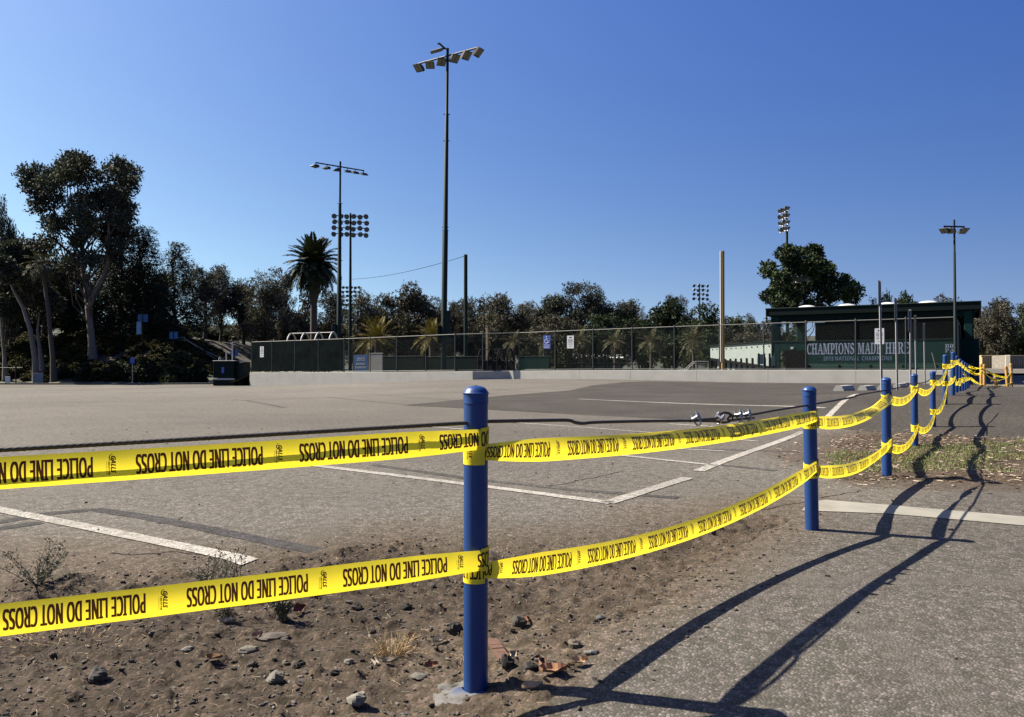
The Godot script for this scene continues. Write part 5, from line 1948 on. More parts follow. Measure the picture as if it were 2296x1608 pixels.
		for s in [-1.0, 1.0]:
			b = MB.new()
			var hgt: float = (q[2] - q[1]) / FOCAL * d
			b.box(Transform3D(Basis(), Vector3(s * q[5] / FOCAL * d * 0.52, at(q[0], q[1], d).y - f.y - hgt / 2, 0.03)), Vector3(q[5] / FOCAL * d * 0.86, hgt, 0.02))
			part("banner", b, M.banner_blue, p)
		if q[0] == 320:
			b = MB.new()
			b.box(Transform3D(Basis(), Vector3(-0.4, at(312, 736, d).y - f.y, 0.05)), Vector3(0.5, 1.3, 0.02))
			part("pale_banner", b, M.banner_pale, p)
	# low rail fence and small signs along the verge
	var lf := thing("verge_rail_fence", "thin dark rail fence along the verge at the far left", "fence", g3(-46, 74.6))
	b = MB.new()
	b.tube([Vector3(-18, 1.55, 0), Vector3(1.6, 1.5, 0)], [0.028], 6)
	part("rail", b, M.fence_metal, lf)
	for k in 6:
		b = MB.new()
		b.tube([Vector3(-15.0 + k * 3.2, -0.1, 0), Vector3(-15.0 + k * 3.2, 1.56, 0)], [0.05], 6)
		part("post", b, M.black, lf)
	for q in [[297, 804, 858, "small blue sign on a thin grey post in front of the dark bushes", 0], [18, 846, 862, "small white sign on the verge at the far left", 1], [86, 838, 862, "pale blue panel standing between the leaning trunks", 2]]:
		var f := g3((q[0] - 1148.0) / FOCAL * 74.3, 74.3)
		var sp := thing("verge_sign", q[3], "sign", f)
		var h: float = at(q[0], q[1], 74.3).y - f.y
		b = MB.new()
		b.tube([Vector3(0, -0.1, 0), Vector3(0, h, 0)], [0.035], 6)
		part("post", b, M.galv, sp)
		b = MB.new()
		var sz: Vector2 = [Vector2(0.42, 0.5), Vector2(0.46, 0.62), Vector2(0.95, 1.1)][q[4]]
		b.box(Transform3D(Basis(), Vector3(0, h - sz.y / 2 + 0.05, 0.05)), Vector3(sz.x, sz.y, 0.02), 0.005)
		part("panel", b, [M.sign_blue, M.sign_white, M.dim_blue][q[4]], sp)
	# green electrical cabinet at the wall's end
	var cf := Vector3(at_height(517, 67.5, 0).x, -0.45, -67.5)
	var cb := thing("electrical_cabinet", "large dark green cabinet with a grey band beside the left end of the wall", "cabinet", cf)
	b = MB.new()
	b.box(Transform3D(Basis(Vector3.UP, -0.18), Vector3(-0.25, 0.98, 0.0)), Vector3(1.85, 2.0, 1.3), 0.03)
	var body := part("body", b, M.green_dark, cb)
	b = MB.new()
	b.box(Transform3D(Basis(Vector3.UP, -0.18), Vector3(0.9, 0.95, -0.15)), Vector3(0.85, 1.95, 1.2), 0.03)
	part("side_body", b, M.green_steel, cb)
	b = MB.new()
	b.box(Transform3D(Basis(Vector3.UP, -0.18), Vector3(-0.33, 0.52, 0.66)), Vector3(1.95, 0.14, 0.06), 0.01)
	part("grey_band", b, M.galv, body)
	for x in [-0.75, -0.1]:
		b = MB.new()
		b.box(Transform3D(Basis(Vector3.UP, -0.18), Vector3(x, 1.1, 0.66 + x * 0.18)), Vector3(0.4, 0.85, 0.03), 0.01)
		part("door_recess", b, M.black, body)
	b = MB.new()
	b.box(Transform3D(Basis(Vector3.UP, -0.18), Vector3(-0.4, 1.25, 0.67)), Vector3(0.24, 0.5, 0.02), 0.01)
	part("blue_label", b, M.sign_blue, body)
	b = MB.new()
	b.box(Transform3D(Basis(Vector3.UP, -0.18), Vector3(-0.2, 2.01, 0.0)), Vector3(2.0, 0.06, 1.4), 0.02)
	part("lid", b, M.concrete, body)
	for q in [[-0.35, 0.75], [0.15, 1.6]]:
		b = MB.new()
		b.tube([Vector3(q[0], 2.0, 0), Vector3(q[0], 2.0 + q[1], 0)], [0.045], 6)
		part("vent_pipe", b, M.galv, cb)
	b = MB.new()
	b.tube([Vector3(-0.9, 2.0, 0.2), Vector3(-0.9, 2.2, 0.2), Vector3(-0.83, 2.28, 0.2), Vector3(-0.76, 2.2, 0.2), Vector3(-0.76, 2.0, 0.2)], [0.035], 6)
	part("vent_hook", b, M.galv, cb)

func g_bank(px: float, d: float) -> Vector3:
	var x := (px - 1148.0) / FOCAL * d
	return Vector3(x, beyond(x, d) + bank(x, d) - 0.1, -d)

func build_right_yard() -> void:
	var b: MB
	for q in [[2228, 72.0, 56, "tan corrugated container at the right, behind the yellow posts", M.tan_steel], [2296, 68.0, 68, "weathered grey container at the right edge with a pale end frame", M.grey_steel]]:
		var d: float = q[1]
		var x: float = (q[0] - 1148.0) / FOCAL * d
		var y := at(q[0], 829, d).y
		var o := thing("shipping_container", q[3], "container", Vector3(x, y, -d))
		var w: float = q[2] / FOCAL * d
		var h := at(q[0], 797, d).y - y
		b = MB.new()
		b.box(Transform3D(Basis(), Vector3(0, h / 2, -1.2)), Vector3(w, h, 2.4), 0.02)
		part("body", b, q[4], o)
		var n := 14
		for k in n:
			var c := MB.new()
			c.prism(Transform3D(Basis(Vector3.RIGHT, PI / 2), Vector3(-w / 2 + w * (k + 0.5) / n, h / 2, 0.0)), PackedVector2Array([Vector2(-w / n * 0.36, 0), Vector2(w / n * 0.36, 0), Vector2(w / n * 0.22, 0.09), Vector2(-w / n * 0.22, 0.09)]), h * 0.88)
			part("corrugation", c, q[4], o)
		b = MB.new()
		b.box(Transform3D(Basis(), Vector3(0, h - 0.05, 0.03)), Vector3(w + 0.05, 0.12, 0.12), 0.02)
		part("top_rail", b, q[4], o)
		b = MB.new()
		b.box(Transform3D(Basis(), Vector3(0, 0.06, 0.03)), Vector3(w + 0.05, 0.12, 0.12), 0.02)
		part("bottom_rail", b, q[4], o)
		if q[0] == 2296:
			b = MB.new()
			b.box(Transform3D(Basis(Vector3.UP, -0.5), Vector3(-w / 2 - 0.08, h / 2, 0.02)), Vector3(0.36, h * 1.04, 0.1), 0.02)
			part("end_frame", b, M.tan_light, o)
	# the low kerbed bank in shade across the yard
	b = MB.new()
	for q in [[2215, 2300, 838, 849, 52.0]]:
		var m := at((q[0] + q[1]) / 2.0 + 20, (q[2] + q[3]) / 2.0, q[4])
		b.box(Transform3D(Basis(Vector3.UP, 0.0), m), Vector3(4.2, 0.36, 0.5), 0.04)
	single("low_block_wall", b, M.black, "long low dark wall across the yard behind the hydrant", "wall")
	# yellow guard posts round the hydrant
	var feet := []
	for q in [[2200, 816, 867, 37.0, 0.0, "first yellow guard post left of the hydrant, beside the return wall"], [2207, 817, 868, 36.4, 0.0, "second yellow guard post left of the hydrant, nearer to it"], [2259, 821, 870, 36.5, -0.07, "leaning yellow guard post right of the hydrant"], [2268, 815, 871, 35.8, -0.02, "upright yellow guard post right of the hydrant, outermost"]]:
		var f := g3((q[0] - 1148.0) / FOCAL * q[3], q[3])
		f.y = at(q[0], q[2], q[3]).y
		var o := thing("guard_post", q[5], "post", f, "yellow guard posts round the hydrant")
		var h: float = at(q[0], q[1], q[3]).y - f.y
		b = MB.new()
		b.lathe(Transform3D(Basis(Vector3(0, 0, 1), -float(q[4])), Vector3.ZERO), [Vector2(0.062, -0.3), Vector2(0.062, h - 0.03), Vector2(0.05, h), Vector2(0, h + 0.005)], 14)
		part("post", b, M.yellow_post, o)
		b = MB.new()
		b.lathe(Transform3D(Basis(Vector3(0, 0, 1), -float(q[4])), Vector3.ZERO), [Vector2(0.066, h * 0.86), Vector2(0.066, h * 0.94)], 14)
		part("band", b, M.yellow_post, o)
		feet.append([f, h])
	var d2 := 37.6
	var hf := Vector3((2232.0 - 1148.0) / FOCAL * d2, at(2232, 867, d2).y, -d2)
	var hy := thing("fire_hydrant", "tan fire hydrant standing between the yellow guard posts", "fire hydrant", hf)
	b = MB.new()
	b.lathe(Transform3D(), [Vector2(0.14, -0.2), Vector2(0.14, 0.04), Vector2(0.095, 0.06), Vector2(0.09, 0.34), Vector2(0.115, 0.35), Vector2(0.115, 0.38), Vector2(0.1, 0.385)], 16)
	part("barrel", b, M.hydrant, hy)
	b = MB.new()
	b.lathe(Transform3D(), [Vector2(0.1, 0.385), Vector2(0.098, 0.43), Vector2(0.07, 0.48), Vector2(0.03, 0.505), Vector2(0.03, 0.53), Vector2(0, 0.53)], 16)
	part("bonnet", b, M.hydrant, hy)
	for q in [[Vector3(0, 0.24, 0.09), Vector3.RIGHT, PI / 2, 0.055], [Vector3(-0.09, 0.25, 0), Vector3(0, 0, 1), PI / 2, 0.04], [Vector3(0.09, 0.25, 0), Vector3(0, 0, 1), -PI / 2, 0.04]]:
		b = MB.new()
		b.lathe(Transform3D(Basis(q[1], q[2]), q[0]), [Vector2(q[3], -0.03), Vector2(q[3], 0.05), Vector2(q[3] * 1.25, 0.05), Vector2(q[3] * 1.25, 0.085), Vector2(0.02, 0.09), Vector2(0.02, 0.12), Vector2(0, 0.12)], 10)
		part("nozzle_cap", b, M.hydrant, hy)
	posts_yellow = feet
	# a parked white vehicle glimpsed beyond the containers
	var vf := at(2222, 800, 110.0)
	var car := thing("parked_truck", "white truck roof glimpsed above the tan container", "truck", vf - Vector3(0, 1.6, 0))
	b = MB.new()
	b.box(Transform3D(Basis(), Vector3(0, 1.35, 0)), Vector3(1.9, 1.1, 2.0), 0.25)
	part("cab", b, M.white, car)
	b = MB.new()
	b.box(Transform3D(Basis(), Vector3(-1.6, 0.9, 0)), Vector3(2.6, 0.7, 2.0), 0.1)
	part("bed", b, M.galv, car)
	b = MB.new()
	b.box(Transform3D(Basis(), Vector3(0.0, 1.55, 1.0)), Vector3(1.5, 0.4, 0.04), 0.02)
	part("window", b, M.black, car)

var posts_yellow := []

func build_lot_furniture() -> void:
	var b: MB
	# sign posts seen edge-on
	var u := Vector3(0.495, 0, -0.869)
	var k := 0
	for q in [[1976, 22.5, 629, 880, 687, "tallest steel sign post, nearest of the row, sign seen edge-on"], [2011, 26.8, 668, 876, 722, "second steel sign post from the nearest"], [2041, 30.0, 694, 872, 744, "third steel sign post, middle of the row"], [2054, 32.5, 707, 870, 763, "fourth steel sign post, just right of the middle one"], [2073.5, 36.5, 725, 862, 765, "shortest steel sign post, farthest of the row"]]:
		var d: float = q[1]
		var f := g3((q[0] - 1148.0) / FOCAL * d, d)
		var o := thing("sign_post", q[5], "sign post", f, "edge-on steel sign posts")
		var h: float = at(q[0], q[2], d).y - f.y
		var sb: float = at(q[0], q[4], d).y - f.y
		b = MB.new()
		# U-channel
		var ch := PackedVector2Array([Vector2(-0.042, 0.016), Vector2(-0.03, 0.016), Vector2(-0.02, -0.014), Vector2(0.02, -0.014), Vector2(0.03, 0.016), Vector2(0.042, 0.016), Vector2(0.042, 0.020), Vector2(0.028, 0.020), Vector2(0.018, -0.010), Vector2(-0.018, -0.010), Vector2(-0.028, 0.020), Vector2(-0.042, 0.020)])
		b.prism(Transform3D(Basis(Vector3.RIGHT, PI / 2) , Vector3(0, h / 2 - 0.15, 0)), ch, h + 0.3)
		var lean := [-0.012, -0.01, 0.004, -0.012, -0.01][k] as float
		var post := part("channel_post", b, M.galv, o)
		post.basis = Basis(Vector3(0, 0, 1), -lean) * Basis(Vector3.UP, 0.55)
		b = MB.new()
		var bs := Basis(u, Vector3.UP, u.cross(Vector3.UP))
		b.box(Transform3D(bs, Vector3(-0.05, (h + sb) / 2, 0.0) + u * 0.0), Vector3(0.3, h - sb, 0.012), 0.003)
		var pl := part("sign_panel", b, M.sign_back, o)
		b = MB.new()
		b.box(Transform3D(bs, Vector3(-0.028, sb + 0.12, 0)), Vector3(0.06, 0.04, 0.03), 0.004)
		b.box(Transform3D(bs, Vector3(-0.028, h - 0.12, 0)), Vector3(0.06, 0.04, 0.03), 0.004)
		part("bolt_clamp", b, M.galv, pl)
		k += 1
	# wheel stops, lined up with the stalls
	for q in [[1893, 23.2, "concrete wheel stop nearest to the white corner line"], [1944, 25.6, "second concrete wheel stop, left of the tallest sign post"], [1985, 27.8, "third concrete wheel stop, behind the third blue post"], [2018, 30.2, "dim fourth wheel stop, right of the second sign post"], [2030, 33.4, "dim farthest wheel stop"]]:
		var d: float = q[1]
		var f := g3((q[0] - 1148.0) / FOCAL * d, d, 0.0)
		var o := thing("wheel_stop", q[2], "wheel stop", f, "concrete wheel stops")
		var dir := Vector3(0.56, 0, -0.83).normalized()
		var t := Basis(dir, Vector3.UP, dir.cross(Vector3.UP))
		b = MB.new()
		var prof := PackedVector2Array([Vector2(-0.145, -0.03), Vector2(0.145, -0.03), Vector2(0.135, 0.05), Vector2(0.085, 0.145), Vector2(0.07, 0.155), Vector2(-0.07, 0.155), Vector2(-0.085, 0.145), Vector2(-0.135, 0.05)])
		b.prism(Transform3D(t * Basis(Vector3.UP, PI / 2), Vector3.ZERO), prof, 1.45)
		part("block", b, M.concrete, o)
		b = MB.new()
		for s in [-0.6, 0.6]:
			b.lathe(Transform3D(Basis(), t * Vector3(s, 0.153, 0)), [Vector2(0.018, 0), Vector2(0.018, 0.006), Vector2(0, 0.008)], 8)
		part("anchor_bolt", b, M.rust, o)

func build_bollards_and_tape() -> void:
	var order := ["nearest blue post, standing in bare soil with both tapes wrapped round it", "second blue post, beside the end of the concrete strip", "third blue post, standing in the mulch patch before the tallest sign post", "fourth blue post, at the far edge of the mulch patch", "fifth blue post, where the slack cable ends its run on the flat", "sixth blue post, first of those on the rise", "seventh blue post, highest top of all", "eighth blue post, with loose loops of tape round it", "ninth blue post, fifth from the far end", "tenth blue post, fourth from the far end", "eleventh blue post, third from the far end", "twelfth blue post, second from the far end", "last blue post, farthest of the row beside the shaded return wall"]
	var spec := [[1066.5, 1567, 2.48, 865], [1821, 1186, 4.56, 866], [1989, 1068, 6.63, 846], [2051.5, 1005, 9.22, 838], [2092.5, 957, 11.6, 832], [2119, 907, 13.3, 795], [2136.7, 884.7, 14.3, 789], [2144.8, 881.4, 16.4, 798], [2152.2, 879.4, 19.6, 804.5], [2158.6, 877, 21.7, 809], [2164.3, 875, 23.7, 813], [2169, 871.6, 26.4, 816], [2172.6, 869.5, 28.8, 818.5]]
	var R := 0.0365
	var tilt := [0.0, -0.016, -0.004, -0.003, 0.0, 0.012, 0.016, 0.012, 0.01, 0.008, 0.008, 0.006, 0.006]
	var std := bollard(R, 0.80)
	var tall := bollard(R, 0.0 + at(1066.5, 865, 2.48).y - at(1066.5, 1567, 2.48).y)
	var off := thing("blue_bollard", "blue post standing beyond the left edge of the view", "bollard", Vector3(-2.55, -0.1, -1.35), "blue posts strung with tape")
	for ch in std.get_children(): off.add_child(ch.duplicate(), true)
	for i in spec.size():
		var q: Array = spec[i]
		var f := at(q[0], q[1], q[2])
		var h := at(q[0], q[3], q[2]).y - f.y
		var o := thing("blue_bollard", order[i], "bollard", f, "blue posts strung with tape")
		for ch in (tall if i == 0 else std).get_children(): o.add_child(ch.duplicate(), true)
		o.basis = Basis(Vector3(0, 0, 1), -float(tilt[i])) * Basis.from_scale(Vector3(1, 1.0 if i == 0 else h / 0.80, 1))
		posts.append([f, h, R, tilt[i]])
	std.free()
	tall.free()
	# ---- the two tapes
	var up_in := [983, 932, 887, 866, 856, 818, 812, 809, 814, 820.5, 826, 829, 830.5]
	var up_out := [1012, 946, 897, 873, 858, 822, 813, 812, 817, 822, 827, 830, 831]
	var lo_in := [1250, 1043, 990, 954, 919, 862, 846, 853, 851, 849.5, 848.5, 848, 847.5]
	var lo_out := [1275, 1056, 1004, 961, 924, 860, 853, 860, 852, 850, 849, 848, 847.5]
	var up_sag := [0.012, 0.035, 0.07, 0.07, 0.09, 0.10, 0.02, 0.02, 0.05, 0.04, 0.04, 0.05, 0.05]
	var lo_sag := [0.012, 0.10, 0.075, 0.10, 0.12, 0.12, 0.03, 0.06, 0.05, 0.04, 0.04, 0.04, 0.04]
	for which in 2:
		var t := thing("police_tape", ["upper yellow police-line tape strung along the row of blue posts", "lower yellow police-line tape strung along the row of blue posts"][which], "barrier tape", Vector3.ZERO, "")
		var ins: Array = up_in if which == 0 else lo_in
		var outs: Array = up_out if which == 0 else lo_out
		var sags: Array = up_sag if which == 0 else lo_sag
		var s := -0.067 if which == 0 else 0.214
		var prev := Vector3(-2.55, [0.615, 0.288][which], -1.35)
		var prev_c := Vector3(-2.55, 0, -1.35)
		s = TAPE_REPEAT * 10.0 + s
		for i in posts.size():
			var f: Vector3 = posts[i][0]
			var c := f
			var d := -f.z
			var y_in := at(0, ins[i], d).y
			var y_out := at(0, outs[i], d).y
			c.x += sin(posts[i][3]) * (y_in - f.y)
			var v := Vector3(c.x - prev_c.x, 0, c.z - prev_c.z).normalized()
			var th0 := atan2(-v.z, v.x)
			var nxt := v
			if i + 1 < posts.size():
				nxt = Vector3(posts[i + 1][0].x - c.x, 0, posts[i + 1][0].z - c.z).normalized()
			var th1 := TAU + atan2(-nxt.z, nxt.x)
			var r: float = R + 0.001 + 0.002 * which * 0.0
			var from := prev_c + Vector3(sin(th0), 0, cos(th0)) * r
			from.y = prev.y
			var to := Vector3(c.x + sin(th0) * (r + 0.0025), y_in, c.z + cos(th0) * (r + 0.0025))
			var roll := [0.05, 0.02, 0.0, 0.03, 0.0]
			var pinch := [0.9, 0.78]
			var curl := 0.012
			if i == 1:
				roll = [0.05, -0.15, -0.30, -0.42, -0.1] if which == 0 else [0.05, -0.05, -0.12, -0.18, -0.05]
				curl = 0.020 if which == 0 else 0.014
				pinch = [0.62, 0.75]
			elif i >= 2:
				roll = [0.1, 0.25 * sin(i * 2.1 + which), -0.25 * sin(i * 1.3 + which * 2.0) - 0.1, 0.05]
				pinch = [0.8, 0.75]
				curl = 0.010
				if which == 0 and i == 2:
					roll = [0.0, -0.1, -0.5, -1.25, -0.6]
			s = ribbon("span", span_rows(from, to, sags[i], roll, pinch, curl, i * 3 + which, 0.02 if i < 3 else 0.06, 0.004), s, t)
			s = ribbon("wrap", wrap_rows(c, r, y_in, y_out, th0, th1, 0.02), s, t)
			prev = Vector3(0, y_out, 0)
			prev_c = c
	# loose loops and the strands tied off to the yellow guard posts
	var loose := thing("loose_tape", "slack yellow tape tied from the last blue posts to the yellow guard posts", "barrier tape", Vector3.ZERO)
	var yp := posts_yellow
	var links := [
		[tie(11, 821), guard(0, 825), 0.05, 0.7], [tie(12, 833), guard(1, 834), 0.12, 0.9], [guard(1, 829), guard(2, 846), 0.10, 0.4], [guard(1, 837), guard(3, 833), 0.35, 1.2], [tie(12, 847), guard(0, 862), 0.06, 1.2], [guard(1, 864), guard(3, 857), 0.10, 1.3], [tie(12, 831), guard(0, 831), 0.15, 0.2],
	]
	var n := 0
	for l in links:
		n += 1
		ribbon("span", span_rows(l[0], l[1], l[2], [l[3], l[3] * 0.4, l[3] * 1.4, l[3]], [0.6, 0.6], 0.006, 40 + n, 0.08, 0.008), n * 0.13, loose)
	for l in [[7, 846, 0.07], [10, 827, 0.08], [12, 829, 0.12]]:
		var a := tie(l[0], l[1])
		var rows := []
		for k in 19:
			var g := PI * k / 18.0
			rows.append([a + Vector3(0.05 + absf(l[2]) * sin(g), -0.18 * (1.0 - cos(g)) * 0.5 * signf(l[2]) * -1.0 - 0.1, 0.05), Vector3(0.3 * cos(g), 1, 0.5 * sin(g)).normalized(), Vector3(0.3, 0, 1).normalized(), 0.8, 0.006])
		ribbon("loop", rows, 0.3, loose)
	build_cable()

func tie(i: int, py: float) -> Vector3:
	var f: Vector3 = posts[i][0]
	return Vector3(f.x + 0.03, at(0, py, -f.z).y, f.z + 0.03)

func guard(i: int, py: float) -> Vector3:
	var f: Vector3 = posts_yellow[i][0]
	return Vector3(f.x, at(0, py, -f.z).y, f.z + 0.07)

func between(i: int, px: float, py: float) -> Vector3:
	# the point above the line from post i to the next that is seen at this pixel
	var a: Vector3 = posts[i][0]
	var z: Vector3 = posts[i + 1][0]
	var p := hit_line(px, Vector2(a.x, -a.z), Vector2(z.x, -z.z))
	return Vector3(p.x, at(px, py, p.y).y, -p.y)

func rope(pts: Array, r: float, twist: bool, b: MB) -> void:
	# a laid wire rope: six strands swept along a smooth line
	var curve := Curve3D.new()
	curve.bake_interval = 0.01
	for i in pts.size():
		var t: Vector3 = (pts[mini(i + 1, pts.size() - 1)] - pts[maxi(i - 1, 0)]) / 6.0
		curve.add_point(pts[i], -t, t)
	var ln := curve.get_baked_length()
	var step := 0.005 if twist else 0.03
	var n := int(ln / step)
	var sides := 24 if twist else 8
	var first := b.v.size()
	for i in n + 1:
		var s := ln * i / n
		var p := curve.sample_baked(s, true)
		var q := curve.sample_baked(minf(s + 0.004, ln), true)
		var o := curve.sample_baked(maxf(s - 0.004, 0.0), true)
		var t := (q - o).normalized()
		var x: Vector3 = t.cross(Vector3.UP).normalized()
		var y := x.cross(t)
		for k in sides + 1:
			var a := TAU * k / sides
			var w := 6.0 * (a - s * 62.0)
			var rr := r * (1.0 - 0.16 * (0.5 - 0.5 * cos(w))) if twist else r
			var sl := 0.16 * 6.0 * 0.5 * sin(w) if twist else 0.0
			var d := x * cos(a) + y * sin(a)
			var g := -x * sin(a) + y * cos(a)
			b.vert(p + d * rr, (d + g * sl - t * sl * 0.35).normalized())
	for i in n:
		for k in sides:
			var a := first + i * (sides + 1) + k
			var e := a + sides + 1
			b.ix.append(a); b.ix.append(a + 1); b.ix.append(e)
			b.ix.append(e); b.ix.append(a + 1); b.ix.append(e + 1)

func build_cable() -> void:
	var o := thing("steel_cable", "dark steel cable threaded through the blue posts, joined by clamps at a looped eye", "cable", Vector3.ZERO)
	var hole := [946, 908, 875, 860, 845]
	var c := []
	for i in 5:
		c.append(Vector3(posts[i][0].x + sin(posts[i][3]) * 0.7, at(0, hole[i], -posts[i][0].z).y, posts[i][0].z))
	var R := 0.0062
	var b := MB.new()
	rope([Vector3(-2.55, 0.655, -1.35), Vector3(-2.55, 0.655, -1.35).lerp(c[0], 0.5) - Vector3(0, 0.006, 0), c[0] + Vector3(0.03, 0, 0)], R, true, b)
	part("rope_run", b, M.cable, o)
	b = MB.new()
	rope([c[0] - Vector3(0.03, 0, 0), between(0, 1180, 943.5), between(0, 1270, 942.5), between(0, 1288, 947), between(0, 1306, 949.5), between(0, 1340, 947), between(0, 1450, 944.5), between(0, 1556, 943.5), between(0, 1600, 941)], R, true, b)
	part("rope_run", b, M.cable, o)
	b = MB.new()
	rope([between(0, 1545, 944.5), between(0, 1575, 941), between(0, 1605, 938), between(0, 1612, 930), between(0, 1624, 925.5), between(0, 1636, 928), between(0, 1642, 936), between(0, 1636, 944.5), between(0, 1622, 947.5), between(0, 1606, 945), between(0, 1575, 944)], R, true, b)
	part("eye_loop", b, M.cable, o)
	b = MB.new()
	rope([between(0, 1690, 937), between(0, 1660, 940), between(0, 1636, 942.5), between(0, 1631, 937), between(0, 1640, 933), between(0, 1660, 932), between(0, 1690, 929), between(0, 1740, 920), c[1] + (c[1] - c[0]).normalized() * 0.02], R * 0.95, true, b)
	part("eye_loop", b, M.cable, o)
	b = MB.new()
	rope([c[1], between(1, 1900, 893), between(1, 1918, 889), between(1, 1924, 886), c[2]], R, false, b)
	part("rope_run", b, M.cable, o)
	b = MB.new()
	rope([c[2], between(2, 2016, 869), between(2, 2026, 864), between(2, 2031, 867), between(2, 2035, 862), c[3], between(3, 2075, 857), c[4], c[4] + Vector3(0.25, 0.09, -0.4), c[4] + Vector3(0.5, 0.36, -1.0)], R, false, b)
	part("rope_run", b, M.cable, o)
	# wire rope clamps
	var tan: Vector3 = (c[1] - c[0]).normalized()
	var k := 0
	for q in [[1563, 943, -0.5], [1611, 941, 0.5], [1657, 936, -0.25], [1677, 934, -0.35]]:
		var p := between(0, q[0], q[1])
		var z := tan
		var y := Vector3(0, cos(q[2]), 0) + z.cross(Vector3.UP).normalized() * sin(q[2])
		var x: Vector3 = y.cross(z).normalized()
		var t := Transform3D(Basis(x, y.normalized(), z), p)
		b = MB.new()
		b.box(Transform3D(t.basis, t * Vector3(0, 0.013, 0)), Vector3(0.040, 0.013, 0.026), 0.005)
		b.box(Transform3D(t.basis, t * Vector3(0.013, 0.004, 0)), Vector3(0.010, 0.014, 0.024), 0.004)
		b.box(Transform3D(t.basis, t * Vector3(-0.013, 0.004, 0)), Vector3(0.010, 0.014, 0.024), 0.004)
		var cl := part("clamp_saddle", b, M.zinc, o)
		b = MB.new()
		var u := []
		for e in 13:
			var a := PI * e / 12.0
			u.append(t * Vector3(0.0135 * cos(a), -0.006 - 0.0155 * sin(a), 0.0))
		u.push_front(t * Vector3(0.0135, 0.036, 0))
		u.push_back(t * Vector3(-0.0135, 0.036, 0))
		b.tube(u, [0.0042], 8)
		part("u_bolt", b, M.zinc, cl)
		for sx in [-0.0135, 0.0135]:
			b = MB.new()
			b.lathe(Transform3D(t.basis, t * Vector3(sx, 0.0195, 0)), [Vector2(0, 0), Vector2(0.0085, 0), Vector2(0.0085, 0.008), Vector2(0, 0.008)], 6)
			part("nut", b, M.zinc, cl)
		k += 1

func soil_height(x: float, d: float, q: float) -> float:
	var n1 := noise.get_noise_2d(x * 22.0, d * 22.0)
	var edge := smoothstep(-0.16, 0.22, q + 0.16 * n1)
	var clod := maxf(0.0, noise.get_noise_2d(x * 160.0 + 70.0, d * 160.0) - 0.08)
	return lerpf(-0.03, 0.012, edge) + edge * (0.016 * n1 + 0.010 * noise.get_noise_2d(x * 75.0, d * 75.0) + 0.040 * clod + 0.006 * noise.get_noise_2d(x * 420.0, d * 420.0))

func soil_mesh(poly: PackedVector2Array, lo: Vector2, hi: Vector2, step: float, c1: Vector3, c2: Vector3, c3: Vector3) -> MB:
	var b := MB.new()
	var nx := int((hi.x - lo.x) / step)
	var nd := int((hi.y - lo.y) / step)
	var idx := PackedInt32Array()
	idx.resize((nx + 1) * (nd + 1))
	idx.fill(-1)
	for j in nd + 1:
		for i in nx + 1:
			var p := lo + Vector2(i, j) * step
			var q := poly_dist(poly, p)
			if q < -0.28: continue
			var h := soil_height(p.x, p.y, q)
			var n2 := noise.get_noise_2d(p.x * 9.0 + 11.0, p.y * 9.0)
			var n3 := noise.get_noise_2d(p.x * 60.0, p.y * 60.0 + 31.0)
			var t := clampf(0.45 + 0.8 * n2 + 0.5 * n3, 0.0, 1.0)
			var c := c1.lerp(c2, t)
			c = c.lerp(c3, smoothstep(0.25, -0.15, q + 0.3 * n2) * 0.85)
			b.col = Color(c.x, c.y, c.z)
			idx[j * (nx + 1) + i] = b.v.size()
			b.vert(g3(p.x, p.y, h), Vector3.UP, p)
	for j in nd:
		for i in nx:
			var a := idx[j * (nx + 1) + i]
			var e := idx[j * (nx + 1) + i + 1]
			var f := idx[(j + 1) * (nx + 1) + i]
			var g := idx[(j + 1) * (nx + 1) + i + 1]
			if a < 0 or e < 0 or f < 0 or g < 0: continue
			b.ix.append(a); b.ix.append(f); b.ix.append(e)
			b.ix.append(e); b.ix.append(f); b.ix.append(g)
	var acc := PackedVector3Array()
	acc.resize(b.v.size())
	for k in range(0, b.ix.size(), 3):
		var p := b.v[b.ix[k]]
		var nn := (b.v[b.ix[k + 2]] - p).cross(b.v[b.ix[k + 1]] - p)
		for e in 3: acc[b.ix[k + e]] += nn
	for k in acc.size(): b.n[k] = acc[k].normalized()
	return b

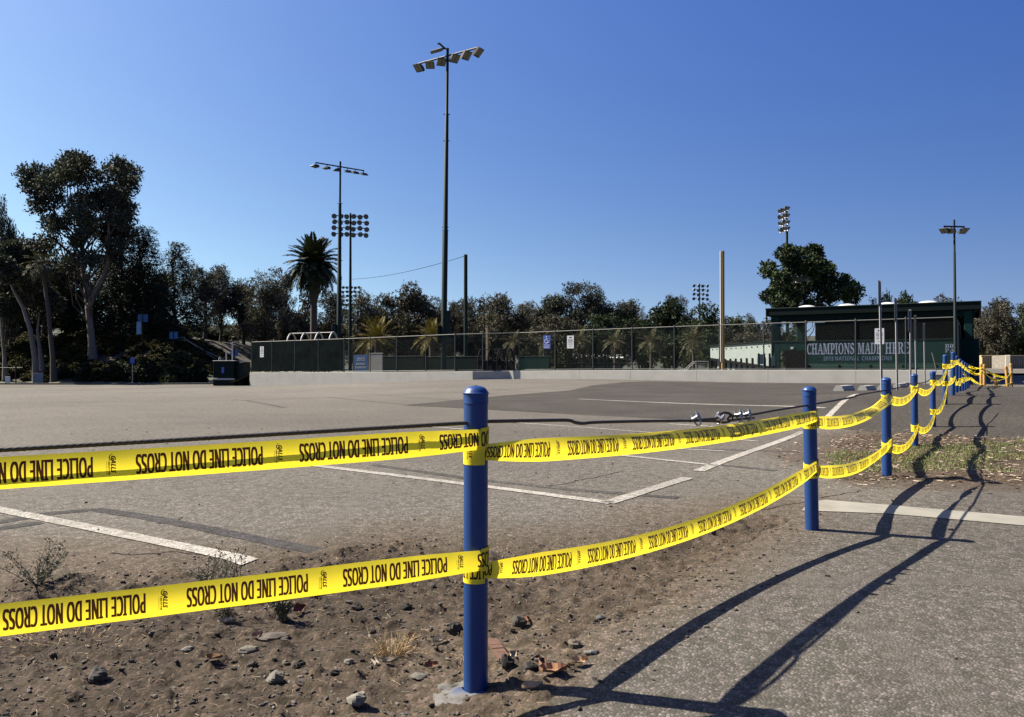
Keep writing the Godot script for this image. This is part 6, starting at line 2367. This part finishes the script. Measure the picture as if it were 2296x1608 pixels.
func build_dirt() -> void:
	var b := soil_mesh(dirt_poly, Vector2(-2.3, 1.9), Vector2(2.0, 5.0), 0.0125, Vector3(0.072, 0.057, 0.044), Vector3(0.155, 0.125, 0.096), Vector3(0.165, 0.136, 0.102))
	setting("bare_soil", b, M.dirt)
	b = soil_mesh(mulch_poly, Vector2(2.3, 5.6), Vector2(8.5, 12.0), 0.05, Vector3(0.085, 0.066, 0.048), Vector3(0.16, 0.125, 0.092), Vector3(0.15, 0.125, 0.095))
	setting("mulch_soil", b, M.dirt)
	# concrete footing of the nearest post, dusted with blue paint
	b = MB.new()
	var f: Vector3 = posts[0][0]
	var rings := 16
	var segs := 48
	for i in rings + 1:
		for k in segs + 1:
			var a := TAU * (k % segs) / segs
			var wob := 1.0 + 0.55 * noise.get_noise_2d(cos(a) * 14.0 + 5.0, sin(a) * 14.0)
			var r := (0.034 + 0.080 * pow(i / float(rings), 1.2) * wob)
			var p := Vector3(cos(a) * r * 1.25, 0, sin(a) * r)
			var hn := noise.get_noise_2d((p.x + 3.0) * 190.0, p.z * 190.0)
			var y := 0.014 + 0.016 * (1.0 - i / float(rings)) + 0.014 * hn - (0.05 if i == rings else 0.0)
			var blue := clampf(1.1 - r / 0.055 + 1.6 * hn, 0.0, 1.0)
			var g := 0.15 + 0.22 * hn + 0.05 * noise.get_noise_2d(p.x * 900.0, p.z * 900.0)
			b.col = Color(g, g * 0.96, g * 0.88).lerp(Color(0.03, 0.08, 0.22), blue * 0.8)
			b.vert(f + p + Vector3(0, y, 0), (Vector3.UP + Vector3(hn, 0, -hn)).normalized(), Vector2(p.x, p.z))
	for i in rings:
		for k in segs:
			var a := i * (segs + 1) + k
			var e := a + segs + 1
			b.ix.append(a); b.ix.append(e); b.ix.append(a + 1)
			b.ix.append(e); b.ix.append(e + 1); b.ix.append(a + 1)
	single("concrete_footing", b, M.plain_vertex, "rough grey concrete collar dusted with blue paint at the nearest post's foot", "footing")

func stone_mesh(sd: int, rough: float, flat: float, detail := 2) -> MB:
	var b := MB.new()
	var n := 10 if detail > 1 else 5
	var m := 16 if detail > 1 else 7
	for j in n + 1:
		for i in m + 1:
			var th := PI * j / n
			var ph := TAU * (i % m) / m
			var d := Vector3(sin(th) * cos(ph), cos(th), sin(th) * sin(ph))
			var q := 1.0 + rough * noise.get_noise_3d(d.x * 16.0 + sd * 31.0, d.y * 16.0, d.z * 16.0) + rough * 0.4 * noise.get_noise_3d(d.x * 60.0, d.y * 60.0 + sd * 9.0, d.z * 60.0)
			# facets: broken faces cut off the roundness
			for k in 5:
				var cut := Vector3(sin(sd * 1.7 + k * 2.1), cos(sd * 2.3 + k * 1.3) * 0.8, sin(sd * 0.9 + k * 3.3)).normalized()
				var t := d.dot(cut)
				if t > 0.0: q = minf(q, (0.72 + 0.08 * k / 5.0) / t)
			b.vert(Vector3(d.x * q, d.y * q * flat, d.z * q * 0.8), d, Vector2(ph, th))
	for j in n:
		for i in m:
			var a := j * (m + 1) + i
			var e := a + m + 1
			b.ix.append(a); b.ix.append(e); b.ix.append(a + 1)
			b.ix.append(a + 1); b.ix.append(e); b.ix.append(e + 1)
	var out := MB.new()
	for k in range(0, b.ix.size(), 3):
		var p := b.v[b.ix[k]]
		var q := b.v[b.ix[k + 2]]
		var r := b.v[b.ix[k + 1]]
		if (q - p).cross(r - p).length() < 1e-7: continue
		if (q - p).cross(r - p).dot(p) < 0.0: out.tri(p, r, q)
		else: out.tri(p, q, r)
	return out

func soil_point(px: float, py: float) -> Vector3:
	var g := on_ground(px, py)
	var q := poly_dist(dirt_poly, Vector2(g.x, -g.z))
	return g + Vector3(0, maxf(0.0, soil_height(g.x, -g.z, q)), 0)

func dry_leaf(ln: float, curl: float, lobes: bool, sd: int, c: Color) -> MB:
	var b := MB.new()
	b.col = c
	var r := RandomNumberGenerator.new()
	r.seed = sd
	var n := 10
	var rows := []
	for i in n + 1:
		var t := float(i) / n
		var w := sin(PI * pow(t, 0.8)) * 0.28 * ln
		if lobes: w *= 0.75 + 0.55 * absf(sin(t * PI * 2.5 + 0.4))
		var row := []
		for k in 5:
			var s := (k - 2) / 2.0
			row.append(Vector3((t - 0.5) * ln, curl * ln * (0.9 * s * s + 0.8 * (t - 0.5) * (t - 0.5)) + 0.02 * ln * r.randf(), s * w))
		rows.append(row)
	for i in n:
		for k in 4:
			b.quad(rows[i][k], rows[i][k + 1], rows[i + 1][k + 1], rows[i + 1][k])
	return b

func build_weeds_and_rocks() -> void:
	var r := RandomNumberGenerator.new()
	r.seed = 61
	# stones one can pick out: px, py, width in px, flatness, grey, label
	var rocks := [
		[220, 1536, 56, 0.8, Vector3(0.10, 0.095, 0.088), "large dark rock in the soil near the bottom left corner"], [556, 1470, 50, 0.45, Vector3(0.42, 0.40, 0.33), "pale flat stone below the lower tape, left of the middle of the soil"], [618, 1545, 48, 0.7, Vector3(0.38, 0.36, 0.31), "pale squarish stone near the bottom, right of the large dark rock"],
		[670, 1506, 34, 0.8, Vector3(0.06, 0.055, 0.05), "black crumbly clod above and right of the pale squarish stone"], [566, 1507, 30, 0.7, Vector3(0.07, 0.06, 0.052), "black clod just below the pale flat stone"], [612, 1439, 86, 0.22, Vector3(0.24, 0.21, 0.18), "long low slab of pale rubble behind the pale flat stone"],
		[1163, 1408, 40, 0.75, Vector3(0.13, 0.112, 0.09), "dark angular rock right of the nearest post, beside a brown leaf"], [1289, 1452, 38, 0.8, Vector3(0.30, 0.26, 0.20), "tan upright stone near the edge of the footpath"], [1328, 1466, 40, 0.35, Vector3(0.33, 0.33, 0.31), "flat pale grey chip right of the tan upright stone"],
		[1020, 1424, 44, 0.85, Vector3(0.07, 0.062, 0.054), "dark lump close against the left of the nearest post"], [1346, 1394, 24, 0.6, Vector3(0.26, 0.27, 0.28), "small bluish stone farther along the soil's edge"], [800, 1372, 34, 0.7, Vector3(0.075, 0.068, 0.06), "dark clod just below the lower tape, left of the nearest post"],
		[912, 1370, 26, 0.7, Vector3(0.075, 0.068, 0.06), "small dark clod under the lower tape near the nearest post"], [836, 1424, 20, 0.7, Vector3(0.08, 0.07, 0.06), "small dark clod above the golden grass tuft"], [800, 1604, 56, 0.6, Vector3(0.45, 0.43, 0.38), "pale stone cut by the bottom edge"],
		[782, 1500, 28, 0.5, Vector3(0.42, 0.39, 0.34), "white chip left of the golden grass tuft"], [1137, 1514, 38, 0.9, Vector3(0.075, 0.068, 0.06), "dark lump right of the nearest post's foot"], [1190, 1517, 38, 0.8, Vector3(0.07, 0.062, 0.055), "dark lump beside the heap of brown leaves"],
		[938, 1526, 44, 0.35, Vector3(0.30, 0.285, 0.25), "broken concrete flake left of the nearest post's foot"], [395, 1360, 26, 0.45, Vector3(0.40, 0.39, 0.36), "pale shard just under the lower tape at left"], [340, 1378, 30, 0.4, Vector3(0.34, 0.33, 0.3), "pale shard pair's larger piece under the lower tape"], [420, 1468, 30, 0.4, Vector3(0.42, 0.4, 0.36), "white flat chip right of the straw patch"], [640, 1500, 22, 0.6, Vector3(0.4, 0.38, 0.33), "small pale stone between the two black clods"],
		[1607, 1166, 14, 0.7, Vector3(0.06, 0.055, 0.05), "dark bit of rubble on the asphalt above the lower tape"],
	]
	var k := 0
	for q in rocks:
		var p := soil_point(q[0], q[1])
		var s: float = q[2] / FOCAL * -p.z * 0.45
		var b := stone_mesh(k + 3, 0.5 if q[4].x > 0.1 else 0.75, 1.0)
		for i in b.c.size():
			var j := 0.85 + 0.3 * noise.get_noise_3d(b.v[i].x * 30.0, b.v[i].y * 30.0, b.v[i].z * 30.0 + k)
			b.c[i] = Color(q[4].x * j * 0.75, q[4].y * j * 0.74, q[4].z * j * 0.71)
		var o := single("stone", b, M.rock, q[5], "stone", "stones lying in the bare soil")
		o.position = p + Vector3(0, s * q[3] * 0.45, 0)
		o.basis = Basis(Vector3.UP, 0.4 * sin(k * 2.7)) * Basis.from_scale(Vector3(s, s * q[3], s))
		k += 1
	# the rusty strip by the post
	var pa := soil_point(1101, 1448)
	var pb := soil_point(1133, 1500)
	var strip := MB.new()
	var dx := (pb - pa)
	var cx := dx.normalized()
	for i in 6:
		var c := pa.lerp(pb, (i + 0.5) / 6.0)
		strip.box(Transform3D(Basis(cx, Vector3.UP, cx.cross(Vector3.UP).normalized()), c + Vector3(0, 0.012 + 0.002 * sin(i * 1.3), 0)), Vector3(dx.length() / 6.0 * 1.001, 0.006, 0.042), 0.0)
	single("rusty_strip", strip, M.rust, "rusty flat metal strip lying against the right of the nearest post", "scrap metal")
	# dead leaves: px, py, px long, colour, lobed, turn, tip, label
	k = 0
	for q in [[1300, 1493, 50, Vector3(0.50, 0.33, 0.18), true, 0.5, 0.2, "pale tan leaf lying on the edge of the footpath"], [1240, 1522, 74, Vector3(0.40, 0.21, 0.11), true, 0.15, 0.1, "largest orange-brown leaf in the heap right of the nearest post"], [1212, 1512, 44, Vector3(0.30, 0.14, 0.075), true, 1.4, 0.7, "dark brown leaf standing on edge in the leaf heap"], [1193, 1556, 60, Vector3(0.52, 0.40, 0.25), false, 0.35, 0.15, "straw-coloured leaf at the front of the leaf heap"], [1222, 1544, 34, Vector3(0.24, 0.10, 0.055), true, 2.0, 0.9, "reddish leaf curled upright at the front of the leaf heap"], [1278, 1505, 28, Vector3(0.36, 0.20, 0.10), true, 2.6, 0.4, "small brown leaf at the right end of the leaf heap"], [1148, 1500, 36, Vector3(0.48, 0.38, 0.27), false, 1.2, 0.6, "beige curled leaf between the dark lumps"], [1181, 1404, 30, Vector3(0.26, 0.095, 0.05), true, 1.5, 0.9, "red-brown leaf beside the dark angular rock"], [836, 1505, 44, Vector3(0.45, 0.39, 0.30), false, 1.9, 0.6, "grey curled leaf below the golden grass tuft"], [872, 1508, 46, Vector3(0.36, 0.31, 0.24), false, 0.3, 0.1, "flat grey leaf right of the curled grey one"], [966, 1505, 40, Vector3(0.22, 0.09, 0.05), true, 0.6, 0.3, "dark brown leaf left of the concrete flake"], [668, 1380, 44, Vector3(0.17, 0.055, 0.04), true, 1.0, 0.7, "dark red leaf against the green weed tuft"], [920, 1438, 26, Vector3(0.36, 0.20, 0.10), true, 0.9, 0.5, "small tan leaf left of the dark lump by the post"], [985, 1447, 46, Vector3(0.50, 0.44, 0.34), false, 0.8, 0.1, "long pale leaf left of the nearest post"], [508, 1408, 46, Vector3(0.50, 0.46, 0.38), false, 0.3, 0.1, "white sickle-shaped leaf under the lower tape"], [480, 1504, 44, Vector3(0.28, 0.16, 0.08), false, 0.1, 0.1, "brown bark-like leaf right of the large dark rock"], [576, 1440, 30, Vector3(0.34, 0.20, 0.15), false, 0.7, 0.3, "pinkish leaf leaning on the long slab of rubble"]]:
		var p := soil_point(q[0], q[1])
		var ln: float = q[2] / FOCAL * -p.z
		var b := dry_leaf(ln * 0.85, 0.22, q[4], k + 5, Color(q[3].x * 0.72, q[3].y * 0.72, q[3].z * 0.72))
		var o := single("dead_leaf", b, M.plain_vertex, q[7], "dead leaf", "dead leaves on the soil")
		o.basis = Basis(Vector3.UP, q[5]) * Basis(Vector3.RIGHT, q[6])
		o.position = p + Vector3(0, 0.006 + 0.2 * ln * q[6], 0)
		k += 1
	# weeds
	weed("scraggly weed with bare branching stems at the far left, above the lower tape", soil_point(84, 1318), 0.19, 0.36, 17, 1, 1.1)
	weed("wiry flowering weed standing before the white stall line, behind the lower tape", soil_point(468, 1345), 0.235, 0.20, 12, 2, 0.9)
	weed("upright weed stalk with a pale tip right of the wiry flowering weed", soil_point(528, 1350), 0.215, 0.06, 6, 3, 0.6)
	weed("low dark weed clump below the lower tape", soil_point(505, 1402), 0.11, 0.14, 12, 4, 0.8)
	weed("small green weed tuft under the lower tape with a dark red leaf", soil_point(632, 1402), 0.10, 0.11, 26, 5, 1.2)
	for q in [[880, 1478, 0.075, 0.11, 150, "golden dry grass tuft left of the nearest post", 0], [165, 1452, 0.03, 0.20, 220, "patch of golden straw lying on the soil at left", 1], [905, 1462, 0.03, 0.16, 150, "thin dry grass spread right of the golden tuft", 2]]:
		var b := MB.new()
		var foot := soil_point(q[0], q[1])
		for i in int(q[4]):
			var a := r.randf() * TAU
			var rad: float = q[3] * sqrt(r.randf()) * (0.25 if q[6] == 0 else 1.0)
			var p := Vector3(cos(a) * rad * 1.3, -0.004, sin(a) * rad * 0.8)
			var dir := Vector3(cos(a) * r.randf(), (1.0 if q[6] == 0 else 0.25) * r.randf_range(0.3, 1.0), sin(a) * r.randf()).normalized()
			var t := r.randf()
			b.col = Color(0.30 + 0.25 * t, 0.20 + 0.19 * t, 0.085 + 0.11 * t)
			var L: float = q[2] * r.randf_range(0.5, 1.3)
			leaf_card(b, p, dir, dir.cross(rdir(r)).normalized(), maxf(L, 0.03), 0.0011)
			var p2 := p + dir * maxf(L, 0.03) * 0.8
			leaf_card(b, p2, (dir + rdir(r) * 0.7 - Vector3(0, 0.4, 0)).normalized(), dir.cross(rdir(r)).normalized(), L * 0.6, 0.0009)
		var o := single("dry_grass", b, M.plain_vertex, q[5], "dry grass")
		o.position = foot
	# uncountable crumbs: gravel, straw, mulch chips and blades of grass
	var g1 := stone_mesh(71, 0.6, 0.7, 1).mesh(M.rock)
	var where := []
	var tints := []
	for i in 17000:
		var p := Vector2(r.randf_range(-2.2, 1.8), 1.9 + 2.9 * pow(r.randf(), 1.4))
		var q := poly_dist(dirt_poly, p)
		if q < -0.25 or (q < 0.05 and r.randf() < 0.75): continue
		var s := 0.0014 + 0.0085 * pow(r.randf(), 3.2)
		if i % 60 == 0: s *= 1.9
		where.append(Transform3D(Basis(Vector3.UP, r.randf() * TAU) * Basis(Vector3.RIGHT, r.randf_range(-0.5, 0.5)) * Basis.from_scale(Vector3(s * 1.3, s * r.randf_range(0.4, 1.0), s)), g3(p.x, p.y, maxf(0.0, soil_height(p.x, p.y, q)) + s * 0.3)))
		var t := r.randf()
		var c := Vector3(0.042, 0.036, 0.030).lerp(Vector3(0.10, 0.08, 0.064), r.randf()) if t < 0.6 else Vector3(0.14, 0.12, 0.10).lerp(Vector3(0.32, 0.295, 0.255), r.randf() * r.randf())
		tints.append(Color(c.x, c.y, c.z))
	stuff("gravel", g1, where, tints, "crumbs of soil and small stones strewn over the bare soil", "gravel")
	var sb := MB.new()
	sb.tube([Vector3(-0.5, 0, 0), Vector3(-0.1, 0.03, 0.05), Vector3(0.5, 0.0, -0.03)], [0.016], 4)
	var sm := sb.mesh(M.plain_vertex)
	where = []
	tints = []
	for i in 5200:
		var p := Vector2(r.randf_range(-2.2, 1.6), 1.9 + 2.6 * pow(r.randf(), 1.5))
		var q := poly_dist(dirt_poly, p)
		if q < 0.0: continue
		var s := 0.012 + 0.035 * pow(r.randf(), 2.5)
		where.append(Transform3D(Basis(Vector3.UP, r.randf() * TAU) * Basis(Vector3(0, 0, 1), r.randf_range(-0.2, 0.25)) * Basis.from_scale(Vector3.ONE * s), g3(p.x, p.y, maxf(0.0, soil_height(p.x, p.y, q)) + 0.002)))
		var t := r.randf()
		tints.append(Color(0.20 + 0.3 * t, 0.15 + 0.25 * t, 0.09 + 0.18 * t))
	stuff("straw", sm, where, tints, "bits of straw and twig scattered over the bare soil", "straw")
	# debris on the asphalt
	where = []
	tints = []
	for i in 900:
		var p := Vector2(r.randf_range(-6.0, 5.0), r.randf_range(2.6, 13.0))
		var s := 0.002 + 0.011 * pow(r.randf(), 4.0)
		where.append(Transform3D(Basis(Vector3.UP, r.randf() * TAU) * Basis.from_scale(Vector3(s * 1.4, s * 0.7, s)), g3(p.x, p.y, s * 0.4)))
		tints.append(Color(0.06, 0.05, 0.042) if r.randf() < 0.8 else Color(0.32, 0.28, 0.22))
	stuff("debris", g1, where, tints, "small dark bits of debris scattered over the asphalt", "debris")
	var cb := MB.new()
	cb.quad(Vector3(-0.5, 0, -0.18), Vector3(-0.45, 0.02, 0.2), Vector3(0.5, 0.1, 0.16), Vector3(0.42, 0.05, -0.2))
	var cm := cb.mesh(M.plain_vertex)
	where = []
	tints = []
	for i in 16000:
		var p := Vector2(r.randf_range(2.3, 8.4), r.randf_range(5.6, 11.5))
		var q := poly_dist(mulch_poly, p) + 0.25 * noise.get_noise_2d(p.x * 12.0, p.y * 12.0)
		if q < -0.5 or (q < 0.05 and r.randf() < 0.8): continue
		var s := 0.012 + 0.04 * pow(r.randf(), 2.0)
		where.append(Transform3D(Basis(Vector3.UP, r.randf() * TAU) * Basis(Vector3.RIGHT, r.randf_range(-0.5, 0.5)) * Basis.from_scale(Vector3.ONE * s), g3(p.x, p.y, maxf(0.0, soil_height(p.x, p.y, q)) + 0.004)))
		var t := r.randf()
		var c := Vector3(0.11, 0.08, 0.05).lerp(Vector3(0.42, 0.34, 0.25), t)
		if noise.get_noise_2d(p.x * 8.0 + 40.0, p.y * 8.0) > 0.22: c = c.lerp(Vector3(0.30, 0.12, 0.06), 0.6)
		tints.append(Color(c.x, c.y, c.z))
	stuff("mulch_chips", cm, where, tints, "tan and reddish bark chips over the planting patch by the third post", "mulch")
	var bb := MB.new()
	leaf_card(bb, Vector3.ZERO, Vector3(0.3, 1, 0).normalized(), Vector3(0, 0, 1), 1.0, 0.05)
	leaf_card(bb, Vector3(0.1, 0, 0.2), Vector3(-0.6, 0.8, 0.3).normalized(), Vector3(0, 0, 1), 0.9, 0.05)
	leaf_card(bb, Vector3(-0.1, 0, -0.2), Vector3(0.3, 0.7, -0.6).normalized(), Vector3(1, 0, 0), 0.8, 0.05)
	var bm := bb.mesh(M.leaf)
	where = []
	tints = []
	for i in 22000:
		var p := Vector2(r.randf_range(2.5, 8.4), r.randf_range(5.8, 10.0))
		var q := poly_dist(mulch_poly, p)
		if q < 0.05: continue
		if noise.get_noise_2d(p.x * 10.0, p.y * 10.0 + 9.0) < -0.15 + 0.22 * absf(p.y - 7.5 - 0.1 * p.x): continue
		var s := r.randf_range(0.018, 0.05)
		where.append(Transform3D(Basis(Vector3.UP, r.randf() * TAU) * Basis.from_scale(Vector3.ONE * s), g3(p.x, p.y, soil_height(p.x, p.y, q) - 0.003)))
		var t := r.randf()
		tints.append(Color(0.07 + 0.09 * t, 0.105 + 0.08 * t, 0.03 + 0.03 * t))
	stuff("grass", bm, where, tints, "short green grass growing through the mulch patch", "grass")

func weed(label: String, foot: Vector3, h: float, spread: float, stems: int, sd: int, leafy: float) -> void:
	var o := thing("weed", label, "weed", foot - Vector3(0, 0.01, 0), "weeds at the soil's edge")
	var r := RandomNumberGenerator.new()
	r.seed = sd * 77
	var w := MB.new()
	var l := MB.new()
	w.col = Color(0.10, 0.095, 0.065)
	for i in stems:
		var a := r.randf() * TAU
		var hh := h * r.randf_range(0.5, 1.05)
		var tip := Vector3(cos(a) * spread * r.randf_range(0.2, 1.0) * 0.6, hh, sin(a) * spread * r.randf_range(0.2, 0.8) * 0.6)
		var mid := tip * 0.5 + Vector3(r.randf_range(-0.012, 0.012), 0.01, r.randf_range(-0.012, 0.012))
		w.tube([Vector3.ZERO, mid * 0.5, mid, tip], [0.0022, 0.0018, 0.0014, 0.0008], 5)
		for k in int(9 * leafy) + 3:
			var t := r.randf_range(0.15, 1.0)
			var p := mid * (t * 2.0) if t < 0.5 else mid.lerp(tip, t * 2.0 - 1.0)
			var dir := (rdir(r) + Vector3(0, 0.9, 0)).normalized()
			var ln := h * r.randf_range(0.06, 0.2)
			w.tube([p, p + dir * ln], [0.0008, 0.0004], 4)
			for m in 4:
				var s := r.randf()
				l.col = Color(0.075 + 0.08 * s, 0.085 + 0.07 * s, 0.045 + 0.05 * s)
				var d2 := (dir + rdir(r) * 0.9).normalized()
				leaf_card(l, p + dir * ln * (0.3 + 0.23 * m), d2, d2.cross(rdir(r)).normalized(), r.randf_range(0.007, 0.016), 0.0022)
			l.col = Color(0.30, 0.27, 0.19)
			for m in 3:
				var d3 := rdir(r)
				leaf_card(l, p + dir * ln, d3, d3.cross(rdir(r)).normalized(), 0.007, 0.0026)
	part("stems", w, M.plain_vertex, o)
	part("leaves", l, M.plain_vertex, o)
